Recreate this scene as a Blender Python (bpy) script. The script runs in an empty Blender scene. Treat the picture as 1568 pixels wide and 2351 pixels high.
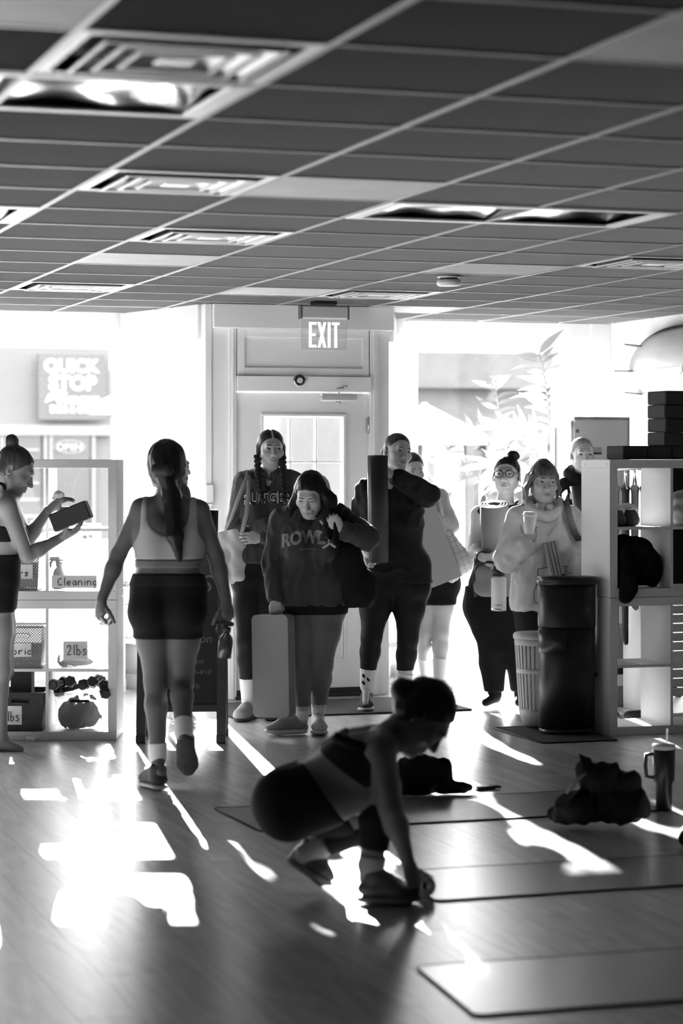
import bpy, bmesh, math, random, time
import numpy as np
from mathutils import Vector, Matrix
from mathutils.bvhtree import BVHTree
T0 = time.time()
random.seed(7)
scene = bpy.context.scene
COL = scene.collection

# ------------------------------------------------------------------ camera
F_PX, Y_HOR, CAM_H = 5269.0, 1060.0, 1.54          # focal length (px), horizon row, lens height (m)
TH = 0.3163                                         # the room is turned this much against the view
CT, ST = math.cos(TH), math.sin(TH)
CEIL = CAM_H + 1.021
cam_d = bpy.data.cameras.new('camera')
cam = bpy.data.objects.new('camera', cam_d); COL.objects.link(cam)
cam.location = (0, 0, CAM_H); cam.rotation_euler = (math.pi/2, 0, 0)
cam_d.sensor_fit = 'HORIZONTAL'; cam_d.sensor_width = 24.0
cam_d.lens = F_PX/1568*24.0
cam_d.shift_y = (Y_HOR - 2351/2)/1568
cam_d.clip_start = 0.05; cam_d.clip_end = 400
cam_d.dof.use_dof = True; cam_d.dof.focus_distance = 13.3; cam_d.dof.aperture_fstop = 2.4
scene.camera = cam

# ------------------------------------------------------------------ sky, sun, exposure
w = bpy.data.worlds.new('sky'); scene.world = w; w.use_nodes = True
bg = w.node_tree.nodes['Background']
bg.inputs[0].default_value = (1, 1, 1, 1); bg.inputs[1].default_value = 9.0
SUN_AZ, SUN_EL = math.radians(-9.5), math.radians(15.5)      # azimuth from the view axis, elevation
sun_d = bpy.data.lights.new('sun', 'SUN'); sun_d.energy = 85.0; sun_d.angle = math.radians(0.6)
sun = bpy.data.objects.new('sun', sun_d); COL.objects.link(sun)
to_sun = Vector((math.sin(SUN_AZ)*math.cos(SUN_EL), math.cos(SUN_AZ)*math.cos(SUN_EL), math.sin(SUN_EL)))
sun.rotation_euler = (to_sun).to_track_quat('Z', 'Y').to_euler()
vs = scene.view_settings
vs.view_transform = 'Standard'; vs.look = 'None'; vs.gamma = 1.0; vs.exposure = 0.45; vs.use_curve_mapping = False

cy = scene.cycles; cy.adaptive_threshold = .02
cy.max_bounces = 10; cy.diffuse_bounces = 5; cy.glossy_bounces = 4; cy.transparent_max_bounces = 12; cy.caustics_reflective = False; cy.caustics_refractive = False

# ------------------------------------------------------------------ helpers: places
def P(px, py, Y):
    """the point at depth Y (m in front of the lens) that the photo shows at pixel px, py"""
    return Vector(((px-784)/F_PX*Y, Y, CAM_H - (py-Y_HOR)/F_PX*Y))
def FLOORY(py): return CAM_H*F_PX/(py - Y_HOR)
def PF(px, py): return P(px, py, FLOORY(py))
def PC(px, py): return P(px, py, (CEIL-CAM_H)*F_PX/(Y_HOR-py))
def W(u, v, z=0.0): return Vector((u*CT - v*ST, u*ST + v*CT, z))
def UV(p): return (p[0]*CT + p[1]*ST, -p[0]*ST + p[1]*CT)
def pix(p):
    return (784 + F_PX*p[0]/p[1], Y_HOR - F_PX*(p[2]-CAM_H)/p[1])

# ------------------------------------------------------------------ helpers: materials
MATS = {}
def mat(name, g, rough=0.6, metal=0.0, noise=None, bump=None, spec=0.5, alpha=1.0, trans=0.0, emit=0.0, coat=0.0,
        stretch=(1, 1, 1), sheen=0.0):
    """grey procedural material. noise=(scale, amount) mottles the grey, bump=(scale, strength) fine relief"""
    if name in MATS: return MATS[name]
    m = bpy.data.materials.new(name); m.use_nodes = True; MATS[name] = m
    nt = m.node_tree; b = nt.nodes['Principled BSDF']
    b.inputs['Base Color'].default_value = (g, g, g, 1)
    b.inputs['Roughness'].default_value = rough; b.inputs['Metallic'].default_value = metal
    b.inputs['Specular IOR Level'].default_value = spec
    b.inputs['Transmission Weight'].default_value = trans
    b.inputs['Coat Weight'].default_value = coat
    b.inputs['Sheen Weight'].default_value = sheen
    if emit:
        b.inputs['Emission Color'].default_value = (1, 1, 1, 1); b.inputs['Emission Strength'].default_value = emit
    if noise or bump:
        tc = nt.nodes.new('ShaderNodeTexCoord'); mp = nt.nodes.new('ShaderNodeMapping')
        mp.inputs['Scale'].default_value = stretch
        nt.links.new(tc.outputs['Object'], mp.inputs['Vector'])
    if noise:
        n = nt.nodes.new('ShaderNodeTexNoise'); n.inputs['Scale'].default_value = noise[0]; n.inputs['Detail'].default_value = 5
        nt.links.new(mp.outputs[0], n.inputs['Vector'])
        r = nt.nodes.new('ShaderNodeMapRange')
        r.inputs['From Min'].default_value = .25; r.inputs['From Max'].default_value = .75
        r.inputs['To Min'].default_value = g*(1-noise[1]); r.inputs['To Max'].default_value = min(1, g*(1+noise[1]))
        nt.links.new(n.outputs[0], r.inputs['Value']); nt.links.new(r.outputs[0], b.inputs['Base Color'])
    if bump:
        n = nt.nodes.new('ShaderNodeTexNoise'); n.inputs['Scale'].default_value = bump[0]; n.inputs['Detail'].default_value = 4
        nt.links.new(mp.outputs[0], n.inputs['Vector'])
        bp = nt.nodes.new('ShaderNodeBump'); bp.inputs['Strength'].default_value = bump[1]; bp.inputs['Distance'].default_value = .01
        nt.links.new(n.outputs[0], bp.inputs['Height']); nt.links.new(bp.outputs[0], b.inputs['Normal'])
    return m

def glass_mat(name, dust_veil=0.03, gloss=0.06, scale=3.0):
    """clear pane: transparent with a weak mirror and a dusty film added for a bright hazy veil"""
    m = bpy.data.materials.new(name); m.use_nodes = True; nt = m.node_tree; nt.nodes.clear()
    o = nt.nodes.new('ShaderNodeOutputMaterial'); t = nt.nodes.new('ShaderNodeBsdfTransparent')
    t.inputs[0].default_value = (.97, .97, .97, 1)
    g = nt.nodes.new('ShaderNodeBsdfGlossy'); g.inputs['Roughness'].default_value = 0.02
    tr = nt.nodes.new('ShaderNodeBsdfTranslucent'); tr.inputs[0].default_value = (.9, .9, .9, 1)
    m1 = nt.nodes.new('ShaderNodeMixShader'); m1.inputs[0].default_value = gloss
    m2 = nt.nodes.new('ShaderNodeMixShader')
    nt.links.new(t.outputs[0], m1.inputs[1]); nt.links.new(g.outputs[0], m1.inputs[2])
    n = nt.nodes.new('ShaderNodeTexNoise'); n.inputs['Scale'].default_value = scale; n.inputs['Detail'].default_value = 6
    tc = nt.nodes.new('ShaderNodeTexCoord'); nt.links.new(tc.outputs['Object'], n.inputs['Vector'])
    r = nt.nodes.new('ShaderNodeMapRange'); r.inputs['From Min'].default_value = .3; r.inputs['From Max'].default_value = .75
    r.inputs['To Min'].default_value = dust_veil*.8; r.inputs['To Max'].default_value = dust_veil*1.2
    nt.links.new(n.outputs[0], r.inputs['Value']); nt.links.new(r.outputs[0], m2.inputs[0])
    nt.links.new(m1.outputs[0], m2.inputs[1]); nt.links.new(tr.outputs[0], m2.inputs[2]); nt.links.new(m2.outputs[0], o.inputs[0])
    return m

# ------------------------------------------------------------------ helpers: objects
def tag(o, label=None, cat=None, group=None, kind=None):
    if label: o['label'] = label
    if cat: o['category'] = cat
    if group: o['group'] = group
    if kind: o['kind'] = kind
    return o
def thing(name, label, cat, loc=(0, 0, 0), rz=0.0, group=None, kind=None):
    o = bpy.data.objects.new(name, None); COL.objects.link(o)
    o.empty_display_size = .1
    o.location = loc; o.rotation_euler = (0, 0, rz)
    return tag(o, label, cat, group, kind)
def mesh_np(name, V, Q):
    me = bpy.data.meshes.new(name)
    V = np.asarray(V, np.float32); Q = np.asarray(Q, np.int32); n = Q.shape[1]
    me.vertices.add(len(V)); me.vertices.foreach_set('co', V.ravel())
    me.loops.add(Q.size); me.loops.foreach_set('vertex_index', Q.ravel())
    me.polygons.add(len(Q)); me.polygons.foreach_set('loop_start', np.arange(0, Q.size, n, dtype=np.int32))
    me.polygons.foreach_set('loop_total', np.full(len(Q), n, np.int32))
    me.polygons.foreach_set('use_smooth', np.ones(len(Q), bool))
    me.update(calc_edges=True)
    return me
def link(name, me, m, parent=None, loc=(0, 0, 0), rot=(0, 0, 0)):
    o = bpy.data.objects.new(name, me); COL.objects.link(o)
    o.parent = parent; o.location = loc; o.rotation_euler = rot
    if m and not me.materials: me.materials.append(m)
    return o

class MB:
    """collects simple shapes into one mesh"""
    def __init__(s, M=None): s.v = []; s.f = []; s.sm = []; s.M = M or Matrix.Identity(4)
    def add(s, vs, fs, smooth=False):
        b = len(s.v); s.v += [s.M @ Vector(p) for p in vs]
        s.f += [tuple(b+i for i in f) for f in fs]; s.sm += [smooth]*len(fs); return s
    def box(s, c, d, rz=0.0, R=None, bev=0.0):
        x, y, z = d[0]/2, d[1]/2, d[2]/2
        rot = R if R is not None else Matrix.Rotation(rz, 3, 'Z')
        c = Vector(c)
        if bev <= 0:
            vs = [c + rot @ Vector((a*x, b*y, e*z)) for a in (-1, 1) for b in (-1, 1) for e in (-1, 1)]
            return s.add(vs, [(0, 1, 3, 2), (4, 6, 7, 5), (0, 4, 5, 1), (2, 3, 7, 6), (0, 2, 6, 4), (1, 5, 7, 3)])
        bev = min(bev, x*.9, y*.9, z*.9)
        vs = []; idx = {}
        for a in (-1, 1):
            for b in (-1, 1):
                for e in (-1, 1):
                    for k in range(3):
                        q = [a*x, b*y, e*z]
                        for j in range(3):
                            if j != k: q[j] -= (a, b, e)[j]*bev
                        idx[(a, b, e, k)] = len(vs); vs.append(c + rot @ Vector(q))
        fs = []
        def K(t, k): return idx[(t[0], t[1], t[2], k)]
        for k in range(3):
            i, j = (k+1) % 3, (k+2) % 3
            for sg in (-1, 1):
                q = []
                for (p, r) in ((-1, -1), (1, -1), (1, 1), (-1, 1)):
                    t = [0, 0, 0]; t[k] = sg; t[i] = p; t[j] = r; q.append(K(t, k))
                fs.append(tuple(q if sg > 0 else q[::-1]))
            for p in (-1, 1):
                for r in (-1, 1):
                    t0 = [0, 0, 0]; t0[i] = p; t0[j] = r; t1 = list(t0); t0[k] = -1; t1[k] = 1
                    q = (K(t0, i), K(t1, i), K(t1, j), K(t0, j))
                    fs.append(q if p*r < 0 else q[::-1])
        for a in (-1, 1):
            for b in (-1, 1):
                for e in (-1, 1):
                    q = (K((a, b, e), 0), K((a, b, e), 1), K((a, b, e), 2))
                    fs.append(q if a*b*e > 0 else q[::-1])
        return s.add(vs, fs)
    def tube(s, pts, r, n=10, caps=True, flat=1.0):
        pts = [Vector(p) for p in pts]; rs = r if isinstance(r, (list, tuple)) else [r]*len(pts)
        vs = []; fs = []; up = None
        for i, p in enumerate(pts):
            d = (pts[min(i+1, len(pts)-1)] - pts[max(i-1, 0)])
            d = d.normalized() if d.length > 1e-9 else Vector((0, 0, 1))
            if up is None: up = d.orthogonal().normalized()
            up = (up - d*up.dot(d)); up = up.normalized() if up.length > 1e-6 else d.orthogonal().normalized()
            sd = d.cross(up)
            for k in range(n):
                a = 2*math.pi*k/n
                vs.append(p + up*math.cos(a)*rs[i] + sd*math.sin(a)*rs[i]*flat)
        for i in range(len(pts)-1):
            for k in range(n):
                a, b = i*n+k, i*n+(k+1) % n
                fs.append((a, b, b+n, a+n))
        s.add(vs, fs, True)
        if caps:
            b = len(s.v)-len(vs)
            s.f += [tuple(b+k for k in reversed(range(n))), tuple(b+(len(pts)-1)*n+k for k in range(n))]; s.sm += [False]*2
        return s
    def lathe(s, prof, c=(0, 0, 0), n=24, sx=1.0, sy=1.0, pw=2.0, smooth=True):
        """profile of (radius, z) turned about z; pw>2 squares the circle"""
        vs = []; fs = []; c = Vector(c)
        for (r, z) in prof:
            for k in range(n):
                a = 2*math.pi*k/n; ca, sa = math.cos(a), math.sin(a)
                q = (abs(ca)**pw + abs(sa)**pw)**(-1/pw)
                vs.append(c + Vector((r*q*ca*sx, r*q*sa*sy, z)))
        for i in range(len(prof)-1):
            for k in range(n):
                a, b = i*n+k, i*n+(k+1) % n
                fs.append((a, b, b+n, a+n))
        s.add(vs, fs, smooth)
        b = len(s.v)-len(vs)
        if prof[0][0] > 1e-6: s.f.append(tuple(b+k for k in reversed(range(n)))); s.sm.append(False)
        if prof[-1][0] > 1e-6: s.f.append(tuple(b+(len(prof)-1)*n+k for k in range(n))); s.sm.append(False)
        return s
    def prism(s, poly, z0, z1, to=None):
        """2d polygon extruded along z; `to` maps a 3d point"""
        n = len(poly); to = to or (lambda p: p)
        vs = [to(Vector((x, y, z0))) for x, y in poly] + [to(Vector((x, y, z1))) for x, y in poly]
        fs = [tuple(reversed(range(n))), tuple(range(n, 2*n))] + [(i, (i+1) % n, n+(i+1) % n, n+i) for i in range(n)]
        return s.add(vs, fs)
    def mesh(s, name='m'):
        me = bpy.data.meshes.new(name); me.from_pydata([tuple(p) for p in s.v], [], s.f)
        me.polygons.foreach_set('use_smooth', s.sm); me.update()
        return me
    def build(s, name, m, parent=None, loc=(0, 0, 0), rot=(0, 0, 0)):
        me = s.mesh(name)
        bm = bmesh.new(); bm.from_mesh(me); bmesh.ops.recalc_face_normals(bm, faces=bm.faces); bm.to_mesh(me); bm.free()
        return link(name, me, m, parent, loc, rot)

def rrect(w_, h_, r, n=5):
    """rounded rectangle outline centred on 0"""
    o = []
    for cx, cy, a0 in ((w_/2-r, h_/2-r, 0), (-w_/2+r, h_/2-r, 90), (-w_/2+r, -h_/2+r, 180), (w_/2-r, -h_/2+r, 270)):
        for k in range(n+1):
            a = math.radians(a0 + 90*k/n); o.append((cx+r*math.cos(a), cy+r*math.sin(a)))
    return o

def text_mesh(body, size=1.0, ext=0.0, bold=0.0, shear=0.0, spacing=1.0):
    """flat letters as (verts, faces), centred, lying in x-y"""
    c = bpy.data.curves.new('t', 'FONT'); c.body = body; c.size = size; c.extrude = ext; c.offset = bold; c.shear = shear
    c.align_x = 'CENTER'; c.align_y = 'CENTER'; c.space_character = spacing; c.resolution_u = 4
    o = bpy.data.objects.new('t', c); COL.objects.link(o)
    dg = bpy.context.evaluated_depsgraph_get(); dg.update()
    me = bpy.data.meshes.new_from_object(o.evaluated_get(dg))
    vs = [v.co.copy() for v in me.vertices]; fs = [tuple(p.vertices) for p in me.polygons]
    bpy.data.objects.remove(o); bpy.data.curves.remove(c); bpy.data.meshes.remove(me)
    return vs, fs
# ================================================================== the room
def DV(px, py, v):
    """(u, z) of the point seen at px, py on the room plane v = const"""
    k = (px-784)/F_PX; Y = v/(CT - k*ST); p = P(px, py, Y)
    return UV(p)[0], p[2]
def seen(pts, m=70):
    q = [pix(p) for p in pts if p[1] > .3]
    if not q: return False
    xs = [a for a, b in q]; ys = [b for a, b in q]
    return max(xs) > -m and min(xs) < 1568+m and max(ys) > -m and min(ys) < 2351+m
def struct(name, mb, m, parent=None, label=None):
    o = mb.build(name, m, parent, rot=(0, 0, 0 if parent else TH))
    if not parent: o['kind'] = 'structure'
    if label: o['label'] = label
    return o

M_WALL = mat('wall_paint', .84, .55, bump=(180, .04))
M_WALLD = mat('wall_dark_for_bounce', .06, .7)  # for unseen walls, made dark to cut bounce light on the foreground
M_TRIM = mat('trim_paint', .86, .35, noise=(2, .03))
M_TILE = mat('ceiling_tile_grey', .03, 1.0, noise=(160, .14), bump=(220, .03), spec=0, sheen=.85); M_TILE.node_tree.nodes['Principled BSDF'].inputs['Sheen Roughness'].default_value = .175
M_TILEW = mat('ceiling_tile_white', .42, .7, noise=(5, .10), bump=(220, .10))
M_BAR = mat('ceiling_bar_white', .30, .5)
M_VENTW = mat('vent_white_metal', .80, .35)
M_DARK = mat('duct_shade', .012, .8)
M_GLASS = glass_mat('window_glass', .0012, .05)
M_DOORGLASS = glass_mat('door_glass', .0015, .05)
M_BLACK = mat('black_rubber', .015, .6, bump=(120, .1))
M_STEEL = mat('brushed_steel', .55, .3, 1.0)

# ---- wood floor: planks of vinyl with a grain, each a piece of its own
def plank_mat():
    m = bpy.data.materials.new('plank_floor'); m.use_nodes = True; nt = m.node_tree; b = nt.nodes['Principled BSDF']
    oi = nt.nodes.new('ShaderNodeObjectInfo'); tc = nt.nodes.new('ShaderNodeTexCoord')
    ad = nt.nodes.new('ShaderNodeVectorMath'); ad.operation = 'ADD'
    sc = nt.nodes.new('ShaderNodeVectorMath'); sc.operation = 'SCALE'; sc.inputs[3].default_value = 37.0
    nt.links.new(oi.outputs['Location'], sc.inputs[0])
    nt.links.new(tc.outputs['Object'], ad.inputs[0]); nt.links.new(sc.outputs[0], ad.inputs[1])
    mp = nt.nodes.new('ShaderNodeMapping'); mp.inputs['Scale'].default_value = (5.5, .55, 1)
    nt.links.new(ad.outputs[0], mp.inputs['Vector'])
    n = nt.nodes.new('ShaderNodeTexNoise'); n.inputs['Scale'].default_value = 1.6; n.inputs['Detail'].default_value = 2; n.inputs['Distortion'].default_value = .6
    nt.links.new(mp.outputs[0], n.inputs['Vector'])
    ml = nt.nodes.new('ShaderNodeMath'); ml.operation = 'MULTIPLY'; ml.inputs[1].default_value = 26
    nt.links.new(n.outputs[0], ml.inputs[0])
    fr = nt.nodes.new('ShaderNodeMath'); fr.operation = 'SINE'; nt.links.new(ml.outputs[0], fr.inputs[0])
    mp2 = nt.nodes.new('ShaderNodeMapping'); mp2.inputs['Scale'].default_value = (90, 4, 1)
    nt.links.new(ad.outputs[0], mp2.inputs['Vector'])
    n2 = nt.nodes.new('ShaderNodeTexNoise'); n2.inputs['Scale'].default_value = 1.0; n2.inputs['Detail'].default_value = 6
    nt.links.new(mp2.outputs[0], n2.inputs['Vector'])
    a1 = nt.nodes.new('ShaderNodeMath'); a1.operation = 'MULTIPLY_ADD'; a1.inputs[1].default_value = .035
    nt.links.new(fr.outputs[0], a1.inputs[0])
    r2 = nt.nodes.new('ShaderNodeMapRange'); r2.inputs['To Min'].default_value = .38; r2.inputs['To Max'].default_value = .55
    nt.links.new(n2.outputs[0], r2.inputs['Value']); nt.links.new(r2.outputs[0], a1.inputs[2])
    rr = nt.nodes.new('ShaderNodeMapRange'); rr.inputs['To Min'].default_value = .85; rr.inputs['To Max'].default_value = 1.12
    nt.links.new(oi.outputs['Random'], rr.inputs['Value'])
    mu = nt.nodes.new('ShaderNodeMath'); mu.operation = 'MULTIPLY'
    nt.links.new(a1.outputs[0], mu.inputs[0]); nt.links.new(rr.outputs[0], mu.inputs[1])
    nt.links.new(mu.outputs[0], b.inputs['Base Color'])
    bp = nt.nodes.new('ShaderNodeBump'); bp.inputs['Strength'].default_value = .06; bp.inputs['Distance'].default_value = .003
    nt.links.new(a1.outputs[0], bp.inputs['Height']); nt.links.new(bp.outputs[0], b.inputs['Normal'])
    b.inputs['Roughness'].default_value = .27; b.inputs['Specular IOR Level'].default_value = 1.0; b.inputs['IOR'].default_value = 1.65
    return m
M_PLANK = plank_mat()
U0, U1, V0, V1 = -2.6, 7.17, -5.0, 15.55        # inside of the shell
fl = struct('floor', MB().box(((U0+U1)/2, (V0+15.75)/2, -.053), (U1-U0+.4, 15.75-V0, .1)), M_PLANK, label='pale wood plank floor with a soft sheen')
PW, PL = .182, 1.22
pm = MB().box((0, 0, -.0045), (PW-.0009, PL-.0009, .009)).mesh('plank')
n_pl = 0
for i in range(int((U0)/PW)-1, int(U1/PW)+1):
    off = (i*0.377) % 1.0*PL
    for j in range(-6, 16):
        uc, vc = (i+.5)*PW, j*PL + off
        if uc-PW/2 < U0 or uc+PW/2 > U1+.02 or vc+PL/2 > 15.75: continue
        cs = [W(uc+a*PW/2, vc+b*PL/2) for a in (-1, 1) for b in (-1, 1)] + [W(uc, vc)]
        if not seen(cs, 40) or vc < 4.5: continue
        link('plank', pm, M_PLANK, fl, (uc, vc, 0)); n_pl += 1

# ---- suspended ceiling
GU, GV, GT = 1.094, 5.342, .63
ce = struct('ceiling', MB().box(((U0+U1)/2, (V0+15.7)/2, CEIL+.16), (U1-U0+.4, 15.7-V0, .12)), M_WALL, label='suspended ceiling of grey tiles in a white metal grid')
VENTS = {(0, 0), (1, 4), (2, 7), (2, 12), (6, 8), (5, 12)}
TROFF = {(-1, 1): 2, (3, 5): 2, (-1, 6): 2}
WHITE = {(2, 4), (2, 9), (5, 9), (2, -1), (-1, -1), (4, 12), (6, 14)}
skip = set(VENTS)
for (i, j), n in TROFF.items():
    for k in range(n): skip.add((i+k, j))
tm = MB().box((0, 0, .008), (GT-.018, GT-.018, .016), bev=.002)
tmg = tm.mesh('ceiling_tile'); tmw = tm.mesh('ceiling_tile'); 
used_i, used_j = set(), set()
for i in range(-6, 10):
    for j in range(-3, 17):
        u, v = GU+(i+.5)*GT, GV+(j+.5)*GT
        if u+GT/2 > U1+.3 or v+GT/2 > 15.7 or u-GT/2 < U0: continue
        cs = [W(GU+(i+a)*GT, GV+(j+b)*GT, CEIL) for a in (0, 1) for b in (0, 1)]
        if not seen(cs, 60): continue
        used_i |= {i, i+1}; used_j |= {j, j+1}
        if (i, j) in skip: continue
        wt = (i, j) in WHITE
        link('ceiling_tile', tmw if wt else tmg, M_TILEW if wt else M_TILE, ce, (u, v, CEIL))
ua, ub = GU+min(used_i)*GT, min(U1, GU+max(used_i)*GT); va, vb = GV+min(used_j)*GT, 15.6
for i in sorted(used_i):
    u = GU+i*GT
    if u > U1: continue
    MB().box((u, (va+vb)/2, CEIL-.001), (.024, vb-va, .006), bev=.0015).box((u, (va+vb)/2, CEIL+.02), (.004, vb-va, .036)).build('ceiling_bar', M_BAR, ce)
for j in sorted(used_j):
    v = GV+j*GT
    if v > vb: continue
    MB().box(((ua+ub)/2, v, CEIL-.0005), (ub-ua, .022, .005), bev=.0015).build('ceiling_bar', M_BAR, ce)
# plain field of tiles outside the picture
st = MB()
st.box(((U0+U1)/2, (V0+va)/2, CEIL+.008), (U1-U0, va-V0, .016))
st.box(((U0+ua)/2, (va+vb)/2, CEIL+.008), (ua-U0, vb-va, .016))
if ub < U1-.02: st.box(((ub+U1)/2, (va+vb)/2, CEIL+.008), (U1-ub, vb-va, .016))
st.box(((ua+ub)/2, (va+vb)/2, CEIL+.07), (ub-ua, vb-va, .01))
st.build('ceiling_backing', M_TILE, ce)

# ---- air vents
def vent(i, j, label):
    t = thing('ceiling_vent', label, 'vent', W(GU+(i+.5)*GT, GV+(j+.5)*GT, CEIL), TH, 'air vents in the ceiling')
    h = GT/2-.012
    MB().box((0, 0, .04), (2*h, 2*h, .004)).build('vent_shade_plate', M_DARK, t)  # near-black plate, the shade inside the duct put into its colour
    def ring(r0, z0, r1, z1, nm, m):
        vs = []
        for r, z in ((r0, z0), (r1, z1), (r1, z1+.004), (r0, z0+.004)):
            vs += [(-r, -r, z), (r, -r, z), (r, r, z), (-r, r, z)]
        fs = []
        for k in range(4):
            for a in range(4):
                b = (a+1) % 4; fs.append((k*4+a, k*4+b, ((k+1) % 4)*4+b, ((k+1) % 4)*4+a))
        MB().add(vs, fs).build(nm, m, t)
    ring(h, -.002, h-.03, -.002, 'vent_frame', M_VENTW)
    for r in (.235, .180, .125):
        ring(r, -.012, r-.045, .026, 'vent_louver', M_VENTW); ring(r+.002, -.013, r-.011, -.0125, 'vent_lip', M_VENTW)
    MB().box((0, 0, -.008), (.10, .10, .006), bev=.002).build('vent_core', M_VENTW, t)
vent(0, 0, 'square white air vent at the top left, largest and nearest of the ceiling vents')
vent(1, 4, 'square ceiling vent second nearest, left of a pale replaced tile')
vent(2, 7, 'square ceiling vent in the middle left, third from the top of the picture')
vent(2, 12, 'small square ceiling vent at the far left above the storefront window')
vent(6, 8, 'square ceiling vent at the right picture edge')
vent(5, 12, 'small square ceiling vent just beyond the smoke detector')

# ---- 2 x 4 ft light troffers, switched off, glossy lens
def lens_mat():
    m = mat('troffer_lens', .75, .13, 1.0, bump=(1.6, .55)); return m
def troffer(i, j, n, label):
    t = thing('ceiling_light', label, 'ceiling light', W(GU+(i+n/2)*GT, GV+(j+.5)*GT, CEIL), TH, 'fluorescent troffers in the ceiling')
    a, b = n*GT/2-.012, GT/2-.012
    MB().box((0, b-.02, .0), (2*a, .04, .012), bev=.003).box((0, -b+.02, .0), (2*a, .04, .012), bev=.003)\
        .box((a-.03, 0, .0), (.06, 2*b-.08, .012), bev=.003).box((-a+.03, 0, .0), (.06, 2*b-.08, .012), bev=.003).build('light_frame', M_VENTW, t)
    g = MB(); nx, ny = 40, 14; vs = []; fs = []
    for q in range(ny+1):
        for p in range(nx+1):
            x = -a+.06 + (2*a-.12)*p/nx; y = -b+.04 + (2*b-.08)*q/ny
            z = .012 + .006*math.sin(x*9+y*4+i) + .004*math.sin(x*23-y*11) + .012*(1-(2*q/ny-1)**2)
            vs.append((x, y, z))
    for q in range(ny):
        for p in range(nx):
            k = q*(nx+1)+p; fs.append((k, k+nx+1, k+nx+2, k+1))
    g.add(vs, fs, True).build('light_lens', lens_mat(), t)
    MB().box((0, 0, .07), (2*a, 2*b, .02)).build('light_housing', M_VENTW, t)
troffer(-1, 1, 2, 'long ceiling light panel at the top left, reflecting the window')
troffer(3, 5, 2, 'long ceiling light panel right of centre, reflecting the window')
troffer(-1, 6, 2, 'ceiling light panel cut by the left picture edge')

# ---- smoke detector and exit sign on the ceiling
c = P(1030, 633, 12.6); c.z = CEIL
t = thing('smoke_detector', 'round white smoke detector on the ceiling', 'smoke detector', c)
MB().lathe([(.062, -.001), (.062, -.012), (.056, -.014)], n=28).build('detector_base', M_TRIM, t)
MB().lathe([(.05, -.014), (.052, -.02), (.05, -.022)], n=28).build('detector_grille', mat('detector_dark', .1, .5), t)
MB().lathe([(.066, -.022), (.067, -.046), (.06, -.055), (0, -.057)], n=28).build('detector_cover', M_TRIM, t)

ex = P(743, 700, 14.62); ex.z = CEIL
t = thing('exit_sign', 'clear exit sign with white letters hanging before the door', 'exit sign', ex, TH)
def sx(px): return (px-743)*14.62/F_PX
def sz(py): return CAM_H-(py-Y_HOR)*14.62/F_PX - CEIL
MB().box((0, 0, -.012), (.155, .09, .026), bev=.006).build('ceiling_mount', M_BLACK, t)
zt, zb = sz(703), sz(732)
MB().box((sx(744), 0, (zt+zb)/2), (.31, .055, zt-zb), bev=.006).build('sign_housing', mat('sign_aluminium', .62, .4, .0), t)
for q in (687, 800): MB().box((sx(q), 0, (zt+zb)/2), (.012, .06, zt-zb+.006), bev=.003).build('end_cap', mat('sign_endcap', .10, .5), t)
zp = sz(804); mid = (zb+zp)/2
acr = glass_mat('sign_acrylic', .03, .08)
pl = MB().prism(rrect(.305, zb-zp, .012), -.003, .003, lambda p: Vector((p.x+sx(743), p.z, p.y+mid))).build('sign_panel', acr, t)
ed = [(x+sx(743), 0, y+mid) for x, y in rrect(.305, zb-zp, .012)]
MB().tube(ed+[ed[0]], .0022, 6).build('panel_edge', mat('sign_edge', .9, .3), pl)
M_LETTER = mat('sign_letter_white', .95, .3, emit=.9)
def block_letters(word, x0, x1, z0, z1):
    """condensed block capitals E X I T as prisms"""
    adv = {'E': 1.0, 'X': 1.15, 'I': .55, 'T': 1.0}; tot = sum(adv[c] for c in word); x = x0; out = []
    for ch in word:
        wd = (x1-x0)*adv[ch]/tot; a, b = x+wd*.06, x+wd*.94; s_ = (x1-x0)*.085; H = z1-z0; bars = []
        if ch == 'E': bars = [[(a, z0), (a+s_, z0), (a+s_, z1), (a, z1)], [(a+s_, z0), (b, z0), (b, z0+s_*.9), (a+s_, z0+s_*.9)],
                              [(a+s_, z1-s_*.9), (b, z1-s_*.9), (b, z1), (a+s_, z1)], [(a+s_, z0+H*.45), (b-.006, z0+H*.45), (b-.006, z0+H*.45+s_*.9), (a+s_, z0+H*.45+s_*.9)]]
        if ch == 'I': m_ = (a+b)/2; bars = [[(m_-s_/2, z0), (m_+s_/2, z0), (m_+s_/2, z1), (m_-s_/2, z1)]]
        if ch == 'T': m_ = (a+b)/2; bars = [[(m_-s_/2, z0), (m_+s_/2, z0), (m_+s_/2, z1-s_*.9), (m_-s_/2, z1-s_*.9)], [(a, z1-s_*.9), (b, z1-s_*.9), (b, z1), (a, z1)]]
        if ch == 'X': bars = [[(a, z0), (a+s_, z0), (b, z1), (b-s_, z1)], [(b-s_, z0), (b, z0), (a+s_, z1), (a, z1)]]
        out.append(bars); x += wd
    return out
for bars in block_letters('EXIT', sx(706), sx(782), sz(798), sz(740)):
    mb = MB()
    for k, q in enumerate(bars): mb.prism([(x, z) for x, z in q], -.0065-.0002*k, -.0032, lambda p: Vector((p.x, p.z, p.y)))
    mb.build('sign_letter', M_LETTER, pl)

# ---- shell walls
wl = struct('wall_left', MB().box((U0-.06, (V0+15.7)/2, CEIL/2), (.12, 15.7-V0, CEIL+.3)), M_WALLD)
struct('wall_back', MB().box(((U0+U1)/2, V0-.06, CEIL/2), (U1-U0+.24, .12, CEIL+.3)), M_WALLD)
struct('wall_right', MB().box((U1+.06, (V0+15.9)/2, CEIL/2), (.12, 15.9-V0, CEIL+.3)), M_WALL, label='white side wall with the surfboard')

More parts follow.
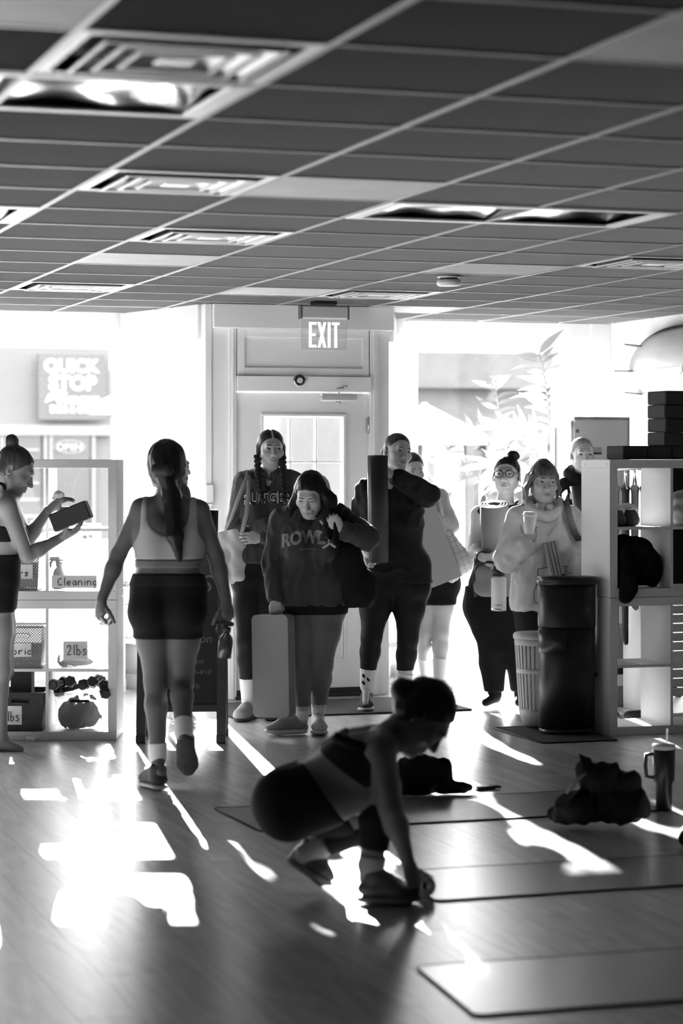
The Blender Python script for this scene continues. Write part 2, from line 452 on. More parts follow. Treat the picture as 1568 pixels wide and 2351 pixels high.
DVV = 14.35                                              # plane of the door wall
uL, uR = DV(484, 900, DVV)[0], DV(893, 900, DVV)[0]
dL, dR = DV(542, 900, DVV)[0], DV(846, 900, DVV)[0]
zD = DV(690, 901, DVV)[1]                                # top of the door leaf
zH = DV(690, 757, DVV)[1]; zRail = DV(690, 863, DVV)[1]
struct('wall_front', MB().box(((uL+dL)/2, DVV+.06, zH/2), (dL-uL, .12, zH)).box(((dR+uR)/2, DVV+.06, zH/2), (uR-dR, .12, zH))
       .box(((dL+dR)/2, DVV+.07, (zD+zH)/2+.01), (dR-dL, .10, zH-zD-.02)), M_TRIM, label='white painted wall around the entrance door')
hl, hr = DV(490, 700, DVV-.05)[0], DV(904, 700, DVV-.05)[0]
struct('trim_1', MB().box(((hl+hr)/2, DVV+.02, (zH+CEIL)/2), (hr-hl, .16, CEIL-zH), bev=.004), M_TRIM, label='boxed white header over the entrance door')
# casings left and right of the door
n = 2
for a, b in ((DV(524, 900, DVV)[0], dL-.004), (dR+.004, DV(866, 900, DVV)[0])):
    struct('trim_%d' % n, MB().box(((a+b)/2, DVV-.012, zH/2), (b-a, .024, zH), bev=.004).box(((a+b)/2, DVV-.026, zH/2), ((b-a)*.35, .012, zH), bev=.004), M_TRIM,
           label='moulded white casing beside the entrance door'); n += 1
# transom: frame, recessed panel and lintel rail
tr = struct('trim_4', MB().box(((dL+dR)/2, DVV+.005, (zRail+zH)/2), (dR-dL, .014, zH-zRail)), M_TRIM, label='white transom panel above the door')
pa, pb = DV(560, 776, DVV)[0], DV(830, 776, DVV)[0]; za, zb2 = DV(695, 845, DVV)[1], DV(695, 776, DVV)[1]
fr = MB()
fr.box(((dL+pa)/2+.002, DVV-.012, (zRail+zH)/2), (pa-dL-.004, .022, zH-zRail), bev=.003).box(((pb+dR)/2-.002, DVV-.012, (zRail+zH)/2), (dR-pb-.004, .022, zH-zRail), bev=.003)
fr.box(((pa+pb)/2, DVV-.012, (zb2+zH)/2), (pb-pa, .022, zH-zb2), bev=.003).box(((pa+pb)/2, DVV-.012, (zRail+za)/2), (pb-pa, .022, za-zRail), bev=.003)
fr.build('transom_frame', M_TRIM, tr)
MB().box(((dL+dR)/2, DVV-.02, (zD+zRail)/2), (dR-dL+.004, .06, zRail-zD-.006), bev=.004).build('lintel', M_TRIM, tr)

# ---- the entrance door
d = struct('door_1', MB(), None) if False else thing('door_1', 'white entrance door with a nine-light window', None, W((dL+dR)/2, DVV+.03, 0), TH, kind='structure')
DW = dR-dL-.008; DH = zD-.01; cu = (dL+dR)/2
def du(px): return DV(px, 900, DVV)[0]-cu
def dz(py): return DV(690, py, DVV)[1]
wx0, wx1, wz0, wz1 = du(606), du(787), dz(1268), dz(957)
mb = MB()
mb.box(((-DW/2+wx0)/2, 0, DH/2+.012), (wx0+DW/2, .044, DH-.012)).box(((DW/2+wx1)/2, 0, DH/2+.012), (DW/2-wx1, .044, DH-.012))
mb.box(((wx0+wx1)/2, 0, (wz1+DH)/2), (wx1-wx0, .044, DH-wz1+.012)).box(((wx0+wx1)/2, 0, (wz0+.024)/2), (wx1-wx0, .044, wz0-.012))
mb.build('door_leaf', M_TRIM, d)
g = .022
MB().box(((wx0+wx1)/2, -.03, wz1+g/2), (wx1-wx0+2*g, .02, g), bev=.005).box(((wx0+wx1)/2, -.03, wz0-g/2), (wx1-wx0+2*g, .02, g), bev=.005)\
    .box((wx0-g/2, -.03, (wz0+wz1)/2), (g, .02, wz1-wz0), bev=.005).box((wx1+g/2, -.03, (wz0+wz1)/2), (g, .02, wz1-wz0), bev=.005).build('glazing_bead', M_TRIM, d)
for k in (1, 2): MB().box((wx0+(wx1-wx0)*k/3, -.014, (wz0+wz1)/2), (.017, .02, wz1-wz0), bev=.005).build('muntin', M_TRIM, d)
for k in (1, 2): MB().box(((wx0+wx1)/2, -.014, wz1+(wz0-wz1)*k/3), (wx1-wx0, .018, .017), bev=.005).build('muntin', M_TRIM, d)
for a in range(3):
    for b in range(3):
        MB().box((wx0+(wx1-wx0)*(a+.5)/3, 0, wz1+(wz0-wz1)*(b+.5)/3), ((wx1-wx0)/3-.004, .005, (wz1-wz0)/3-.004)).build('pane', M_DOORGLASS, d)
for (x0, x1) in ((du(590), du(686)), (du(704), du(793))):              # raised panels below the window
    z0, z1 = dz(1518), dz(1310)
    for q, (gx, dep) in enumerate(((0, .008), (.022, .006))):
        f = MB(); e = .014
        f.box(((x0+x1)/2, -.026, z1-gx), (x1-x0-2*gx, dep, e), bev=.003).box(((x0+x1)/2, -.026, z0+gx), (x1-x0-2*gx, dep, e), bev=.003)
        f.box((x0+gx, -.026, (z0+z1)/2), (e, dep, z1-z0-2*gx), bev=.003).box((x1-gx, -.026, (z0+z1)/2), (e, dep, z1-z0-2*gx), bev=.003)
        f.build('panel_moulding', M_TRIM, d)
MB().box((0, -.01, .009), (DW+.03, .12, .018), bev=.003).build('threshold', M_BLACK, d)
kp = MB().box((0, -.026, .03), (DW-.004, .012, .052), bev=.002).build('door_sweep', M_BLACK, d)
for k in range(4): MB().lathe([(.004, 0), (.0035, .003), (0, .004)], n=8).build('screw', M_STEEL, kp, (-DW/2+.05+k*(DW-.1)/3, -.032, .042), (math.pi/2, 0, 0))
for zz in (dz(975), dz(1250), dz(1530)):
    hg = MB().box((DW/2+.004, -.026, zz), (.022, .01, .10), bev=.002).build('hinge', M_STEEL, d)
    MB().tube([(DW/2+.004, -.036, zz-.055), (DW/2+.004, -.036, zz+.055)], .007, 8).build('hinge_pin', M_STEEL, hg)
# door closer with its folding arm
x0, x1 = du(733), du(815); z0, z1 = dz(921), dz(905)
cl = MB().box(((x0+x1)/2, -.05, (z0+z1)/2), (x1-x0, .055, z1-z0), bev=.008).build('door_closer', mat('closer_silver', .62, .35, .3), d)
arm = [(du(775), -.06, dz(903)), (du(775), -.06, dz(897)), (du(787), -.09, dz(890)), (du(745), -.06, dz(895)), (du(730), -.05, dz(894))]
MB().tube(arm[:3], .006, 8).tube(arm[2:], .0055, 8).tube([arm[2], arm[2]+Vector((0, 0, .012)) if False else (arm[2][0], arm[2][1], arm[2][2]+.012)], .011, 10).build('closer_arm', M_STEEL, cl)
MB().tube([(du(775), -.05, dz(921)), (du(775), -.05, dz(927))], .014, 12).build('closer_spindle', M_STEEL, cl)

# ---- round alarm button on the lintel
ab = DV(687, 873, DVV-.05)
t = thing('door_alarm', 'round black and white alarm button above the entrance door', 'alarm', W(ab[0], DVV-.052, ab[1]), TH)
MB().lathe([(.042, 0), (.042, .006), (.036, .01)], n=32).build('alarm_rim', M_STEEL, t, rot=(math.pi/2, 0, 0))
MB().lathe([(.037, .008), (.036, .013), (.018, .014)], n=32).build('alarm_ring', mat('alarm_black', .02, .3), t, rot=(math.pi/2, 0, 0))
MB().lathe([(.019, .01), (.018, .019), (.008, .021), (.006, .017), (0, .016)], n=24).build('alarm_lens', mat('alarm_white', .7, .2), t, rot=(math.pi/2, 0, 0))

# ---- storefront windows: a bay left, a splayed return each side of the recessed entrance, a bay right
SILL = .34; HEAD = 2.34
def bay(k, pa_, pb_, label, head=HEAD, lo=True):
    """glazed wall from room point pa_ to pb_ : parapet, sill, frame, pane, soffit"""
    a, b = W(*pa_), W(*pb_); d_ = b-a; L = d_.length; ang = math.atan2(d_.y, d_.x)
    t = thing('window_%d' % k, label, None, a, ang, kind='structure')
    MB().box((L/2, .06, SILL/2-.02), (L, .12, SILL-.04)).build('window_parapet', M_WALL, t)
    MB().box((L/2, .02, SILL-.02), (L, .22, .04), bev=.005).build('window_sill', M_TRIM, t)
    MB().box((L/2, .04, (head+CEIL)/2+.03), (L, .16, CEIL-head+.06), bev=.003).build('window_soffit', M_WALL, t)
    MB().box((L/2, .03, head-.012), (L, .05, .025), bev=.003).box((L/2, .03, SILL+.012), (L, .05, .025), bev=.003)\
        .box((.018, .03, (SILL+head)/2), (.036, .05, head-SILL), bev=.003).box((L-.018, .03, (SILL+head)/2), (.036, .05, head-SILL), bev=.003).build('window_frame', M_TRIM, t)
    MB().box((L/2, .03, (SILL+head)/2), (L-.05, .006, head-SILL-.03)).build('pane', M_GLASS, t)
    MB().box((L/2, -.062, .045), (L, .012, .09), bev=.003).build('baseboard', M_TRIM, t) if lo else None
    return t
LV, RV = 15.54, 15.66
bay(1, (-.9, LV), (3.50, LV), 'wide storefront window at the left')
bay(2, (3.50, LV), (3.79, DVV+.12), 'narrow splayed storefront pane left of the door')
bay(3, (uR+.03, DVV+.12), (5.50, RV), 'splayed storefront pane right of the door')
bay(4, (5.50, RV), (DV(1282, 900, RV)[0], RV), 'storefront window with the tall plant at the right', head=2.36)
# wall pieces beside the bays
ur4 = DV(1282, 900, RV)[0]
struct('wall_storefront_left', MB().box(((U0-.9)/2, LV+.06, CEIL/2), (-.9-U0, .12, CEIL+.2)), M_WALL)
ue = DV(1323, 900, RV-.08)[0]
struct('wall_storefront_right', MB().box(((ur4+U1)/2, RV+.07, CEIL/2), (U1-ur4, .14, CEIL+.2)), M_WALL)
struct('trim_5', MB().box(((5.5+ue)/2+.1, RV-.07, (2.36+CEIL)/2), (ue-5.5-.2+.2, .14, CEIL-2.36), bev=.004), M_WALL, label='soffit above the right storefront window')
uc = DV(1357, 900, RV-.16)[0]
struct('trim_6', MB().box(((uc+U1)/2, RV-.08, CEIL/2), (U1-uc, .16, CEIL), bev=.004), M_WALL, label='white corner pier beside the right storefront window')
# jamb strips left of the door wall
struct('trim_7', MB().box((uL-.02, DVV+.03, CEIL/2), (.045, .10, CEIL), bev=.004), M_TRIM, label='white jamb strip left of the door wall')
# ================================================================== soft shapes: distance fields turned into meshes
def V3(p): return np.array((p[0], p[1], p[2]), np.float64)
def nrm(v): v = np.asarray(v, float); return v/ (np.linalg.norm(v)+1e-12)
def prim_cap(a, b, ra, rb=None, k=.02, flat=None, sub=False):
    """round cone from a to b; flat=(dir, s) squashes it along dir"""
    return dict(t='cap', a=V3(a), b=V3(b), ra=ra, rb=ra if rb is None else rb, k=k, flat=flat, sub=sub)
def prim_ell(c, r, R=None, k=.02, sub=False):
    return dict(t='ell', c=V3(c), r=V3(r) if hasattr(r, '__len__') else np.full(3, float(r)), R=np.eye(3) if R is None else np.array(R, float).reshape(3, 3), k=k, sub=sub)
def prim_box(c, h, R=None, rad=.01, k=.01, sub=False):
    return dict(t='box', c=V3(c), h=V3(h), R=np.eye(3) if R is None else np.array(R, float).reshape(3, 3), rad=rad, k=k, sub=sub)
def p_bbox(p, infl=0.0):
    if p['t'] == 'cap':
        m = max(p['ra'], p['rb'])+infl
        return np.minimum(p['a'], p['b'])-m, np.maximum(p['a'], p['b'])+m
    if p['t'] == 'ell': e = np.abs(p['R']) @ (p['r']+infl)
    else: e = np.abs(p['R']) @ (p['h']+infl)
    return p['c']-e, p['c']+e
def p_eval(p, X, Y, Z, infl=0.0):
    if p['t'] == 'cap':
        a, ba = p['a'], p['b']-p['a']
        x, y, z = X-a[0], Y-a[1], Z-a[2]
        if p['flat'] is not None:
            f, s = p['flat']; g = 1/s-1
            q = (x*f[0]+y*f[1]+z*f[2])*g; x, y, z = x+q*f[0], y+q*f[1], z+q*f[2]
            qb = np.dot(ba, f)*g; ba = ba+qb*np.asarray(f)
        L2 = max(np.dot(ba, ba), 1e-10)
        t = np.clip((x*ba[0]+y*ba[1]+z*ba[2])/L2, 0, 1)
        d = np.sqrt((x-t*ba[0])**2+(y-t*ba[1])**2+(z-t*ba[2])**2)
        return d-(p['ra']+t*(p['rb']-p['ra']))-infl
    R = p['R']; c = p['c']; x, y, z = X-c[0], Y-c[1], Z-c[2]
    lx = x*R[0, 0]+y*R[1, 0]+z*R[2, 0]; ly = x*R[0, 1]+y*R[1, 1]+z*R[2, 1]; lz = x*R[0, 2]+y*R[1, 2]+z*R[2, 2]
    if p['t'] == 'ell':
        r = p['r']+infl
        k0 = np.sqrt((lx/r[0])**2+(ly/r[1])**2+(lz/r[2])**2)
        k1 = np.sqrt((lx/r[0]**2)**2+(ly/r[1]**2)**2+(lz/r[2]**2)**2)+1e-9
        return k0*(k0-1)/k1
    h = p['h']-p['rad']; rd = p['rad']+infl
    qx, qy, qz = np.abs(lx)-h[0], np.abs(ly)-h[1], np.abs(lz)-h[2]
    return np.sqrt(np.maximum(qx, 0)**2+np.maximum(qy, 0)**2+np.maximum(qz, 0)**2)+np.minimum(np.maximum(qx, np.maximum(qy, qz)), 0)-rd
def surface_nets(F, o, h):
    S = F < 0
    m = np.zeros(tuple(n-1 for n in F.shape), np.int8)
    for dx in (0, 1):
        for dy in (0, 1):
            for dz in (0, 1): m += S[dx:F.shape[0]-1+dx, dy:F.shape[1]-1+dy, dz:F.shape[2]-1+dz]
    act = (m > 0) & (m < 8)
    idx = np.argwhere(act)
    if len(idx) == 0: return np.zeros((0, 3)), np.zeros((0, 4), int)
    ids = np.full(act.shape, -1, np.int64); ids[act] = np.arange(len(idx))
    pos = np.zeros((len(idx), 3)); cnt = np.zeros(len(idx))
    cor = [(a, b, c) for a in (0, 1) for b in (0, 1) for c in (0, 1)]
    val = {c: F[idx[:, 0]+c[0], idx[:, 1]+c[1], idx[:, 2]+c[2]] for c in cor}
    for c in cor:
        for ax in range(3):
            if c[ax] == 1: continue
            e = list(c); e[ax] = 1; e = tuple(e)
            va, vb = val[c], val[e]; x = (va < 0) != (vb < 0)
            t = np.where(x, va/np.where(x, va-vb, 1), 0)
            pos += x[:, None]*np.array(c, float); pos[:, ax] += t*x; cnt += x
    V = (idx+pos/cnt[:, None])*h+o
    Q = []
    for ax in range(3):
        sl0 = [slice(1, -1)]*3; sl1 = [slice(1, -1)]*3; sl0[ax] = slice(0, -1); sl1[ax] = slice(1, None)
        a, b = S[tuple(sl0)], S[tuple(sl1)]
        e = np.argwhere(a != b)
        if not len(e): continue
        inside = a[tuple(e.T)]
        base = e.copy(); i, j = (ax+1) % 3, (ax+2) % 3
        base[:, i] += 1; base[:, j] += 1
        def cid(di, dj):
            q = base.copy(); q[:, i] += di; q[:, j] += dj; return ids[q[:, 0], q[:, 1], q[:, 2]]
        q = np.stack([cid(-1, -1), cid(0, -1), cid(0, 0), cid(-1, 0)], 1)
        q[~inside] = q[~inside][:, ::-1]
        Q.append(q)
    Q = np.concatenate(Q); Q = Q[(Q >= 0).all(1)]
    return V, Q
def field(prims, h, lo=None, hi=None, infl=0.0, clips=(), disp=None, kmul=1.0, ksm=.008):
    """prims: list of primitives (or (prim, extra inflation)). clips: (point, normal, smooth) keeps the side the normal points away from"""
    prims = [(p, 0.0) if isinstance(p, dict) else p for p in prims]
    add = [(p, e) for p, e in prims if not p['sub']]
    if lo is None:
        bb = [p_bbox(p, infl+e) for p, e in add]
        lo = np.min([b[0] for b in bb], 0)-3*h; hi = np.max([b[1] for b in bb], 0)+3*h
        if disp is not None: lo = lo-.02; hi = hi+.02
        for (q, n_, *s_) in clips:                               # trim the grid by axis-aligned clips
            for ax in range(3):
                if abs(n_[ax]) > .999:
                    if n_[ax] > 0: hi[ax] = min(hi[ax], q[ax]+3*h)
                    else: lo[ax] = max(lo[ax], q[ax]-3*h)
    lo = np.asarray(lo, float); hi = np.asarray(hi, float)
    n = np.maximum(np.ceil((hi-lo)/h).astype(int)+1, 4)
    ax = [lo[i]+h*np.arange(n[i]) for i in range(3)]
    F = np.full(tuple(n), 1.0, np.float32)
    for p, e in prims:
        k = max(p['k']*kmul, 1e-4); pad = k+3*h
        a, b = p_bbox(p, infl+e)
        i0 = np.clip(np.floor((a-pad-lo)/h).astype(int), 0, n); i1 = np.clip(np.ceil((b+pad-lo)/h).astype(int)+1, 0, n)
        if (i1 <= i0).any(): continue
        sl = tuple(slice(i0[q], i1[q]) for q in range(3))
        d = p_eval(p, ax[0][i0[0]:i1[0], None, None], ax[1][None, i0[1]:i1[1], None], ax[2][None, None, i0[2]:i1[2]], infl+e).astype(np.float32)
        f = F[sl]
        if p['sub']:
            g = -d; hh = np.clip(.5-.5*(f-g)/k, 0, 1); F[sl] = f*(1-hh)+g*hh+k*hh*(1-hh)
        else:
            hh = np.clip(.5+.5*(f-d)/k, 0, 1); F[sl] = f*(1-hh)+d*hh-k*hh*(1-hh)
    X, Y, Z = ax[0][:, None, None], ax[1][None, :, None], ax[2][None, None, :]
    if disp is not None:
        near = np.abs(F) < .06
        if near.any():
            ii = np.nonzero(near); F[ii] += disp(ax[0][ii[0]], ax[1][ii[1]], ax[2][ii[2]]).astype(np.float32)
    for (q, n_, *s_) in clips:
        d = ((X-q[0])*n_[0]+(Y-q[1])*n_[1]+(Z-q[2])*n_[2]).astype(np.float32)
        k = s_[0] if s_ else ksm
        hh = np.clip(.5-.5*(F-d)/k, 0, 1); F = F*(1-hh)+d*hh+k*hh*(1-hh)
    F[0] = F[-1] = 1; F[:, 0] = F[:, -1] = 1; F[:, :, 0] = F[:, :, -1] = 1
    return surface_nets(F, lo, h)
def folds(amp, freq, seed=0, along=(1, 1, .45), n=5):
    """cloth wrinkles: warped sines, stretched along z"""
    r = np.random.RandomState(seed); ks = r.randn(n, 3); ks = ks/np.linalg.norm(ks, axis=1)[:, None]*np.array(along)*freq*(.7+.8*r.rand(n, 1)); ph = r.rand(n)*6.28
    def f(x, y, z):
        wv = .6*np.sin(freq*.6*x+1.3*seed)+.6*np.sin(freq*.5*z+.7); o = 0
        for (a, b, c), p in zip(ks, ph): o = o+np.sin(a*x+b*y+c*z+p+wv)
        o = o/n
        return amp*(1.6*np.abs(o)-.6)
    return f
def soft(name, prims, m, parent, root, h=.006, smooth=0, **kw):
    """distance-field mesh as an object under parent, stored relative to root (world point)"""
    V, Q = field(prims, h, **kw)
    if smooth: V = lap(V, Q, smooth)
    return link(name, mesh_np(name, V-np.array(root)[None], Q), m, parent)
def lap(V, Q, it=1, f=.5):
    for _ in range(it):
        s = np.zeros_like(V); c = np.zeros(len(V))
        for a, b in ((0, 1), (1, 2), (2, 3), (3, 0)):
            np.add.at(s, Q[:, a], V[Q[:, b]]); np.add.at(s, Q[:, b], V[Q[:, a]]); np.add.at(c, Q[:, a], 1); np.add.at(c, Q[:, b], 1)
        V = V*(1-f)+f*s/np.maximum(c, 1)[:, None]
    return V
# ================================================================== people
def skin_mat(name, g):
    return mat(name, g, .5, noise=(14, .06), bump=(300, .03), spec=.25)
def hair_mat(name, g, axis=(60, 60, 6)):
    return mat(name, g, .42, noise=(1.0, .55), bump=(1.2, .35), stretch=axis, spec=.2)
M_EYEW = mat('eye_white', .62, .25); M_IRIS = mat('eye_iris', .05, .15); M_LASH = mat('eyelash', .015, .6)
def rotm(yaw, pitch, roll):
    return np.array(Matrix.Rotation(math.radians(yaw), 3, 'Z') @ Matrix.Rotation(math.radians(pitch), 3, 'X') @ Matrix.Rotation(math.radians(roll), 3, 'Y'))
def head_prims(c, R, s, wide=1.0):
    def T(p): return c+R @ (np.array(p)*np.array((wide, 1, 1))*s)
    def E(p, r, k=.02, sub=False, R2=None): return prim_ell(T(p), np.array(r)*s, R if R2 is None else R @ R2, k*s, sub)
    def C(a, b, ra, rb, k=.012, sub=False): return prim_cap(T(a), T(b), ra*s, rb*s, k*s, None, sub)
    o = [E((0, .018, .032), (.073*wide, .093, .080)), E((0, -.032, -.028), (.060*wide, .058, .078), .03)]
    o += [C((x*.046, .005, -.052), (x*.016, -.066, -.096), .024, .019, .025) for x in (-1, 1)]
    o += [E((0, -.074, -.099), (.018, .016, .014), .02)]
    o += [E((x*.040, -.060, -.026), (.024, .024, .020), .025) for x in (-1, 1)]
    o += [C((-.030, -.078, .022), (.030, -.078, .022), .013, .013, .02)]
    o += [E((x*.0305, -.101, .000), (.017, .018, .0105), .010, True) for x in (-1, 1)]                 # eye sockets
    o += [E((x*.0305, -.0725, -.001), (.0175, .0150, .0125), .006) for x in (-1, 1)]                    # lids over the eyeball
    o += [C((0, -.086, .006), (0, -.108, -.031), .0075, .0105, .012), E((0, -.108, -.035), (.0115, .011, .009), .008)]
    o += [E((x*.0115, -.098, -.037), (.0075, .010, .0075), .006) for x in (-1, 1)]
    o += [E((0, -.084, -.064), (.026, .014, .018), .015)]
    o += [C((x*.021, -.0855, -.0665), (x*.004, -.0965, -.0610), .0036, .0052, .005) for x in (-1, 1)]
    o += [C((x*.017, -.0865, -.0705), (0, -.0950, -.0730), .0040, .0062, .005) for x in (-1, 1)]
    o += [C((x*.023, -.0905, -.0672), (x*.000, -.1020, -.0668), .0012, .0018, .003, True) for x in (-1, 1)]
    for x in (-1, 1):
        Re = np.array(Matrix.Rotation(x*.35, 3, 'Z') @ Matrix.Rotation(-.2, 3, 'X'))
        o += [E((x*.0745, .018, -.010), (.008, .019, .031), .006, False, Re), E((x*.0815, .012, -.006), (.006, .009, .017), .005, True, Re)]
    return o
def hand_prims(wrist, A, N, thumb, curl=(25, 35, 20), s=1.0, spread=.02, tcurl=25, straight=()):
    """palm and five fingers. A: towards the knuckles, N: the way the palm faces, thumb: +1/-1 along A x N"""
    A = nrm(A); N = nrm(np.asarray(N)-A*np.dot(A, N)); S = np.cross(A, N)*thumb; w_ = V3(wrist); o = []
    Rm = np.stack([A, S, N], 1)
    o += [prim_cap(w_-A*.01*s, w_+A*.03*s, .024*s, .027*s, .01, (N, .75)), prim_ell(w_+A*.052*s, np.array((.046, .039, .0165))*s, Rm, .012*s)]
    o += [prim_cap(w_+A*.02*s+S*.016*s, w_+A*.06*s+S*.027*s+N*.004*s, .018*s, .015*s, .012*s)]
    def rot(d, ang): c_, s_ = math.cos(ang), math.sin(ang); return d*c_+N*s_
    for q, (off, L, r) in enumerate(((.0295, .073, .0085), (.0100, .082, .0088), (-.0100, .076, .0084), (-.0285, .060, .0075))):
        p = w_+A*(.090-abs(off-.008)*.25)*s+S*off*s; d0 = nrm(A+S*spread*(off/.03)); ang = 0
        for ph, fr in enumerate((.46, .30, .24)):
            cu_ = 6 if q in straight else curl[ph]*(1+.08*q)
            ang += math.radians(cu_); d = d0*math.cos(ang)+N*math.sin(ang)
            e = p+d*L*fr*s; o.append(prim_cap(p, e, r*(1-.09*ph)*s, r*(.93-.09*ph)*s, .004*s)); p = e
    p = w_+A*.035*s+S*.030*s+N*.006*s; d = nrm(A*.62+S*.72+N*.25)
    for ph, L in enumerate((.034, .030, .026)):
        e = p+d*L*s; o.append(prim_cap(p, e, (.0125-.0016*ph)*s, (.0112-.0016*ph)*s, .005*s)); p = e
        t_ = math.radians(tcurl); d = nrm(d*math.cos(t_)+(A*.7+N*.5-S*.3)*math.sin(t_))
    return o
class Person:
    def __init__(s, label, Y, J, head, face=-1, sc=1.0, fat=1.0, skin=.40, group=None, hands=None, feet=True, base=None, wide=1.0, bust=1.0, neck=1.0, across=None, hip_fat=1.0, calf=1.0, barefoot=False):
        s.Y = Y; s.sc = sc
        s.J = {k: V3(P(v[0], v[1], Y+(v[2] if len(v) > 2 else 0))) for k, v in J.items()}
        s.hc = V3(P(head['at'][0], head['at'][1], Y+head['at'][2])); s.R = rotm(head.get('yaw', 0), head.get('pitch', 0), head.get('roll', 0)); s.hs = head.get('s', 1.0)
        J = s.J
        if base is None:
            a = (J['an_l']+J['an_r'])/2; base = (a[0], a[1], 0)
        s.root = np.array(base, float)
        s.t = thing('person', label, 'person', tuple(base), 0, group)
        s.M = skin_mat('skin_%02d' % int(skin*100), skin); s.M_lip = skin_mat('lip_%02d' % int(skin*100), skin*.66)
        hm, sm = (J['hip_l']+J['hip_r'])/2, (J['sh_l']+J['sh_r'])/2
        up = nrm(sm-hm); ac = (J['sh_r']-J['sh_l']) if across is None else np.array(across, float); ac = nrm(ac-up*np.dot(ac, up)); Fw = np.cross(up, ac)*face
        s.up, s.ac, s.F, s.hm, s.sm = up, ac, Fw, hm, sm
        D = {}
        torso = []
        lv = ((-.02, .078*hip_fat, .094*hip_fat), (.2, .068, .094), (.42, .050, .083), (.66, .062, .090), (.84, .075, .082), (.96, .085, .055))
        pts = [(hm+(sm-hm)*t, x*sc*fat, r*sc*fat) for t, x, r in lv]
        for (c0, x0, r0), (c1, x1, r1) in zip(pts[:-1], pts[1:]):
            for sg in (-1, 1): torso.append(prim_cap(c0+ac*x0*sg, c1+ac*x1*sg, r0, r1, .05*sc))
        for k in ('l', 'r'):
            torso.append(prim_cap(J['sh_'+k]-up*.005, sm+up*.035, .048*sc*fat**.5, .046*sc, .04*sc))
            sg = -1 if k == 'l' else 1
            torso.append(prim_ell(hm+(sm-hm)*.64+ac*.068*sg*sc*fat+Fw*.072*sc*fat, np.array((.058, .052, .060))*sc*bust, None, .04*sc))
            torso.append(prim_ell(J['hip_'+k]-Fw*.045*sc-up*.015*sc+ac*.012*sg, np.array((.082, .085, .088))*sc*fat*hip_fat, None, .05*sc))
        D['torso'] = torso
        D['neck'] = [prim_cap(sm+up*.015, s.hc+s.R @ np.array((0, .022, -.05))*s.hs, .052*sc*neck, .050*sc*neck, .03)]
        for k in ('l', 'r'):
            sh, el, wr = J['sh_'+k], J['el_'+k], J['wr_'+k]; f5 = fat**.8
            D['arm_'+k] = [prim_cap(sh, el, .049*sc*f5, .037*sc*f5, .025)]
            D['fore_'+k] = [prim_cap(el, el+(wr-el)*.35, .036*sc*f5, .037*sc*f5, .02), prim_cap(el+(wr-el)*.3, wr, .037*sc*f5, .0245*sc, .02)]
            hp, kn, an = J['hip_'+k], J['kn_'+k], J['an_'+k]
            back = -s.F if face else s.F
            leg_b = nrm(np.cross(np.cross(an-hp, s.F), an-hp)) if True else back
            if np.dot(leg_b, -s.F) < 0: leg_b = -leg_b
            D['thigh_'+k] = [prim_cap(hp, hp+(kn-hp)*.45, .088*sc*fat, .078*sc*fat, .03), prim_cap(hp+(kn-hp)*.4, kn, .078*sc*fat, .053*sc*fat**.7, .03)]
            shin = an-kn; cb = nrm(np.cross(np.cross(shin, s.F), shin)); cb = cb if np.dot(cb, -s.F) > 0 else -cb
            D['shank_'+k] = [prim_cap(kn, kn+shin*.32+cb*.014*sc, .051*sc*fat**.7, .052*sc*fat**.7*calf, .025), prim_cap(kn+shin*.30+cb*.014*sc, an, .052*sc*fat**.7*calf, .034*sc, .02)]
            if ('heel_'+k) in J:
                he, to = J['heel_'+k], J['toe_'+k]
                bf = 1.0 if barefoot else .8; hf = 0 if barefoot else .28; tf = 0 if barefoot else .2
                he, to = he+(an-he)*hf, to+(an-to)*tf
                D['foot_'+k] = [prim_cap(an, he, .034*sc*bf, .026*sc*bf, .02), prim_cap(an-np.array((0, 0, .02)), to, .032*sc*bf, .017*sc*bf, .02), prim_cap(he, to, .025*sc*bf, .016*sc*bf, .02)]
        D['head'] = head_prims(s.hc, s.R, s.hs, wide)
        s.hand_c = {}
        for k, hd in (hands or {}).items():
            hd = dict(hd); A = hd.pop('A'); N = hd.pop('N'); th = hd.pop('thumb')
            D['hand_'+k] = hand_prims(J['wr_'+k], A, N, th, s=hd.pop('s', .98)*sc, **hd); s.hand_c[k] = J['wr_'+k]+nrm(A)*.085*sc
            s.__dict__['hand_A_'+k] = nrm(A)
        s.D = D
    def prims(s, *tags): return [p for t in tags for p in s.D.get(t, [])]
    def skinmesh(s, h=.0085, hh=.0030, head=True, hand_h=.0032):
        allp = [p for t in s.D for p in s.D[t]]
        V, Q = field(allp, h)
        cuts = [(s.hc, .152*s.hs, hh)]+[(c, .112*s.sc, hand_h) for c in s.hand_c.values()]
        cen = V[Q].mean(1); keep = np.ones(len(Q), bool)
        for c, r, _ in cuts: keep &= np.linalg.norm(cen-c, axis=1) > r-.010
        Vs, Qs = [V], [Q[keep]]; n = len(V); lips = None
        for c, r, g in cuts:
            v, q = field(allp, g, lo=c-r-.012, hi=c+r+.012)
            cc = v[q].mean(1); q = q[np.linalg.norm(cc-c, axis=1) < r]
            Vs.append(v); Qs.append(q+n); n += len(v)
        V = np.concatenate(Vs); Q = np.concatenate(Qs)
        us = np.unique(Q); mp = np.full(len(V), -1); mp[us] = np.arange(len(us)); V = V[us]; Q = mp[Q]
        me = mesh_np('body', V-s.root, Q); me.materials.append(s.M); me.materials.append(s.M_lip)
        cen = V[Q].mean(1); L = (cen-s.hc) @ s.R/s.hs
        lip = (np.abs(L[:, 0]) < .0225) & (L[:, 1] < -.082) & (((L[:, 0]/.0225)**2+((L[:, 2]+.0675)/.0088)**2) < 1)
        mi = lip.astype(np.int32)
        if len(mi) == len(me.polygons): me.polygons.foreach_set('material_index', mi)
        me.update()
        s.body = link('body', me, None, s.t)
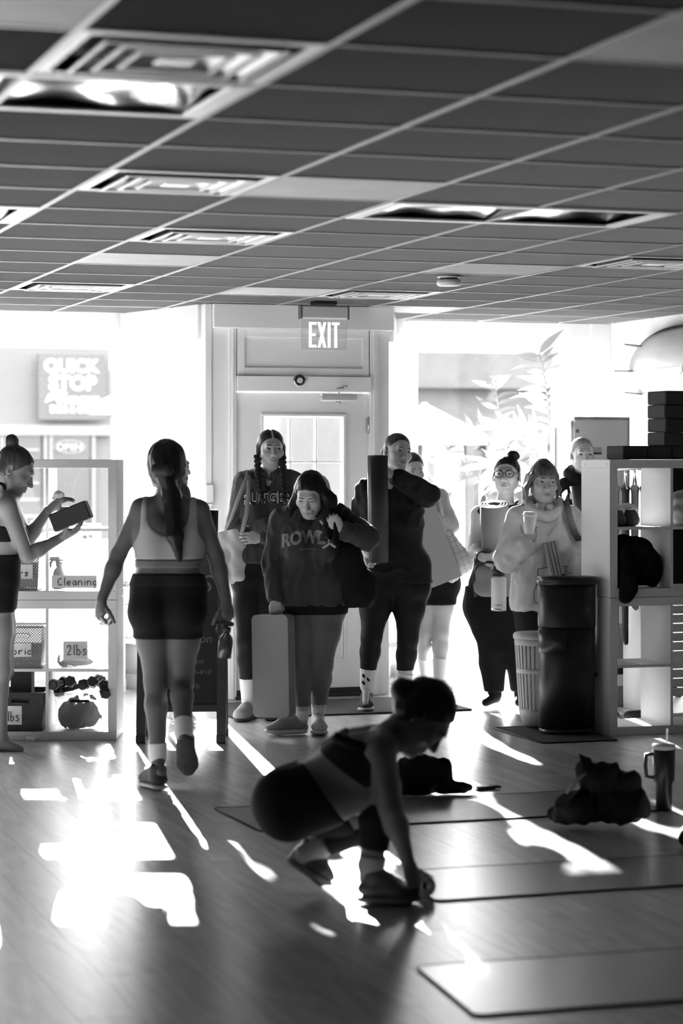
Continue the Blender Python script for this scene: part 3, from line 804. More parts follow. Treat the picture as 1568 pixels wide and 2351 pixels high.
        sel = np.linalg.norm(V-s.hc, axis=1) < .2*s.hs
        fq = Q[sel[Q].all(1)]; s.bvh = BVHTree.FromPolygons([tuple(v) for v in V], [tuple(int(i) for i in f) for f in fq])
        return s
    def hl(s, p): return s.hc+s.R @ (np.array(p)*s.hs)
    def onface(s, x, z, off=.0008):
        o = s.hl((x, -.25, z)); d = s.R @ np.array((0, 1., 0))
        hit = s.bvh.ray_cast(Vector(o), Vector(d), .4)
        return V3(hit[0])-d*off if hit[0] is not None else s.hl((x, -.09, z))
    def faceparts(s, gaze=(0, 0), brow=.06, lid=0.0, brow_w=.0026, eyes=True, open_=1.0):
        mb_b = mat('eyebrow_%02d' % int(brow*100), brow, .7)
        for x in (-1, 1):
            if eyes:
                c = s.hl((x*.0305, -.0735, -.001)); g = s.R @ np.array(Matrix.Rotation(math.radians(gaze[0]), 3, 'Z') @ Matrix.Rotation(math.radians(gaze[1]), 3, 'X')) @ np.array((0, -1., 0))
                # almond opening: a curved patch laid over the lid, with iris and pupil
                e = MB(); n_ = 9; top = []; bot = []
                for k in range(n_):
                    t = -1+2*k/(n_-1); xx = x*.0310+t*.0150
                    zt = .0066*open_*(1-abs(t)**2.4)-.001+.0010*t*x; zb = -.0052*open_*(1-abs(t)**2.0)-.001+.0010*t*x
                    top.append(s.onface(xx, zt, .0006)); bot.append(s.onface(xx, zb, .0006))
                vs = [tuple(p-s.root) for p in top+bot]
                e.add(vs, [(k, k+1, n_+k+1, n_+k) for k in range(n_-1)], True)
                ey = e.build('eye', M_EYEW, s.t)
                gx = x*.0305+.0055*math.sin(math.radians(gaze[0]))*1.6; gz = .0008-.004*math.sin(math.radians(gaze[1]))
                ir = MB(); ring = [s.onface(gx+.0064*math.cos(a)*.98, max(min(gz+.0064*math.sin(a), .0058*open_), -.0054*open_), .0012)-s.root for a in np.linspace(0, 6.283, 13)[:-1]]
                ctr = s.onface(gx, gz, .0014)-s.root
                ir.add([tuple(ctr)]+[tuple(p) for p in ring], [(0, 1+k, 1+(k+1) % 12) for k in range(12)], True); ir.build('iris', M_IRIS, ey)
                MB().tube([tuple(p-s.root) for p in top], [.0008+.0009*math.sin(math.pi*k/(n_-1)) for k in range(n_)], 6).build('eyelash', M_LASH, s.t)
            br = [s.onface(x*a, z, .0) for a, z in ((.0120, .0205), (.020, .0222), (.029, .0232), (.038, .0225), (.046, .0190))]
            MB().tube([tuple(p-s.root) for p in br], [brow_w*.8, brow_w*1.15, brow_w*1.1, brow_w*.85, brow_w*.4], 6).build('eyebrow', mb_b, s.t)
        return s
    def cloth(s, name, tags, m, infl=.01, h=.008, clips=(), fold=None, extra=(), k=1.0, smooth=0, hole=None):
        pr = [p for t in tags for p in s.D.get(t, [])]+[(p, -infl) for p in extra]
        if hole: pr = pr+[(neck_hole(s, hole), -infl)]
        V, Q = field(pr, h, infl=infl, clips=clips, disp=fold, kmul=k)
        if smooth: V = lap(V, Q, smooth)
        o = link(name, mesh_np(name, V-s.root, Q), m, s.t)
        return o
    def soft(s, name, prims, m, h=.005, parent=None, **kw): return soft(name, prims, m, parent or s.t, s.root, h, **kw)
    def hair_cap(s, infl=.010, line=.058, side=.02, back=-.06, extra=(), m=None, h=.004, fold=None, name='hair', part=None, ear=True):
        """hair on the skull: shell minus the face; extra adds buns, tails, strands"""
        R, c, S = s.R, s.hc, s.hs
        def T(p): return c+R @ (np.array(p)*S)
        pr = [prim_ell(T((0, .018, .032)), np.array((.073, .093, .080))*S+infl*S, R, .01), prim_ell(T((0, .045, -.02)), np.array((.066, .055, .07))*S, R, .02)]
        pr += [prim_ell(T((0, -.085, line-.107)), np.array((.105, .104, .110))*S, R, .006, True)]
        for x in (-1, 1):
            pr += [prim_ell(T((x*.09, -.01+.0, -.055)), np.array((.035, .045, .062))*S, R, .012, True)] if ear else []
        pr += [prim_box(T((0, 0, back-.1)), np.array((.2, .2, .1))*S, R, .005, .02, True)]
        if part is not None:
            ph = [T((part, .018-(.092+infl)*math.cos(f_), .032+(.079+infl)*math.sin(f_))) for f_ in np.radians(np.linspace(25, 120, 9))]
            cut = [prim_cap(p0, p1, .0085*S, .0085*S, .002, None, True) for p0, p1 in zip(ph[:-1], ph[1:])]
        else: cut = []
        pr += cut
        pr += list(extra)
        V, Q = field(pr, h, disp=fold)
        return link(name, mesh_np(name, V-s.root, Q), m, s.t)
def shoe(Pn, ank, heel, toe, m_up, m_sole, w_=.043, up=(0, 0, 1), sole=.026, name='shoe', laces=None, collar=.05, hgt=.075):
    """trainer: thick sole and upper as child parts of the person"""
    heel, toe, ank = V3(heel), V3(toe), V3(ank); d = nrm(toe-heel); upv = nrm(np.array(up)-d*np.dot(up, d)); sd = np.cross(d, upv)
    L = np.linalg.norm(toe-heel); R = np.stack([d, sd, upv], 1)
    ball = heel+d*L*.68
    so = [prim_cap(heel+d*.035+upv*sole*.5, ball+upv*sole*.5, w_*.86, w_*1.06, .01, (upv, sole*.5/w_)), prim_cap(ball+upv*sole*.5, heel+d*(L-.035)+upv*sole*.62, w_*1.06, w_*.72, .01, (upv, sole*.5/w_))]
    Pn.soft('shoe_sole', so, m_sole, .004)
    upr = [prim_cap(heel+d*.036+upv*(sole+.018), ball+upv*(sole+.012), w_*.74, w_*.93, .02, (upv, .62)), prim_cap(ball+upv*(sole+.010), heel+d*(L-.036)+upv*(sole+.006), w_*.93, w_*.60, .02, (upv, .5)),
           prim_cap(heel+d*.045+upv*(sole+.02), heel+d*.050+upv*(sole+hgt-.02), w_*.72, w_*.78, .02), prim_cap(heel+d*.06+upv*(sole+hgt-.03), ball-d*.02+upv*(sole+.025), w_*.70, w_*.72, .02),
           prim_ell(heel+d*.048+upv*(sole+hgt+.012), (w_*.62,)*3, None, .008, True)]
    u = Pn.soft(name, upr, m_up, .004, clips=[(heel+upv*sole*.7, -upv)])
    if laces:
        for k in range(5):
            c = heel+d*(L*(.36+.075*k))+upv*(sole+hgt*.78-.011*k)
            MB().tube([tuple(c-sd*.020-upv*.008-Pn.root), tuple(c+upv*.003-Pn.root), tuple(c+sd*.020-upv*.008-Pn.root)], .0028, 6).build('shoelace', laces, u)
    return u
def sock(Pn, k, m, t0=.0, t1=.45, infl=.006):
    """sock tube over the lower shank"""
    an, kn = Pn.J['an_'+k], Pn.J['kn_'+k]; a = an+(kn-an)*t1
    return Pn.cloth('sock', ['shank_'+k], m, infl, .0045, clips=[(a, nrm(kn-an), .003)])
M_LEG = mat('black_leggings', .013, .55, bump=(400, .05), spec=.08)
M_BLK = mat('black_cotton', .012, .8, bump=(300, .08), spec=.08)
M_BLKT = mat('black_tee', .016, .75, bump=(260, .08), spec=.08)
M_SWEATD = mat('dark_sweatshirt', .042, .85, bump=(320, .10), sheen=.2, spec=.08)
M_SWEATG = mat('charcoal_sweatshirt', .065, .85, bump=(320, .10), sheen=.2, spec=.08)
M_SWEATL = mat('pale_sweatshirt', .42, .85, bump=(320, .10))
M_HOOD = mat('grey_hoodie', .47, .85, noise=(40, .06), bump=(320, .12))
M_SOCKW = mat('white_sock', .62, .85, bump=(40, .25), stretch=(9, 9, .3))
M_SHOEW = mat('white_shoe', .50, .55, bump=(200, .1)); M_SHOEG = mat('grey_shoe', .22, .7, bump=(260, .15)); M_SOLE = mat('pale_sole', .55, .5)
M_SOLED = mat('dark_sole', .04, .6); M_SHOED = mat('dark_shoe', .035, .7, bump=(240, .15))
M_CLOG = mat('grey_clog', .26, .8, noise=(30, .1)); M_LACE = mat('pale_lace', .5, .8); M_LACED = mat('dark_lace', .02, .8)
M_GOLD = mat('jewellery', .6, .2, 1.0); M_STRAP = mat('black_strap', .012, .6)
M_BRA = mat('pale_sports_top', .30, .8, bump=(300, .06)); M_PRINT = mat('print_grey', .22, .8); M_PRINTW = mat('print_white', .8, .8); M_PRINTB = mat('print_black', .012, .8)
UPZ = np.array((0, 0, 1.)); DN = (0, 0, -1.)
def pz(pn, py, dy=0): return P(0, py, pn.Y+dy)[2]
def cz(pn, py): return (pn.sm[0], pn.sm[1], pz(pn, py))
def at(pn, px, py, dy=0.0): return V3(P(px, py, pn.Y+dy))
def sleeve(pn, k, ru=.062, re=.055, rw=.046, end=.93, kk=.014):
    J = pn.J; sh, el, wr = J['sh_'+k], J['el_'+k], J['wr_'+k]; w2 = el+(wr-el)*end
    return [prim_cap(sh-pn.up*.012, el, ru*pn.sc, re*pn.sc, kk), prim_cap(el, w2, re*pn.sc, rw*pn.sc, kk)]
def neck_hole(pn, r=.066, lift=.02):
    a = pn.sm+pn.up*lift; b = pn.hc+pn.R @ np.array((0, .0, -.02))
    return prim_cap(a, b, r*pn.sc, r*1.1*pn.sc, .012, None, True)
def collar_rib(pn, m, r=.068, lift=.036, th=.0085, dip=.022):
    """ribbed neckband"""
    c = pn.sm+pn.up*lift; F, A = pn.F, pn.ac
    pts = [c+A*r*math.cos(a)*pn.sc*1.05+F*(r*math.sin(a)+.006)*pn.sc-pn.up*dip*math.sin(a)*pn.sc for a in np.linspace(0, 2*math.pi, 25)]
    MB().tube([tuple(p-pn.root) for p in pts], th, 8).build('collar', m, pn.t)
def cuff(pn, k, m, r=.036, a=.88, b=1.0):
    J = pn.J; el, wr = J['el_'+k], J['wr_'+k]
    MB().tube([tuple(el+(wr-el)*t-pn.root) for t in (a, (a+b)/2, b)], [r*pn.sc, r*1.08*pn.sc, r*pn.sc], 18).build('cuff', m, pn.t)
def legs_cloth(pn, name, m, z_top, z_bot, infl=.005, h=.0085, tags=('torso', 'thigh_l', 'thigh_r', 'shank_l', 'shank_r'), fold=None, k=1.0, extra=()):
    return pn.cloth(name, tags, m, infl, h, clips=[((0, 0, z_top), (0, 0, 1.)), ((0, 0, z_bot), DN)], fold=fold, k=k, extra=extra)
def wrap_text(pn, name, cloth_objs, body, px, py, width, height, m, off=.003, arc=0.0, bold=.02, dir_=None, shear=0, parent=None):
    """letters laid on the cloth: each vertex is dropped on the surface from the front"""
    vs, fs = text_mesh(body, 1.0, 0, bold, shear)
    bm = bmesh.new(); bv = [bm.verts.new(v) for v in vs]
    for f in fs:
        try: bm.faces.new([bv[i] for i in f])
        except ValueError: pass
    bmesh.ops.triangulate(bm, faces=bm.faces[:])
    for _ in range(2): bmesh.ops.subdivide_edges(bm, edges=[e for e in bm.edges if e.calc_length() > .12], cuts=1)
    bmesh.ops.triangulate(bm, faces=bm.faces[:])
    xs = [v.co.x for v in bm.verts]; ys = [v.co.y for v in bm.verts]; sx_ = width/(max(xs)-min(xs)); sy_ = height/(max(ys)-min(ys)); cx, cy = (max(xs)+min(xs))/2, (max(ys)+min(ys))/2
    o = cloth_objs if isinstance(cloth_objs, list) else [cloth_objs]
    V = []; F_ = []
    for ob in o:
        b0 = len(V); V += [v.co+Vector(pn.root) for v in ob.data.vertices]; F_ += [tuple(b0+i for i in p.vertices) for p in ob.data.polygons]
    bvh = BVHTree.FromPolygons(V, F_)
    c = P(px, py, pn.Y); d = Vector(dir_ or (0, 1, 0)).normalized(); right = Vector((d.y, -d.x, 0)).normalized()
    for v in bm.verts:
        x, y = (v.co.x-cx)*sx_, (v.co.y-cy)*sy_
        p = c+right*x+Vector((0, 0, y-arc*(x/(width/2))**2))-d*.5
        hit = bvh.ray_cast(p, d, 1.2)
        q = (hit[0]-d*off) if hit[0] is not None else p+d*.4
        v.co = q-Vector(pn.root)
    me = bpy.data.meshes.new(name); bm.to_mesh(me); bm.free()
    return link(name, me, m, parent or pn.t)
def watch(pn, k, m=None, t=.93, r=.031, face=None):
    el, wr = pn.J['el_'+k], pn.J['wr_'+k]; a = nrm(wr-el); c = el+(wr-el)*t
    w_ = MB().tube([tuple(c-a*.010-pn.root), tuple(c+a*.010-pn.root)], r, 18).build('watch_strap', M_STRAP, pn.t)
    f = nrm(face if face is not None else (0, -1, 0)); f = nrm(f-a*np.dot(f, a)); R = Matrix([list(x) for x in np.stack([a, np.cross(f, a), f], 1)])
    MB().box(tuple(c+f*r-pn.root), (.038, .034, .012), R=R, bev=.004).build('watch_case', mat('watch_case', .03, .2), w_)
def braid(pn, name, pts, r, m, n=9, tie=True):
    """plaited tail: overlapping knots along a path"""
    pts = [V3(p) for p in pts]; L = [0]
    for a, b in zip(pts[:-1], pts[1:]): L.append(L[-1]+np.linalg.norm(b-a))
    pr = []
    for i in range(n*2):
        t = L[-1]*i/(n*2-1); j = max(q for q in range(len(L)-1) if L[q] <= t+1e-9); f = (t-L[j])/max(L[j+1]-L[j], 1e-6); p = pts[j]+(pts[j+1]-pts[j])*f
        d = nrm(pts[j+1]-pts[j]); sd = nrm(np.cross(d, (0, 1, 0))); rr = r*(1-.35*t/L[-1])
        pr.append(prim_cap(p+sd*rr*.55*(1 if i % 2 else -1)-d*rr*.5, p-sd*rr*.25*(1 if i % 2 else -1)+d*rr*.7, rr*.72, rr*.5, .004))
    return pn.soft(name, pr, m, .0045)

# ---------------------------------------------------------------- woman with two plaits (college sweatshirt)
def woman_plaits():
    pn = Person('person in a college-lettered sweatshirt and black leggings, arms folded, before the entrance door', 13.75,
        dict(hip_l=(570, 1325), hip_r=(626, 1325), sh_l=(562, 1106), sh_r=(676, 1106), el_l=(541, 1228, -.02), el_r=(697, 1226, .0), wr_l=(620, 1203, -.17), wr_r=(604, 1232, -.14),
             kn_l=(566, 1468, -.03), kn_r=(622, 1468, 0), an_l=(570, 1612, 0), an_r=(622, 1618, .05), heel_l=(576, 1636, .06), toe_l=(556, 1640, -.13), heel_r=(622, 1640, .12), toe_r=(626, 1640, -.08)),
        dict(at=(622, 1031, 0), yaw=12, s=1.02), skin=.44, hands=dict(r=dict(A=(-1, -.2, -.1), N=(.1, .9, 0), thumb=-1)), feet=True)
    pn.skinmesh().faceparts(gaze=(22, 0), brow=.03)
    hm = hair_mat('dark_hair', .022)
    pn.hair_cap(.007, .062, m=hm, part=0.0, extra=[prim_cap(pn.hl((x*.068, .01, .01)), pn.hl((x*.072, .01, -.07)), .022, .017, .02) for x in (-1, 1)])
    braid(pn, 'plait', [at(pn, 591, 1052, -.05), at(pn, 592, 1085, -.09), at(pn, 597, 1120, -.15), at(pn, 603, 1150, -.165)], .020, hm, 10)
    braid(pn, 'plait', [at(pn, 648, 1050, -.05), at(pn, 650, 1085, -.10), at(pn, 652, 1120, -.15), at(pn, 652, 1150, -.165)], .021, hm, 10)
    sw = pn.cloth('sweatshirt', ['torso'], M_SWEATG, .018, .0075, extra=sleeve(pn, 'l', .066, .064, .045)+sleeve(pn, 'r', .064, .062, .045), clips=[(cz(pn, 1292), DN)], fold=folds(.012, 72, 3), k=.6, hole=.060)
    collar_rib(pn, M_SWEATG)
    cuff(pn, 'l', M_SWEATG, .042, .86, .98)
    wrap_text(pn, 'chest_print', sw, 'RUTGERS', 622, 1141, .335, .072, M_PRINTW, .0016, .012, .055)
    wrap_text(pn, 'chest_print', sw, 'RUTGERS', 622, 1141, .335, .072, M_PRINTB, .0032, .012, .012)
    legs_cloth(pn, 'leggings', M_LEG, pz(pn, 1285), pz(pn, 1568))
    for k in 'lr': sock(pn, k, M_SOCKW, t1=.38)
    for k in 'lr':
        he, to = pn.J['heel_'+k], pn.J['toe_'+k]; d = nrm(to-he); z0 = .0
        a = np.array((he[0], he[1], .045)); b = np.array((to[0], to[1], .036))
        cl = pn.soft('clog', [prim_cap(a+d*.005, b+d*.02, .042, .050, .02, (UPZ, .85)), prim_cap(a*.4+b*.6+UPZ*.02, b, .046, .044, .02), prim_ell(a+UPZ*.055, (.036, .05, .05), None, .01, True)], M_CLOG, .005, clips=[((0, 0, .018), DN)])
        pn.soft('clog_sole', [prim_cap(np.array((a[0], a[1], .010)), np.array((b[0], b[1], .010))+d*.022, .042, .050, .01, (UPZ, .2))], M_SOLED, .005)
        MB().tube([tuple(b*.6+a*.4+np.array((x*.045, 0, .03+.02*(1-abs(x))))-pn.root) for x in (-1, -.5, 0, .5, 1)], .008, 8).build('clog_strap', M_CLOG, cl)
    for x in (-1, 1): MB().tube([tuple(pn.hl((x*.078, .0, -.042+.012*math.sin(a)))+np.array((.010*math.cos(a), 0, 0))-pn.root) for a in np.linspace(0, 6.28, 13)], .0025, 6).build('earring', M_GOLD, pn.t)
    nk = MB().tube([tuple(at(pn, 622+x*20, 1104-abs(x)**1.5*22 if True else 0, -.105+.09*abs(x)**2)-pn.root) for x in np.linspace(-1, 1, 11)], .0012, 6).build('necklace', M_GOLD, pn.t)
    MB().lathe([(.0001, -.005), (.005, 0), (.0001, .005)], n=8).build('pendant', M_GOLD, nk, tuple(at(pn, 622, 1107, -.108)-pn.root))
    return pn
# ---------------------------------------------------------------- woman looking down, carrying a folded mat and a black bag
def woman_bowed():
    pn = Person('person in a dark sweatshirt looking down, holding an upright folded grey mat', 12.95,
        dict(hip_l=(688, 1390), hip_r=(746, 1390), sh_l=(648, 1192, .02), sh_r=(782, 1188, .02), el_l=(626, 1292, 0), el_r=(842, 1236, -.03), wr_l=(632, 1376, -.10), wr_r=(783, 1216, -.17),
             kn_l=(692, 1530, -.05), kn_r=(738, 1528, -.02), an_l=(693, 1644, 0), an_r=(731, 1632, .1), heel_l=(700, 1680, .02), toe_l=(612, 1682, -.06), heel_r=(728, 1664, .14), toe_r=(736, 1678, -.06)),
        dict(at=(712, 1133, -.07), yaw=-14, pitch=30, roll=3, s=1.04), skin=.40, fat=1.14, hip_fat=.95, bust=1.1,
        hands=dict(l=dict(A=(.03, -.10, -1), N=(-.15, .97, -.05), thumb=1, curl=(12, 14, 10)), r=dict(A=(-.55, -.1, .75), N=(.2, 1, .1), thumb=1, curl=(70, 75, 40))))
    pn.skinmesh().faceparts(gaze=(-5, 25), brow=.02, open_=.45)
    hm = hair_mat('black_hair', .010)
    pn.hair_cap(.007, .062, m=hm, back=-.11, ear=False, extra=[
        prim_cap(pn.hl((.062, .0, .04)), at(pn, 757, 1150, -.09), .034, .040, .03), prim_cap(at(pn, 757, 1150, -.09), at(pn, 752, 1232, -.15), .040, .030, .03),
        prim_cap(pn.hl((-.062, .01, .02)), at(pn, 672, 1160, -.02), .024, .020, .03), prim_cap(at(pn, 672, 1160, -.02), at(pn, 668, 1188, -.05), .020, .012, .03),
        prim_cap(pn.hl((.03, .08, .0)), at(pn, 752, 1165, .05), .06, .05, .03), prim_cap(at(pn, 752, 1165, .05), at(pn, 775, 1190, .06), .05, .02, .03)], fold=folds(.0045, 120, 5, (1, 1, .12)))
    sw = pn.cloth('sweatshirt', ['torso'], M_SWEATD, .018, .0075, hole=.062, extra=sleeve(pn, 'l', .070, .060, .046, .90)+sleeve(pn, 'r', .072, .072, .050, .86)+[prim_cap(at(pn, 696, 1352, -.02), at(pn, 752, 1346, -.02), .128, .125, .05, (np.array((0, 1., 0)), .8))],
        clips=[(cz(pn, 1391), DN)], fold=folds(.012, 70, 11), k=.6)
    collar_rib(pn, M_SWEATD, .066, .030)
    cuff(pn, 'l', M_SWEATD, .044, .72, .95); cuff(pn, 'r', M_SWEATD, .046, .72, .92)
    wrap_text(pn, 'chest_print', sw, 'ROWDY', 712, 1231, .315, .078, M_PRINT, .003, .026, .05)
    wrap_text(pn, 'chest_print', sw, 'BELMAR, NJ', 707, 1259, .085, .010, M_PRINT, .003, 0, .0)
    watch(pn, 'l', t=.97, r=.032, face=(-.7, -.7, 0))
    MB().tube([tuple(at(pn, 641+3.2*math.cos(a), 1404+1.5*math.sin(a), -.135-.010*math.sin(a))-pn.root) for a in np.linspace(0, 6.28, 11)], .0022, 6).build('ring', M_GOLD, pn.t)
    legs_cloth(pn, 'shorts', M_BLK, pz(pn, 1384), pz(pn, 1410), .012)
    M_T = mat('grey_tights', .10, .65, bump=(400, .05))
    legs_cloth(pn, 'leggings', M_T, pz(pn, 1380), pz(pn, 1622), .005)
    for k in 'lr': sock(pn, k, M_SOCKW, t1=.14)
    J = pn.J
    shoe(pn, J['an_l'], (J['heel_l'][0]+.01, J['heel_l'][1], 0), (J['toe_l'][0]-.015, J['toe_l'][1], .006), M_SHOEG, M_SOLE, .046, sole=.036, laces=M_SHOEG)
    shoe(pn, J['an_r'], (J['heel_r'][0], J['heel_r'][1], 0), (J['toe_r'][0], J['toe_r'][1]-.03, 0), M_SHOEW, M_SOLE, .046, sole=.034, laces=M_LACE)
    return pn
# ---------------------------------------------------------------- woman in black with a rolled mat on her arm
def woman_black():
    pn = Person('person all in black hugging an upright rolled black mat beside the door', 14.2,
        dict(hip_l=(868, 1342), hip_r=(942, 1342), sh_l=(842, 1122, .02), sh_r=(952, 1122, -.02), el_l=(820, 1210, .05), el_r=(982, 1136, -.13), wr_l=(838, 1262, -.10), wr_r=(902, 1090, -.26),
             kn_l=(853, 1462, -.05), kn_r=(936, 1466, 0), an_l=(841, 1575, 0), an_r=(925, 1590, .05), heel_l=(843, 1592, .08), toe_l=(838, 1624, -.14), heel_r=(925, 1610, .10), toe_r=(930, 1625, -.10)),
        dict(at=(913, 1037, -.02), yaw=27, roll=9, s=1.0), skin=.44, fat=1.16, hip_fat=1.08, wide=1.06,
        hands=dict(r=dict(A=(-.75, -.25, .45), N=(-.3, .5, -.6), thumb=1, curl=(40, 40, 25)), l=dict(A=(.55, -.75, -.25), N=(.5, .5, -.7), thumb=-1, curl=(45, 45, 30))))
    pn.skinmesh().faceparts(gaze=(0, 0), brow=.05)
    hm = hair_mat('brown_hair', .045)
    pn.hair_cap(.005, .070, m=hm, extra=[prim_ell(pn.hl((-.02, .115, .005)), (.03, .03, .035), None, .02), prim_cap(pn.hl((-.02, .13, 0)), pn.hl((-.03, .13, -.09)), .022, .010, .02)], fold=folds(.002, 160, 5))
    tee = pn.cloth('tee_shirt', ['torso'], M_BLKT, .018, .0075, hole=.062, extra=sleeve(pn, 'l', .072, .070, .056, .6)+sleeve(pn, 'r', .072, .074, .054, .86)+[prim_cap(at(pn, 890, 1300, 0), at(pn, 945, 1300, 0), .120, .118, .05, (np.array((0, 1., 0)), .85))],
        clips=[(cz(pn, 1332), (-.12, 0, -1.))], fold=folds(.011, 70, 21), k=.6)
    legs_cloth(pn, 'leggings', M_LEG, pz(pn, 1300), pz(pn, 1541))
    for k in 'lr':
        so = sock(pn, k, M_SOCKW, t1=.36)
    for q, (px_, py_) in enumerate(((835, 1552), (845, 1560), (834, 1568), (846, 1547))):
        c = at(pn, px_, py_, -.047); MB().tube([tuple(c+np.array((-.006, 0, .012))-pn.root), tuple(c-pn.root), tuple(c+np.array((.008, .002, -.010))-pn.root)], [.006, .009, .006], 8).build('sock_spot', M_BLK, pn.t)
    J = pn.J
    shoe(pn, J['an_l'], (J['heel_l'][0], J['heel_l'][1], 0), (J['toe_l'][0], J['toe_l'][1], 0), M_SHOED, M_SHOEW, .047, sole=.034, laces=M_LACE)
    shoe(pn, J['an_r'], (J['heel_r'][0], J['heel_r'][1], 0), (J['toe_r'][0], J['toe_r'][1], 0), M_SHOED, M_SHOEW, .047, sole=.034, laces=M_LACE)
    return pn
# ---------------------------------------------------------------- woman half hidden behind her
def woman_hidden_right():
    pn = Person('person in a pale sweatshirt and shorts half hidden behind the one in black', 15.3,
        dict(hip_l=(972, 1340), hip_r=(1016, 1340), sh_l=(928, 1140), sh_r=(1008, 1142), el_l=(915, 1220, 0), el_r=(1032, 1208, -.03), wr_l=(950, 1230, -.15), wr_r=(987, 1186, -.2),
             kn_l=(972, 1455, -.03), kn_r=(1012, 1452, -.05), an_l=(979, 1548, .1), an_r=(1009, 1556, -.1), heel_l=(976, 1556, .3), toe_l=(988, 1562, .1), heel_r=(1008, 1572, .0), toe_r=(1034, 1588, -.16)),
        dict(at=(946, 1078, 0), yaw=20, pitch=12, s=1.0), skin=.42, sc=1.0, hands=dict(r=dict(A=(-1, -.1, .1), N=(0, 1, 0), thumb=1)))
    pn.skinmesh(); pn.faceparts(brow=.04)
    pn.hair_cap(.006, .068, m=hair_mat('dark_brown_hair', .03), extra=[prim_ell(pn.hl((0, .08, .09)), (.03, .03, .03), None, .02)])
    pn.cloth('sweatshirt', ['torso'], M_SWEATL, .016, .0085, hole=.06, extra=sleeve(pn, 'l')+sleeve(pn, 'r', .058, .064, .046, .8), clips=[(cz(pn, 1320), DN)], fold=folds(.008, 58, 4), k=.7)
    cuff(pn, 'r', M_SWEATL, .044, .68, .98)
    legs_cloth(pn, 'shorts', M_BLK, pz(pn, 1310), pz(pn, 1388), .012, .009)
    for k in 'lr': sock(pn, k, M_SOCKW, t1=.42)
    J = pn.J
    for k in 'lr': shoe(pn, J['an_'+k], (J['heel_'+k][0], J['heel_'+k][1], 0), (J['toe_'+k][0], J['toe_'+k][1], 0), M_SHOEW, M_SOLED, .045, sole=.022, laces=M_LACE)
    return pn
# ---------------------------------------------------------------- woman with glasses
def woman_glasses():
    pn = Person('person in glasses and a black tank top hugging a thick rolled mat', 14.36,
        dict(hip_l=(1116, 1388), hip_r=(1178, 1388), sh_l=(1100, 1182), sh_r=(1212, 1182), el_l=(1090, 1260, -.14), el_r=(1226, 1264, -.12), wr_l=(1108, 1280, -.36), wr_r=(1172, 1292, -.35),
             kn_l=(1131, 1490, -.04), kn_r=(1192, 1490, 0), an_l=(1136, 1592, 0), an_r=(1196, 1592, .02), heel_l=(1139, 1606, .05), toe_l=(1110, 1618, -.11), heel_r=(1196, 1606, .06), toe_r=(1190, 1618, -.14)),
        dict(at=(1163, 1091, 0), yaw=-12, pitch=-4, s=1.04), skin=.47, fat=1.12, wide=1.05,
        hands=dict(l=dict(A=(.85, -.12, -.35), N=(.1, 1, -.1), thumb=1, curl=(18, 25, 20)), r=dict(A=(-.8, -.1, -.3), N=(-.1, .9, -.2), thumb=-1, curl=(30, 40, 30))))
    pn.skinmesh().faceparts(gaze=(-14, -3), brow=.03)
    hm = hair_mat('dark_hair', .022)
    pn.hair_cap(.006, .063, m=hm, extra=[prim_ell(pn.hl((.03, .04, .125)), (.036, .034, .030), None, .015), prim_ell(pn.hl((.05, .05, .115)), (.022, .025, .022), None, .012)], fold=folds(.003, 140, 8))
    pn.cloth('tank_top', ['torso'], M_BLK, .008, .008, clips=[(cz(pn, 1158), (0, 0, 1.)), (cz(pn, 1372), DN)])
    for x in (-1, 1): MB().tube([tuple(at(pn, 1156+x*30, 1150+abs(d)*4, .0+d*.10)-pn.root) for d in (-1, -.5, 0, .5)], .016, 8, flat=.4).build('tank_strap', M_BLK, pn.t)
    legs_cloth(pn, 'sweatpants', M_BLK, pz(pn, 1345), pz(pn, 1588), .026, .009, fold=folds(.008, 26, 6))
    for k in 'lr': pn.cloth('sock', ['foot_'+k, 'shank_'+k], M_BLKT, .007, .005, clips=[(cz(pn, 1575), (0, 0, 1.))])
    watch(pn, 'l', t=.9, r=.034, face=(-.75, -.65, .1))
    M_GF = mat('glasses_frame', .02, .25); G = None
    for x in (-1, 1):
        pts = [pn.hl((x*.033+.0265*math.cos(a)*(1 if math.sin(a) > 0 else .9), -.104, .000+.0205*math.sin(a)))-pn.root for a in np.linspace(0, 6.2832, 21)]
        ring = MB().tube([tuple(p) for p in pts], .0028, 8)
        if G is None: G = ring.build('glasses', M_GF, pn.t)
        else: ring.build('glasses_rim', M_GF, G)
        c = pn.hl((x*.033, -.104, 0))-pn.root
        MB().add([tuple(c)]+[tuple(p) for p in pts[:-1]], [(0, 1+k, 1+(k+1) % 20) for k in range(20)], True).build('glasses_lens', glass_mat('spectacle_lens', .006, .10), G)
        MB().tube([tuple(pn.hl(q)-pn.root) for q in ((x*.059, -.103, .006), (x*.072, -.07, .006), (x*.078, .01, .002))], .0022, 6).build('glasses_temple', M_GF, G)
    MB().tube([tuple(pn.hl(q)-pn.root) for q in ((-.007, -.105, .005), (0, -.108, .008), (.007, -.105, .005))], .0022, 6).build('glasses_bridge', M_GF, G)
    return pn
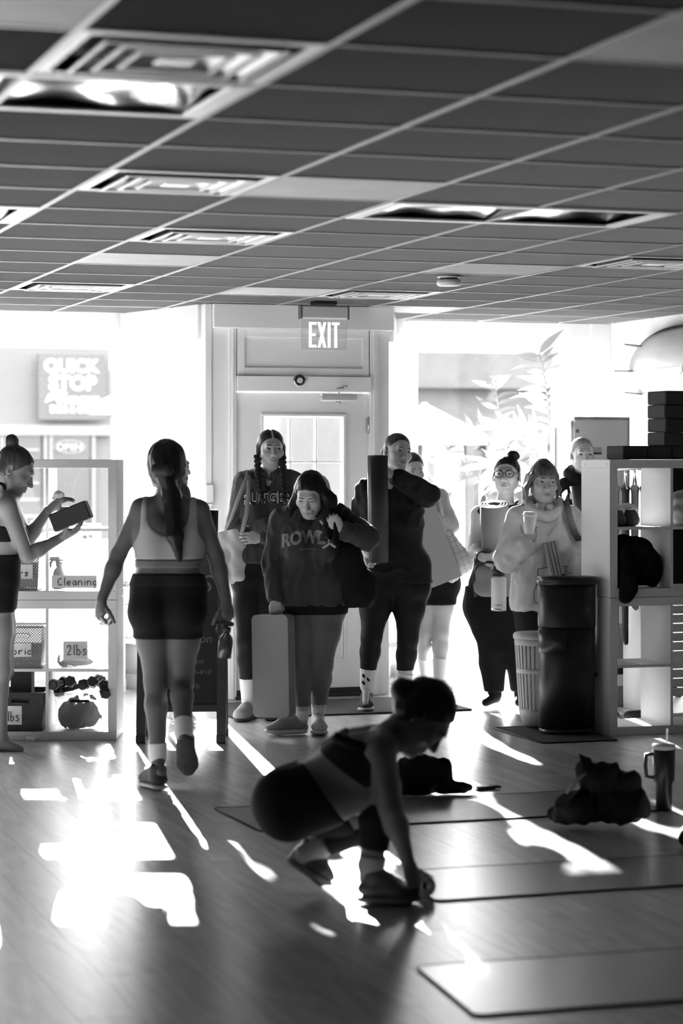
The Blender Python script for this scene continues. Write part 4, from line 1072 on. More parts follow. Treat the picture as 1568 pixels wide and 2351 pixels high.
# ---------------------------------------------------------------- woman with a paper cup
def woman_cup():
    pn = Person('person in a loose grey hoodie holding a paper cup behind the black bin', 13.68,
        dict(hip_l=(1222, 1375), hip_r=(1286, 1375), sh_l=(1192, 1188), sh_r=(1306, 1186), el_l=(1166, 1282, -.02), el_r=(1334, 1278, .0), wr_l=(1216, 1246, -.20), wr_r=(1322, 1318, -.20),
             kn_l=(1222, 1490), kn_r=(1284, 1490), an_l=(1222, 1612), an_r=(1284, 1612), heel_l=(1222, 1640, .08), toe_l=(1218, 1640, -.13), heel_r=(1284, 1640, .08), toe_r=(1288, 1640, -.13)),
        dict(at=(1248, 1106, 0), yaw=8, pitch=2, roll=2, s=1.06), skin=.36, fat=1.08,
        hands=dict(l=dict(A=(.12, -.12, 1), N=(-.15, -1, 0), thumb=-1, curl=(38, 50, 40), tcurl=40), r=dict(A=(-.3, -.6, -.6), N=(-.6, .5, 0), thumb=1)))
    pn.skinmesh().faceparts(gaze=(14, 0), brow=.06, open_=.85)
    hm = hair_mat('sandy_hair', .11)
    rs_ = np.random.RandomState(4); strands = []
    for x in (-1, 1):
        for q in range(5):
            o_ = pn.hl((x*(.066+.004*q), -.03+.018*q, .035)); m_ = pn.hl((x*(.080+.008*rs_.rand()+(.012 if x < 0 else 0)), -.02+.018*q, -.035)); e_ = pn.hl((x*(.074+.014*rs_.rand()+(.010 if x < 0 else 0)), -.015+.02*q, -.085-.03*rs_.rand()-(.02 if x < 0 else 0)))
            strands += [prim_cap(o_, m_, .013, .012, .012), prim_cap(m_, e_, .012, .004, .012)]
    pn.hair_cap(.007, .026, m=hm, back=-.05, ear=True, extra=[prim_ell(pn.hl((0, .03, .104)), (.036, .042, .026), None, .02)]+strands, fold=folds(.004, 150, 15, (1, 1, .15)))
    hd = pn.cloth('hoodie', ['torso'], M_HOOD, .024, .0075, hole=.062, extra=sleeve(pn, 'l', .076, .082, .056, .86)+sleeve(pn, 'r', .074, .07, .055, .9)+[prim_cap(at(pn, 1222, 1370, -.01), at(pn, 1292, 1370, -.01), .122, .118, .05, (np.array((0, 1., 0)), .85))],
        clips=[(cz(pn, 1403), DN)], fold=folds(.012, 66, 33), k=.65)
    ring = []
    for a in np.linspace(0, 2*math.pi, 17)[:-1]:
        ring.append(V3(P(1250, 1160, pn.Y+.01))+np.array((.098*math.cos(a), .095*math.sin(a)-.015, .045*math.sin(a)-.022+(.020*abs(math.cos(a))))))
    pn.soft('hood', [prim_cap(ring[i], ring[(i+1) % 16], .027, .027, .02) for i in range(16)]+[prim_ell(at(pn, 1250, 1165, .11), (.12, .06, .08), None, .04)], M_HOOD, .006, disp=folds(.009, 70, 2))
    for x in (-1, 1): MB().lathe([(.0055, 0), (.006, .003), (.003, .004)], n=10).build('hood_eyelet', M_STEEL, pn.t, tuple(at(pn, 1256+x*9, 1168, -.155)-pn.root), (math.pi/2, 0, 0))
    cuff(pn, 'l', M_HOOD, .047, .66, .98)
    pk = [(1231, 1304), (1275, 1298), (1300, 1298), (1300, 1375), (1224, 1382), (1221, 1357), (1229, 1335)]
    V = [v.co+Vector(pn.root) for v in hd.data.vertices]; bv = BVHTree.FromPolygons(V, [tuple(p.vertices) for p in hd.data.polygons])
    seam = []
    for (x0, y0), (x1, y1) in zip(pk, pk[1:]+pk[:1]):
        for t in np.linspace(0, 1, 6)[:-1]:
            p = P(x0+(x1-x0)*t, y0+(y1-y0)*t, pn.Y); hit = bv.ray_cast(p-Vector((0, .6, 0)), Vector((0, 1, 0)), 1.2)
            if hit[0] is not None: seam.append(tuple(hit[0]-Vector((0, .001, 0))-Vector(pn.root)))
    MB().tube(seam+[seam[0]], .0032, 6).build('pouch_seam', mat('hoodie_seam', .16, .85), hd)
    wrap_text(pn, 'chest_print', hd, 'Surf Co', 1300, 1197, .075, .022, mat('print_mid', .10, .8), .003, 0, .0, shear=.3) if False else None

    legs_cloth(pn, 'trousers', M_BLKT, pz(pn, 1399), pz(pn, 1622), .016, .009)
    J = pn.J
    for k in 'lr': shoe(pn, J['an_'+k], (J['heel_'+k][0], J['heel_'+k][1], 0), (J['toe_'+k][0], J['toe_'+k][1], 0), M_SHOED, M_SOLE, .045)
    MB().tube([tuple(at(pn, x, y, d)-pn.root) for x, y, d in ((1296, 1130, .10), (1298, 1142, .0), (1303, 1165, -.13), (1310, 1195, -.185), (1320, 1225, -.17), (1330, 1240, -.08))], .022, 10, flat=.25).build('bag_strap', mat('strap_grey', .10, .8), pn.t)
    return pn
# ---------------------------------------------------------------- fair girl behind the shelf
def girl_fair():
    pn = Person('person in a black hoodie looking over the right shelf', 14.9,
        dict(hip_l=(1316, 1330), hip_r=(1364, 1330), sh_l=(1298, 1118), sh_r=(1380, 1118), el_l=(1296, 1210, -.05), el_r=(1392, 1210, -.05), wr_l=(1330, 1190, -.22), wr_r=(1360, 1200, -.22),
             kn_l=(1318, 1450), kn_r=(1362, 1450), an_l=(1318, 1570), an_r=(1362, 1570), heel_l=(1318, 1590, .06), toe_l=(1316, 1590, -.13), heel_r=(1362, 1590, .06), toe_r=(1364, 1590, -.13)),
        dict(at=(1337, 1044, 0), yaw=8, s=.98), skin=.62, sc=.97)
    pn.skinmesh().faceparts(gaze=(4, 0), brow=.25)
    pn.hair_cap(.004, .070, m=hair_mat('fair_hair', .42), extra=[prim_cap(pn.hl((0, .1, .02)), pn.hl((0, .13, -.12)), .03, .02, .02)], fold=folds(.002, 160, 3))
    hd = pn.cloth('hoodie', ['torso'], M_BLK, .02, .009, hole=.06, extra=sleeve(pn, 'l')+sleeve(pn, 'r'), clips=[(cz(pn, 1345), DN)], fold=folds(.008, 58, 9), k=.7)
    ring = [V3(P(1336, 1092, pn.Y+.02))+np.array((.085*math.cos(a), .085*math.sin(a), .035*math.sin(a)+.015*abs(math.cos(a)))) for a in np.linspace(0, 2*math.pi, 15)[:-1]]
    pn.soft('hood', [prim_cap(ring[i], ring[(i+1) % 14], .032, .032, .02) for i in range(14)], M_BLK, .008, disp=folds(.006, 40, 2))
    wrap_text(pn, 'chest_print', hd, 'M', 1310, 1139, .03, .04, M_PRINTW, .003)
    legs_cloth(pn, 'leggings', M_LEG, pz(pn, 1330), pz(pn, 1560), .006, .010)
    J = pn.J
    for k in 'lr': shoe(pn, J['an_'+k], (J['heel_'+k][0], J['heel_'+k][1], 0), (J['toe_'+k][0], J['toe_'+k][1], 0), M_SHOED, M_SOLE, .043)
    return pn
# ---------------------------------------------------------------- woman walking away
def woman_walking():
    pn = Person('person seen from behind walking away in a pale sports top and black shorts', 10.79,
        dict(hip_l=(350, 1398), hip_r=(421, 1398), sh_l=(325, 1168), sh_r=(456, 1172), el_l=(271, 1275, .0), el_r=(496, 1277, .03), wr_l=(233, 1376, -.06), wr_r=(520, 1378, -.03),
             kn_l=(357, 1566, .02), kn_r=(417, 1566, .03), an_l=(363, 1738, 0), an_r=(423, 1688, -.22), heel_l=(372, 1785, -.07), toe_l=(340, 1800, .14), heel_r=(424, 1706, -.27), toe_r=(432, 1778, -.17)),
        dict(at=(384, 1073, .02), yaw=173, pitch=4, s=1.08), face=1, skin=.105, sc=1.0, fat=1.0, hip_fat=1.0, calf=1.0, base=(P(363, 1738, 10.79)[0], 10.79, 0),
        hands=dict(l=dict(A=(-.12, -.1, -1), N=(.75, .6, 0), thumb=1, curl=(45, 50, 30)), r=dict(A=(.15, -.05, -1), N=(-.75, .6, 0), thumb=-1, curl=(45, 50, 30))))
    pn.skinmesh(h=.0078)
    hm = hair_mat('black_hair', .010)
    pn.hair_cap(.011, .05, m=hm, extra=[prim_ell(pn.hl((0, .02, .0)), (.083, .09, .095), None, .02), prim_cap(pn.hl((.0, .105, .0)), at(pn, 394, 1140, -.075), .036, .042, .03), prim_cap(at(pn, 394, 1140, -.075), at(pn, 402, 1230, -.13), .042, .036, .02),
                                    prim_cap(at(pn, 402, 1230, -.13), at(pn, 412, 1285, -.12), .036, .012, .02)], fold=folds(.004, 110, 12, (1, 1, .12)))
    pn.soft('hair_tie', [prim_cap(pn.hl((-.02, .115, -.02)), pn.hl((.02, .115, -.02)), .034, .034, .01)], M_STRAP, .006)
    pn.cloth('sports_top', ['torso'], M_BRA, .007, .0055, clips=[(cz(pn, 1283), DN)], extra=[
        prim_cap(at(pn, 389, 1090, 0), at(pn, 389, 1182, 0), .096, .096, .02, (np.array((0, 1., 0)), 3.0), True),
        prim_cap(at(pn, 278, 1100, 0), at(pn, 284, 1206, 0), .092, .085, .02, (np.array((0, 1., 0)), 3.0), True),
        prim_cap(at(pn, 502, 1100, 0), at(pn, 497, 1208, 0), .092, .085, .02, (np.array((0, 1., 0)), 3.0), True)])
    pn.cloth('sports_top_band', ['torso'], mat('sports_band', .12, .8), .008, .007, clips=[(cz(pn, 1283), (0, 0, 1.)), (cz(pn, 1303), DN)])
    legs_cloth(pn, 'shorts', M_BLK, pz(pn, 1318), pz(pn, 1466), .011, .0075, fold=folds(.003, 40, 3), k=.8)
    pn.cloth('waistband', ['torso'], M_BLKT, .013, .007, clips=[(cz(pn, 1316), (0, 0, 1.)), (cz(pn, 1345), DN)])
    for k in 'lr': sock(pn, k, M_SOCKW, t1=.24 if k == 'r' else .19)
    J = pn.J
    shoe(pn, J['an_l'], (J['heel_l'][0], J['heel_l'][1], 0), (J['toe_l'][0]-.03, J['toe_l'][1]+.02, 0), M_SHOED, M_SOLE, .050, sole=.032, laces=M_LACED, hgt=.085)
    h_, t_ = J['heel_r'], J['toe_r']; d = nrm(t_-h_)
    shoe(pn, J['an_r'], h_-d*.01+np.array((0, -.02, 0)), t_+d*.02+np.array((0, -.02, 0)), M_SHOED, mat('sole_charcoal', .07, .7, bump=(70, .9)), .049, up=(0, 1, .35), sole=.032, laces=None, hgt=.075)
    return pn
# ---------------------------------------------------------------- person hidden behind her
def person_hidden_left():
    pn = Person('person almost hidden behind the walking one, trainers showing under the chalkboard', 13.4,
        dict(hip_l=(386, 1340, .06), hip_r=(412, 1340, -.06), sh_l=(384, 1132, .12), sh_r=(410, 1132, -.14), el_l=(420, 1230, .1), el_r=(430, 1232, -.16), wr_l=(462, 1215, .05), wr_r=(468, 1225, -.10),
             kn_l=(394, 1480, .1), kn_r=(412, 1480, -.05), an_l=(398, 1622, .12), an_r=(424, 1622, -.05), heel_l=(388, 1650, .12), toe_l=(448, 1648, .14), heel_r=(396, 1655, -.05), toe_r=(450, 1660, -.06)),
        dict(at=(397, 1072, 0), yaw=62, s=1.0), face=1, skin=.50, sc=.97)
    pn.skinmesh().faceparts(brow=.08)
    pn.hair_cap(.006, .068, m=hair_mat('light_brown_hair', .14), extra=[prim_cap(pn.hl((0, .09, 0)), pn.hl((0, .12, -.1)), .03, .02, .02)])
    pn.cloth('sweatshirt', ['torso'], M_SWEATG, .022, .009, extra=sleeve(pn, 'l', .06, .055, .045)+sleeve(pn, 'r', .06, .055, .045), clips=[(cz(pn, 1345), DN)], k=.7, hole=.06)
    legs_cloth(pn, 'leggings', M_LEG, pz(pn, 1330), pz(pn, 1610), .006, .010)
    J = pn.J
    for k in 'lr': shoe(pn, J['an_'+k], (J['heel_'+k][0], J['heel_'+k][1], 0), (J['toe_'+k][0], J['toe_'+k][1], 0), M_SHOEW, M_SOLE, .045, laces=M_LACE)
    return pn
# ---------------------------------------------------------------- woman at the left shelf
def woman_shelf():
    pn = Person('person in a black sports bra at the left shelf wiping a dark yoga block', 12.28,
        dict(hip_l=(-4, 1372, .10), hip_r=(-10, 1372, -.07), sh_l=(20, 1152, .17), sh_r=(16, 1158, -.14), el_l=(62, 1242, .20), el_r=(62, 1276, -.12), wr_l=(110, 1172, .12), wr_r=(138, 1236, -.02),
             kn_l=(8, 1540, .12), kn_r=(2, 1540, -.06), an_l=(-30, 1680, .16), an_r=(2, 1692, -.06), heel_l=(-42, 1700, .16), toe_l=(10, 1704, .16), heel_r=(-8, 1712, -.06), toe_r=(46, 1720, -.08)),
        dict(at=(36, 1078, .0), yaw=90, pitch=30, s=1.06), face=1, skin=.20, barefoot=True, base=(P(2, 1692, 12.2)[0], 12.22, 0),
        hands=dict(l=dict(A=(.75, -.05, .62), N=(.45, -.35, -.6), thumb=1, curl=(20, 25, 15)), r=dict(A=(.85, .1, .42), N=(-.35, .35, .85), thumb=1, curl=(14, 20, 15))))
    pn.skinmesh(h=.0078).faceparts(gaze=(0, 25), brow=.08, open_=.4)
    hm = hair_mat('brown_hair', .045)
    pn.hair_cap(.004, .070, m=hm, extra=[prim_ell(at(pn, 27, 1013, -.0), (.036, .036, .037), None, .012), prim_cap(at(pn, 27, 1013, 0), at(pn, 30, 1045, 0), .024, .03, .02)], fold=folds(.003, 120, 7))
    pn.cloth('sports_bra', ['torso'], M_BLK, .006, .007, clips=[(cz(pn, 1206), (0, 0, 1.)), (cz(pn, 1243), DN)])
    MB().tube([tuple(at(pn, x, y, d)-pn.root) for x, y, d in ((-2, 1110, -.07), (6, 1112, -.075), (14, 1128, -.03))], .010, 8).build('bra_strap', M_BLK, pn.t)
    legs_cloth(pn, 'shorts', M_BLK, pz(pn, 1272), pz(pn, 1404), .008, .0078)
    MB().tube([tuple(pn.hl((-.078, .012, -.040+.008*math.sin(a)))+np.array((.008*math.cos(a), 0, 0))-pn.root) for a in np.linspace(0, 6.28, 11)], .002, 6).build('earring', M_GOLD, pn.t)
    MB().tube([tuple(pn.J['wr_l']+np.array((.026*math.cos(a)*.5-.006, .026*math.sin(a), -.026*math.cos(a)*.8))-pn.root) for a in np.linspace(0, 6.28, 15)], .0016, 6).build('bracelet', M_GOLD, pn.t)
    return pn
# ---------------------------------------------------------------- crouching woman in front
def woman_crouching():
    pn = Person('person crouching in the foreground unrolling a mat', 8.06,
        dict(hip_l=(672, 1848, .10), hip_r=(664, 1852, -.07), sh_l=(866, 1702, .17), sh_r=(874, 1724, -.14), el_l=(868, 1862, .20), el_r=(898, 1856, -.14), wr_l=(838, 1990, .14), wr_r=(936, 1978, -.08),
             kn_l=(886, 1880, .13), kn_r=(884, 1806, -.07), an_l=(700, 1962, .12), an_r=(852, 2012, -.06), heel_l=(668, 1976, .13), toe_l=(745, 2040, .11), heel_r=(838, 2050, -.06), toe_r=(945, 2056, -.08)),
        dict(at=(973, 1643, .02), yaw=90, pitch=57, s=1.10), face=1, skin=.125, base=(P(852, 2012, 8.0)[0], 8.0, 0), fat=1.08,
        hands=dict(r=dict(A=(.25, -.05, -.95), N=(-.25, .25, -.5), thumb=1, curl=(20, 25, 15)), l=dict(A=(.3, -.1, -.9), N=(.2, .3, -.3), thumb=1)))
    pn.skinmesh(h=.0068).faceparts(gaze=(0, 20), brow=.05, open_=.4)
    hm = hair_mat('black_hair', .010)
    pn.hair_cap(.006, .068, m=hm, extra=[prim_ell(at(pn, 922, 1584, 0), (.042, .042, .043), None, .012), prim_ell(at(pn, 940, 1578, -.01), (.03, .03, .03), None, .012), prim_cap(at(pn, 925, 1590, 0), at(pn, 950, 1612, 0), .024, .03, .02), prim_ell(at(pn, 945, 1625, 0), (.06, .07, .06), None, .03)], fold=folds(.005, 70, 17))
    u = pn.up; a = pn.hm+u*.235; b = pn.hm+u*.33
    pn.cloth('sports_bra', ['torso'], M_BLK, .007, .007, clips=[(b, tuple(nrm(u+pn.F*-.15))), (a, tuple(-nrm(u-pn.F*.35)))])
    MB().tube([tuple(at(pn, x, y, -.155)-pn.root) for x, y in ((838, 1720), (800, 1705), (765, 1690))], .018, 10).build('bra_strap', M_BLK, pn.t)
    w_ = pn.hm+u*.135
    V = pn.cloth('leggings', ['torso', 'thigh_l', 'thigh_r', 'shank_l', 'shank_r'], M_BLK, .007, .007, clips=[], fold=None) if False else None
    pn.cloth('leggings', ['thigh_l', 'thigh_r'], M_BLK, .008, .007, extra=pn.D['torso'][:4]+[p for p in pn.D['torso'] if p['t'] == 'ell' and np.dot(p['c']-pn.hm, u) < .05], clips=[(w_, tuple(u))], k=1.1)
    for k in 'lr':
        an, kn = pn.J['an_'+k], pn.J['kn_'+k]; pn.cloth('legging_calf', ['shank_'+k], M_BLK, .008, .007, clips=[(an+(kn-an)*(.30 if k == 'r' else .26), tuple(-nrm(kn-an)))])
        pn.cloth('sock', ['shank_'+k], mat('grey_sock', .22, .85), .007, .006, clips=[(an+(kn-an)*.24, tuple(nrm(kn-an)))])
    J = pn.J
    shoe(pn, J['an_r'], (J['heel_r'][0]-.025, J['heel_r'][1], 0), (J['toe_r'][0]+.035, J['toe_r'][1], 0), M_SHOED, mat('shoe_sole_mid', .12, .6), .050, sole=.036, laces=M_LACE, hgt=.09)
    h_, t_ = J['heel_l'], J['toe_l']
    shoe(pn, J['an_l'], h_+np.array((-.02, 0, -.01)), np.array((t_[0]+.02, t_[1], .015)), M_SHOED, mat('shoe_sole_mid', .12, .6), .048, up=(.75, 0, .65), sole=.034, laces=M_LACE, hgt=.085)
    pn.soft('ear_stud', [prim_ell(pn.hl((-.083, .016, -.036)), (.004, .004, .004), None, .001)], M_GOLD, .0016)
    return pn
PEOPLE = {}
for fn in (woman_plaits, woman_bowed, woman_black, woman_hidden_right, woman_glasses, woman_cup, girl_fair, woman_walking, person_hidden_left, woman_shelf, woman_crouching):
    PEOPLE[fn.__name__] = fn()
print('people', round(time.time()-T0, 1))
# ================================================================== furniture and things
M_SHELFW = mat('shelf_white_foil', .66, .5, noise=(60, .03))
M_PAPER = mat('label_paper', .62, .8); M_INK = mat('marker_ink', .02, .6)
M_MATG = mat('mat_grey_foam', .24, .8, bump=(420, .12)); M_MATD = mat('mat_black_foam', .02, .6, bump=(420, .12)); M_MATL = mat('mat_pale_foam', .32, .8, bump=(420, .12))
M_BLOCK = mat('block_dark_foam', .028, .85, noise=(260, .35), bump=(350, .2)); M_BLOCKL = M_BLOCK
def quilt_mat(name, g, sc, rot):
    m = bpy.data.materials.new(name); m.use_nodes = True; nt = m.node_tree; b = nt.nodes['Principled BSDF']; b.inputs['Roughness'].default_value = .75
    tc = nt.nodes.new('ShaderNodeTexCoord'); mp = nt.nodes.new('ShaderNodeMapping'); mp.inputs['Rotation'].default_value = (math.pi/2, 0, rot); mp.inputs['Scale'].default_value = (sc, sc, sc); mp.vector_type = 'POINT'
    br = nt.nodes.new('ShaderNodeTexBrick'); br.offset = 0; br.inputs['Scale'].default_value = 1; br.inputs['Mortar Size'].default_value = .035; br.inputs['Mortar Smooth'].default_value = .4; br.inputs['Brick Width'].default_value = 1; br.inputs['Row Height'].default_value = 1
    for q, c_ in (('Color1', g), ('Color2', g), ('Mortar', g*.22)): br.inputs[q].default_value = (c_, c_, c_, 1)
    nt.links.new(tc.outputs['Object'], mp.inputs[0]); nt.links.new(mp.outputs[0], br.inputs['Vector']); nt.links.new(br.outputs['Color'], b.inputs['Base Color'])
    return m
M_BAGQ = mat('bag_white_trim', .62, .75); M_BAGQ1 = quilt_mat('quilted_white', .62, 26, .35); M_BAGQ2 = quilt_mat('quilted_white_straight', .66, 17, 0.0); M_CANVAS = mat('canvas_pale', .45, .85, bump=(260, .15))
M_PLASW = mat('plastic_white', .55, .4); M_PLASB = mat('plastic_black', .012, .35)
def frame3(x, y, z=None):
    """3x3 with columns x, y, x cross y"""
    x = Vector(x).normalized(); y = Vector(y); y = (y-x*x.dot(y)).normalized(); return Matrix((x, y, x.cross(y))).transposed()

# ---------------------------------------------------------------- cube shelves
def cube_unit(label, loc, rz, z, group):
    """2 x 2 cube shelf: outer panels, divider, boards; local x right, y back, origin front left foot"""
    t = thing('cube_shelf', label, 'shelf', loc, rz, group)
    Wd, H, D, o, i = .77, .775, .39, .048, .016
    MB().box((Wd/2, D/2, H-o/2), (Wd, D, o), bev=.002).build('top_panel', M_SHELFW, t)
    MB().box((Wd/2, D/2, o/2), (Wd, D, o), bev=.002).build('bottom_panel', M_SHELFW, t)
    for x in (o/2, Wd-o/2):
        sp = MB().box((x, D/2, H/2), (o, D-.001, H-2*o), bev=.001).build('side_panel', M_SHELFW, t)
    for zz in (.03, H-.03):
        for yy in (.04, D-.05): MB().tube([(-.0015, yy, zz), (.001, yy, zz)], .009, 12).build('screw_cap', M_PLASW, t)
    MB().box((Wd/2, D/2, H/2), (i, D-.004, H-2*o)).build('divider', M_SHELFW, t)
    c = (Wd-2*o-i)/2
    for k in (0, 1): MB().box((o+c/2+k*(c+i), D/2, H/2), (c, D-.004, i)).build('shelf_board', M_SHELFW, t)
    return t
LSX, LSY = -1.242-.77, 12.68
cube_unit('lower white cube shelf at the left with dumbbell bins', (LSX, LSY, 0), 0, 0, 'cube shelves')
cube_unit('upper white cube shelf at the left with the cleaning bin', (LSX, LSY, .777), 0, 0, 'cube shelves')
RS = PF(1400, 1690)
cube_unit('lower white cube shelf at the right, mostly empty', tuple(RS), TH, 0, 'cube shelves')
cube_unit('upper white cube shelf at the right with hats and a black jacket', (RS[0], RS[1], .777), TH, 0, 'cube shelves')
def RSW(x, y, z): return Vector((RS[0]+x*CT-y*ST, RS[1]+x*ST+y*CT, z))

# ---------------------------------------------------------------- handwriting for the bin labels
GLY = {'C': [[(.85, .85), (.55, 1), (.2, .8), (.05, .45), (.2, .1), (.55, 0), (.9, .15)]], 'l': [[(.5, 1.05), (.48, .5), (.5, 0)]], 'e': [[(.1, .3), (.8, .33), (.75, .55), (.45, .62), (.12, .4), (.15, .1), (.5, 0), (.85, .12)]],
       'a': [[(.8, .58), (.4, .62), (.1, .3), (.3, 0), (.65, .1), (.82, .58), (.82, .1), (.95, 0)]], 'n': [[(.1, .6), (.12, 0)], [(.12, .4), (.45, .62), (.8, .5), (.85, 0)]], 'i': [[(.5, .6), (.5, 0)], [(.5, .84), (.52, .88)]],
       'g': [[(.8, .55), (.4, .62), (.1, .3), (.35, 0), (.75, .12), (.82, .58), (.8, -.25), (.5, -.42), (.15, -.3)]], '2': [[(.1, .75), (.35, 1), (.75, .9), (.75, .6), (.1, .0), (.9, .05)]], 'b': [[(.15, 1.05), (.15, 0)], [(.15, .45), (.5, .58), (.85, .3), (.6, 0), (.15, .05)]],
       's': [[(.8, .55), (.4, .64), (.15, .48), (.5, .32), (.8, .18), (.5, 0), (.1, .08)]], 'r': [[(.15, .6), (.18, 0)], [(.18, .35), (.45, .6), (.85, .55)]], 'c': [[(.85, .5), (.5, .62), (.12, .35), (.3, .02), (.88, .1)]], '1': [[(.5, 1), (.5, 0)]], 'R': [[(.1, 0), (.1, 1), (.6, .95), (.7, .65), (.1, .5), (.8, 0)]], 'T': [[(.5, 0), (.5, 1)], [(.05, 1), (.95, 1)]]}
def hand_text(word, x0, z0, cw, ch, y, parent, m=None, r=.0022, to=None):
    mb = MB(); x = x0; to = to or (lambda p: p)
    for c_ in word:
        k = .55 if c_ in 'li1' else 1.0
        for s_ in GLY.get(c_, []):
            pts = []
            for (a, b), (c2, d2) in zip(s_[:-1], s_[1:]):
                for t in (0, .5): pts.append(to(Vector((x+(a+(c2-a)*t)*cw*k, y, z0+(b+(d2-b)*t)*ch))))
            pts.append(to(Vector((x+s_[-1][0]*cw*k, y, z0+s_[-1][1]*ch)))); mb.tube([tuple(p) for p in pts], r, 6)
        x += cw*k*1.18
    return mb.build('handwriting', m or M_INK, parent)
# ---------------------------------------------------------------- perforated storage bins
def bin_mat(name, g, tr, holes=.5, clear=0.0):
    m = bpy.data.materials.new(name); m.use_nodes = True; nt = m.node_tree; b = nt.nodes['Principled BSDF']
    b.inputs['Base Color'].default_value = (g, g, g, 1); b.inputs['Roughness'].default_value = .35
    tl = nt.nodes.new('ShaderNodeBsdfTranslucent'); tl.inputs[0].default_value = (g, g, g, 1)
    mx = nt.nodes.new('ShaderNodeMixShader'); mx.inputs[0].default_value = tr
    tp = nt.nodes.new('ShaderNodeBsdfTransparent'); mh = nt.nodes.new('ShaderNodeMixShader')
    tc = nt.nodes.new('ShaderNodeTexCoord'); mp = nt.nodes.new('ShaderNodeMapping'); mp.inputs['Scale'].default_value = (95, 95, 95); mp.inputs['Rotation'].default_value = (0, .785, 0)
    vo = nt.nodes.new('ShaderNodeTexVoronoi'); vo.inputs['Randomness'].default_value = 0.0; vo.inputs['Scale'].default_value = 1
    nt.links.new(tc.outputs['Object'], mp.inputs[0]); nt.links.new(mp.outputs[0], vo.inputs['Vector'])
    lt = nt.nodes.new('ShaderNodeMath'); lt.operation = 'LESS_THAN'; lt.inputs[1].default_value = .34
    sp = nt.nodes.new('ShaderNodeSeparateXYZ'); nt.links.new(tc.outputs['Object'], sp.inputs[0])
    nt.links.new(vo.outputs['Distance'], lt.inputs[0])
    ml = nt.nodes.new('ShaderNodeMath'); ml.operation = 'MULTIPLY'; ml.inputs[1].default_value = holes
    nt.links.new(lt.outputs[0], ml.inputs[0])
    mc = nt.nodes.new('ShaderNodeMath'); mc.operation = 'MAXIMUM'; mc.inputs[1].default_value = clear; nt.links.new(ml.outputs[0], mc.inputs[0]); nt.links.new(mc.outputs[0], mh.inputs[0])
    nt.links.new(b.outputs[0], mx.inputs[1]); nt.links.new(tl.outputs[0], mx.inputs[2]); nt.links.new(mx.outputs[0], mh.inputs[1]); nt.links.new(tp.outputs[0], mh.inputs[2])
    nt.links.new(mh.outputs[0], nt.nodes['Material Output'].inputs[0])
    return m
MB_CLEAR = bin_mat('bin_clear_plastic', .85, .7, .97, .88); MB_GREY = bin_mat('bin_grey_plastic', .22, .25, .55); MB_DARK = bin_mat('bin_dark_plastic', .035, .1, .3); MB_SOLID = bin_mat('bin_plain_clear', .9, .85, 0, .93)
def bin_(label, px0, px1, py0, py1, m, taper=.9, Y=None, depth=.33, slot=True):
    """tapered bin; pixels give the rim and foot at the shelf front"""
    Y = Y or LSY+.03; a, b = P(px0, py1, Y), P(px1, py0, Y); w_, h_ = b.x-a.x, b.z-a.z
    zb = a.z
    t = thing('storage_bin', label, 'bin', ((a.x+b.x)/2, Y, zb), 0, 'storage bins on the left shelf')
    th = .003; mb = MB()
    def ringp(k, inset):
        x, d_ = w_/2*(taper+(1-taper)*k)-inset, depth
        return [(-x, inset, h_*k), (x, inset, h_*k), (x, d_-inset, h_*k), (-x, d_-inset, h_*k)]
    ks = (0, 1); vs = []
    for k in ks: vs += ringp(k, 0)
    for k in ks: vs += ringp(k, th)
    fs = [(0, 3, 2, 1)]
    sl0, sl1, sw = .74, .84, .19
    for j in range(1, 4): fs.append((j, (j+1) % 4, 4+(j+1) % 4, 4+j)); fs.append((8+j, 12+j, 12+(j+1) % 4, 8+(j+1) % 4))
    mb.add(vs, fs)
    # front face with a hand slot
    def fp(x, k, y=0): return (x*w_*(taper+(1-taper)*k), y, h_*k)
    for y in (0, th):
        q = [fp(-.5, 0, y), fp(.5, 0, y), fp(.5, sl0, y), fp(-.5, sl0, y), fp(.5, sl1, y), fp(-.5, sl1, y), fp(.5, 1, y), fp(-.5, 1, y), fp(-sw, sl0, y), fp(sw, sl0, y), fp(-sw, sl1, y), fp(sw, sl1, y)]
        mb.add(q, [(0, 1, 2, 9, 8, 3), (3, 8, 10, 5), (9, 2, 4, 11), (5, 10, 11, 4, 6, 7)])
    mb.build('bin_body', m, t)
    r = MB(); x = w_/2+.004
    for c_, d_ in (((0, 0, h_), (2*x, .012, .010)), ((0, depth, h_), (2*x, .012, .010)), ((-x, depth/2, h_), (.012, depth, .010)), ((x, depth/2, h_), (.012, depth, .010))): r.box(c_, d_, bev=.003)
    r.build('bin_rim', m if m is not MB_CLEAR else MB_SOLID, t)
    if slot: MB().tube([(-sw*w_, -.001, h_*sl0), (sw*w_, -.001, h_*sl0), (sw*w_+.012, -.001, h_*(sl0+sl1)/2), (sw*w_, -.001, h_*sl1), (-sw*w_, -.001, h_*sl1), (-sw*w_-.012, -.001, h_*(sl0+sl1)/2), (-sw*w_, -.001, h_*sl0)], .003, 6).build('handle_edge', m if m is not MB_CLEAR else MB_SOLID, t)
    return t, Y, zb
def label_card(t, px0, px1, py0, py1, word, Y, tx, tz, cw, ch):
    o = t.location; a, b = P(px0, py1, Y-.008), P(px1, py0, Y-.008)
    c = MB().box(((a.x+b.x)/2-o.x, -.006, (a.z+b.z)/2-o.z), (b.x-a.x, .0012, b.z-a.z)).build('label_card', M_PAPER, t)
    p = P(tx, tz, Y-.008); hand_text(word, p.x-o.x, p.z-o.z, cw, ch, -.0085, c)
SY = LSY+.012
